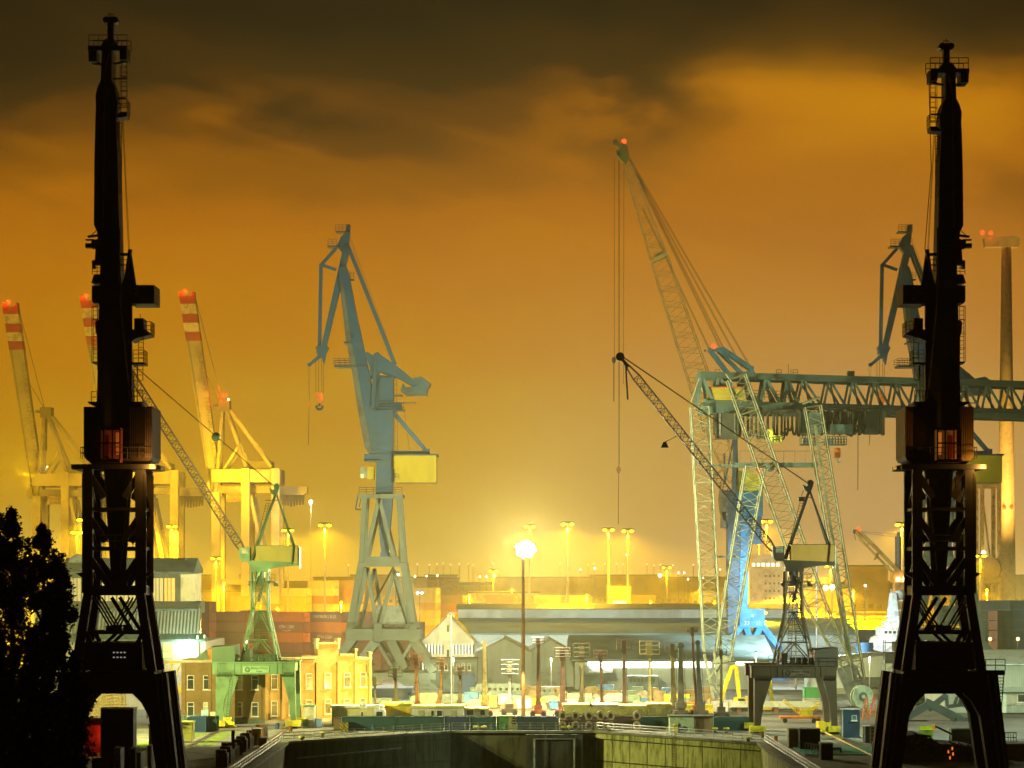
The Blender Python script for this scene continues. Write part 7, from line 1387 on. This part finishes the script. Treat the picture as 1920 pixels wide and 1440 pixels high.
# scaffold tower left of the right crane
D = 470; s = F/D; f = FR(1672, D); P = f.P; t = thing('scaffold_tower', 'thin scaffold stair tower left of the dark brown crane', 'scaffold', f.loc); b = MB()
for a in (1658, 1682):
    for y in (-1.2, 1.2): b.tube(P(a, 1375, y), P(a, 1200, y), .09, 5)
for k in range(9):
    zz = 1205+19*k
    for y in (-1.2, 1.2): b.tube(P(1658, zz, y), P(1682, zz, y), .07, 4); b.tube(P(1658 if k % 2 else 1682, zz, y), P(1682 if k % 2 else 1658, zz+19, y), .06, 4)
b.rng(f.X(1660), f.X(1682), -1.2, 1.2, f.Z(1222), f.Z(1206)) if False else None
b.build('frame', M_darksteel, t); b = MB(); b.rng(f.X(1674), f.X(1695), -1.2, 1.0, f.Z(1221), f.Z(1203)); b.rng(f.X(1659), f.X(1680), -1.2, 1, f.Z(1242), f.Z(1225)); b.build('screen', mat('screen_dark', (.05, .06, .05), .7), t)
# --- left yard: blue container, yellow skip, tanks, stacked timber beside the green crane
D = 372; s = F/D
box_c(388-35, 388, 376, 'blue', 2.4, 'light-edged blue container left of the green crane leg', group='containers beside the green portal crane'); box_c(390, 409, 378, 'teal', 2.4, 'small teal container at the green crane leg', group='containers beside the green portal crane')
t = thing('blue_skip', 'turquoise open skip with pipe rails, left of the green crane', 'skip', ((338-CX)/(F/378), 378, 0)); MB().prism([(-2.6, .2), (2.6, .2), (3.0, 1.3), (-3.0, 1.3)], -1, 1).build('tub', mat('skip_turquoise', (.08, .38, .42), .5, var=.2), t); b = MB(); b.rail([(-3, -1, 1.3), (3, -1, 1.3)], 1.2, 1.3, .05); b.build('rail', mat('skip_turquoise', (0, 0, 0)), t)
t = thing('yellow_skip', 'big pale yellow closed skip left of the crane rails', 'skip', ((338-CX)/(F/352), 352, 0)); b = MB(); b.prism([(-2.1, .3), (1.9, .3), (2.0, 2.95), (-2.2, 2.95)], -1.2, 1.2); sk = b.build('tub', mat('skip_yellow', (.62, .60, .16), .6, var=.2, scale=.8), t)
b = MB(); b.rng(-2.3, 2.1, -1.3, 1.3, 2.95, 3.1)
for x in (-1.9, 1.8): b.rng(x-.1, x+.1, -1.3, -1.2, .2, 2.95)
b.build('rim', mat('skip_yellow', (0, 0, 0)), sk); text('HAMBURG', .42, 'lettering', M_darksteel, sk, (-.1, -1.22, 2.3))
t = thing('yellow_skip', 'narrow olive skip beside the near-black crane leg', 'skip', ((306-CX)/(F/340), 340, 0)); MB().rng(-1.9, 1.1, -1, 1, .1, 3.2).build('tub', mat('skip_olive', (.42, .36, .10), .6, var=.3), t); MB().rng(-2, 1.2, -1.1, 1.1, 3.2, 3.35).build('rim', M_rust, t)
for px, D, lb_ in ((358, 392, 'light blue sign board on the blue container'), (399, 386, 'small cream board on the teal container')):
    t = thing('sign_board', lb_, 'sign', ((px+(26 if px == 358 else 0)-CX)/(F/376), 376, 2.42)); MB().rng(-.55 if px == 358 else -.4, .55 if px == 358 else .4, -.08, 0, .1, 1.0 if px == 358 else .7).build('board', mat('board_blue' if px == 358 else 'board_cream', (.35, .6, .65) if px == 358 else (.65, .58, .35), .5), t); MB().rng(-.3, .3, -.05, .05, 0, .1).build('foot', M_darksteel, t)
o = sheet('track_weeds', [[(-57, 330), (-51, 330), (-46.8, 372), (-50.5, 372)], [(-45.4, 345), (-43.6, 345), (-42.8, 374), (-45.4, 374)]], .03, mat('weeds', (.22, .32, .03), .9, var=.6, scale=1.2)); o['kind'] = 'stuff'
random.seed(9)
p = 0
for i in range(9):
    D = 306+i*6.6; px = 446-(9-i)*3.2+i*6.0; t = thing('keel_block', 'rusty keel block along the left dock edge, %s from the near end' % ('first', 'second', 'third', 'fourth', 'fifth', 'sixth', 'seventh', 'eighth', 'last')[i], 'keel block', ((px-CX)/(F/D), D, 0), random.uniform(-.2, .2), 'rusty keel blocks along the left dock edge')
    b = MB(); b.rng(-.7, .7, -.9, .9, 0, random.uniform(1.2, 1.9)); b.rng(-.5, .5, -.6, .6, 1.2, 2.2); b.build('block', M_rust, t); b = MB(); b.rng(-.75, -.6, -.95, .95, 0, 2.2); b.rng(.55, .7, -.95, .95, .2, 1.8); b.build('side_plate', M_darksteel, t)
cabin(416, 434, 1394, 1460, 322, ('panel_black', (.012, .012, .01)), 'tall black cabinet standing on the pale yard beside the rusty posts', False, 'switch_cabinet', 'cabinet')
cabin(473, 489, 1368, 1395, 345, ('box_gold', (.60, .40, .04)), 'golden-yellow box beside the row of keel blocks', False, 'storage_box', 'box'); cabin(487, 500, 1385, 1410, 338, ('box_gold', (0, 0, 0)), 'smaller yellow box near the left dock railing', False, 'storage_box', 'box')
t = thing('steel_post', 'rust-brown steel post in front of the black cabinet', 'post', ((437-CX)/(F/315), 315, 0)); MB().rng(-.22, .22, -.2, .2, 0, 4.1).build('post', M_rust, t); MB().rng(.1, .35, -.25, -.2, 2.0, 2.3).build('bracket', M_steel, t)
for px, D, lb_ in ((405, 388, 'yellow spool at the foot of the left green crane leg'), (487, 368, 'yellow ring handle standing on the golden box'), (433, 386, 'yellow plough-like block behind the left green crane leg')):
    t = thing('yellow_fitting', lb_, 'fitting', ((px-CX)/(F/D), D, 0)); b = MB(); b.tube((-.5, 0, .5), (.5, 0, .5), .5, 12); b.rng(-.8, .8, -.4, .4, 0, .35); b.build('body', yel, t)
# things at the foot of the left crane
for px0, px1, py, D, c, lb_ in ((190, 250, 1330, 262, ('cabin_black', (.012, .010, .008)), 'black cabin under the portal of the near-black crane'), (216, 226, 1405, 250, ('slab_cyan', (.42, .50, .50)), 'pale grey upright slab at the lower left, first of four'), (244, 254, 1405, 248, ('slab_brown', (.22, .14, .08)), 'brown upright slab at the lower left'), (258, 264, 1413, 246, ('slab_cyan', (0, 0, 0)), 'thin pale upright slab, third of four'), (278, 284, 1400, 252, ('slab_cyan', (0, 0, 0)), 'thin pale upright slab nearest the crane leg')):
    cabin(px0, px1, py, 1500, D, c, lb_, False, 'upright_slab' if 'slab' in lb_ else 'portable_cabin', 'slab' if 'slab' in lb_ else 'cabin')
t = thing('truck', 'dark truck with two lit headlamps at the lower left', 'truck', ((195-CX)/(F/262), 262, 0)); b = MB(); b.rng(-1.3, 1.7, -3, 3, .6, 3.3); b.rng(-.9, .6, -2.5, 0, 3.3, 4.6); b.build('body', mat('truck_black', (.02, .02, .02), .4), t)
for x in (-.75, 1.1): MB().rng(x-.4, x+.4, -3.08, -3, 1.7, 2.0 if x > 0 else 2.15).build('headlamp', emit('headlamp_glow', (1, .85, .6), 7), t)
for x in (-1.1, 1.5): MB().tube((x, -2.2, .5), (x+.25, -2.2, .5), .5, 12).build('wheel', MATS['tyre'], t)
t = thing('red_container', 'open red container glowing inside, seen under the portal of the near-black crane', 'container', ((190-CX)/(F/330), 330, 0)); b = MB(); b.rng(-2.2, 2.2, 0, .2, 0, 4); b.rng(-2.4, -2.2, -2, .2, 0, 4.2); b.rng(2.2, 2.4, -2, .2, 0, 4.2); b.rng(-2.4, 2.4, -2.2, .3, 4.0, 4.9); b.build('shell', mat('shell_red', (.45, .03, .01), .6, var=.3), t); MB().rng(.9, 1.15, -.1, 0, 1.2, 3.4).build('tube_lamp', emit('tube_amber', (1, .35, .03), 2.2), t); point('tube_light', (.6, -1.0, 2.6), (1, .25, .04), 110, .2, parent=t)
# yellow gantry truss left of the brick office and the lit scaffold behind the crane
f = FR(325, 412); P = f.P; t = thing('yellow_gantry', 'yellow lattice gantry left of the brick office', 'gantry', f.loc); b = MB(); b.bar(P(255, 1240), P(343, 1242), .45, .45)
for a, c in ((262, 285), (308, 330)): b.bar(P(a, 1242), P(c, 1290), .25, .25); b.bar(P(c+12, 1242), P(a+6, 1290), .25, .25); b.bar(P((a+c)/2+3, 1242), P((a+c)/2+3, 1360), .35, .35); b.rng(f.X(a-8), f.X(c+14), -.5, .5, f.Z(1300), f.Z(1286))
b.build('truss', mat('gantry_yellow', (.70, .48, .04), .5), t)
t = thing('scaffolding', 'dense lit scaffolding under the portal of the near-black crane', 'scaffold', ((195-CX)/(F/400), 400, 0)); b = MB()
for k in range(26): x = -3.2+.26*k; b.tube((x, 0, 0), (x, random.uniform(-.5, .5), 8.4), .04, 4, cap=False)
for k in range(16): b.rng(-3.4, 3.6, -.1, .1, .5*k+.2, .5*k+.27); b.tube((-3.2, 0, .5*k), (3.2, 0, .5*k+1), .04, 4, cap=False)
b.rng(-3.4, 3.6, .5, .6, 0, 8.5); b.build('frame', mat('scaffold_tan', (.50, .38, .16), .6, var=.5, scale=4), t)
t = thing('scaffolding', 'orange lit scaffolding between the near-black crane and the brick office', 'scaffold', ((330-CX)/(F/405), 405, 0)); b = MB()
for k in range(5): b.tube((-1.0+.5*k, 0, 0), (-1.0+.5*k, 0, 5), .06, 4)
for k in range(9): b.rng(-1.2, 1.2, -.1, .1, .55*k+.2, .55*k+.3)
b.build('frame', mat('scaffold_orange', (.55, .22, .06), .6, var=.4, scale=3), t)
# ================================================================ trees (dark, near the eye)
random.seed(77)
leafm = mat('leaf_green', (.10, .075, .028), .6, var=.4, scale=2.5); barkm = mat('bark', (.05, .035, .02), .9, var=.3)
def tree(px, top, D, crown_w, label, n=15000, lo=.12, shape=1.0, px_lo=None):
    s = F/D; Hh = H-(top-HZ)/s; t = thing('tree', label, 'tree', ((px-CX)/s, D, 0), 0, 'dark trees at the left edge'); rx = crown_w/s
    b = MB(); b.tube((0, 0, 0), (0, 0, Hh*.5), .42, 9, .25); b.tube((0, 0, Hh*.5), (.1, 0, Hh*.96), .25, 7, .04)
    cl = []
    for i in range(120):
        q = random.uniform(lo, .97); r = rx*((1-q)**.7*1.25 if q > .35 else .95)*random.uniform(.1, 1.0)**.7; a = random.uniform(0, 6.283)
        c = Vector((r*math.cos(a), r*math.sin(a), Hh*q)); cl.append((c, random.uniform(.4, 1.3)*(1.35-q*.95)*rx*.19+.10))
        if i < 40: b.tube((0, 0, max(1, c.z-r*1.1-.5)), c, .09, 5, .03)
    b.build('trunk', barkm, t)
    cr = MB()
    for i in range(n):
        c, r = cl[int(random.random()*len(cl))]
        d = Vector((random.gauss(0, 1), random.gauss(0, 1), random.gauss(0, 1.5))); d = d*r*.48
        p = c+d; u = Vector((random.gauss(0, 1), random.gauss(0, 1), random.gauss(0, 1))).normalized(); v = u.orthogonal().normalized(); sz = random.uniform(.07, .15)
        cr.add([p-u*sz, p+v*sz*.6, p+u*sz*1.2, p-v*sz*.6], [(0, 1, 2, 3)])
    # topmost sprigs
    for k in range(10):
        x = random.uniform(-rx*.5, rx*.5); zz = Hh*random.uniform(.86, 1.0)*(1-abs(x)/rx*.12); 
        for i in range(int(n/90)):
            p = Vector((x+random.gauss(0, .12), random.gauss(0, .3), zz-random.random()*1.8)); u = Vector((random.gauss(0, 1), random.gauss(0, 1), random.gauss(0, 1))).normalized(); v = u.orthogonal().normalized(); cr.add([p-u*.1, p+v*.06, p+u*.12, p-v*.06], [(0, 1, 2, 3)])
    cr.build('crown', leafm, t); return t
tree(22, 932, 150, 88, 'tallest dark tree, leftmost at the picture edge', 24000)
tree(80, 962, 145, 80, 'second dark tree with twin tops, right of the tallest one', 22000)
tree(118, 1050, 138, 74, 'lower dark tree spreading towards the near-black crane', 14000, .08)
tree(-30, 1000, 130, 70, 'dark tree cut off by the left edge', 9000, .08); tree(62, 1150, 118, 70, 'low dense dark tree in the lower left corner', 15000, .02); tree(140, 1200, 128, 42, 'low bushy tree in front of the near-black crane leg', 9000, .02)
tree(5, 1180, 112, 60, 'low wide tree filling the bottom left corner', 12000, .02)
o = MB().prism([(-70, 0), (-23.5, 0), (-23.8, 3.0), (-25, 8.2), (-34, 8.8), (-70, 9)], 128, 140).build('hedge_bank', mat('hedge_dark', (.015, .017, .008), .95, var=.6, scale=1.5)); tag(o, 'dark overgrown bank below the trees at the lower left', 'bank')
b = MB(); 
for i in range(9):
    pass
t = thing('bush', 'green bushes behind the dark grab machine', 'bush', ((1765-CX)/(F/455), 455, 0)); cr = MB(); 
for i in range(9000):
    a = random.uniform(-6, 6); hh = 4.6*(1-(a/7.5)**2)*(.75+.25*math.sin(a*2.1)); p = Vector((a, random.uniform(-1.5, 1.5), random.random()**.7*hh)); u = Vector((random.gauss(0, 1), random.gauss(0, 1), random.gauss(0, 1))).normalized(); v = u.orthogonal().normalized(); cr.add([p-u*.22, p+v*.14, p+u*.25, p-v*.14], [(0, 1, 2, 3)])
cr.build('foliage', mat('bush_green', (.05, .14, .05), .6, var=.5, scale=1.2), t)

random.seed(51)
for i, (px, D) in enumerate(((520, 384), (545, 376), (660, 385), (700, 380), (1430, 362), (1455, 352), (1560, 372), (1700, 372), (1750, 380), (1210, 386), (1420, 385), (1545, 388))):
    t = thing('oil_drum', '%s oil drum on the quay %s' % (('blue', 'rusty', 'orange')[i % 3], ('by the green crane foot', 'at the left dock corner', 'beside the tan shed', 'beside the truck cab', 'right of the dock railing', 'right of the dock corner', 'below the navy cabin', 'left of the scrap heap', 'behind the scrap heap', 'behind the teal container', 'at the left grey crane foot', 'at the right grey crane foot')[i]), 'drum', ((px-CX)/F*D, D, .02), 0, 'oil drums around the quay')
    m = mat('drum_paint_%d' % (i % 3), ((.04, .12, .30), (.22, .10, .04), (.55, .18, .02))[i % 3], .5, .2, var=.4, scale=3)
    b = MB(); b.tube((0, 0, 0), (0, 0, .9), .3, 14); b.tube((0, 0, .28), (0, 0, .32), .32, 14); b.tube((0, 0, .58), (0, 0, .62), .32, 14); b.build('barrel', m, t); MB().tube((.12, 0, .9), (.12, 0, .93), .05, 8).build('cap', M_steel, t)
for i, (px, D, L_) in enumerate(((460, 350, 5), (520, 366, 7), (600, 374, 6), (1480, 372, 8), (1520, 358, 6))):
    b = MB(); x0 = (px-CX)/F*D; pts = [Vector((x0+L_*k/14, D+math.sin(k*.9)*.8, .06)) for k in range(15)]; b.path(pts, .05, 5)
    tag(b.build('hose', mat('hose_black', (.03, .03, .03), .6)), 'black hose snaking on the quay %s' % ('beside the keel blocks', 'in front of the green crane', 'by the left dock corner', 'under the grey crane', 'right of the dock corner')[i], 'hose', 'hoses lying on the quay')
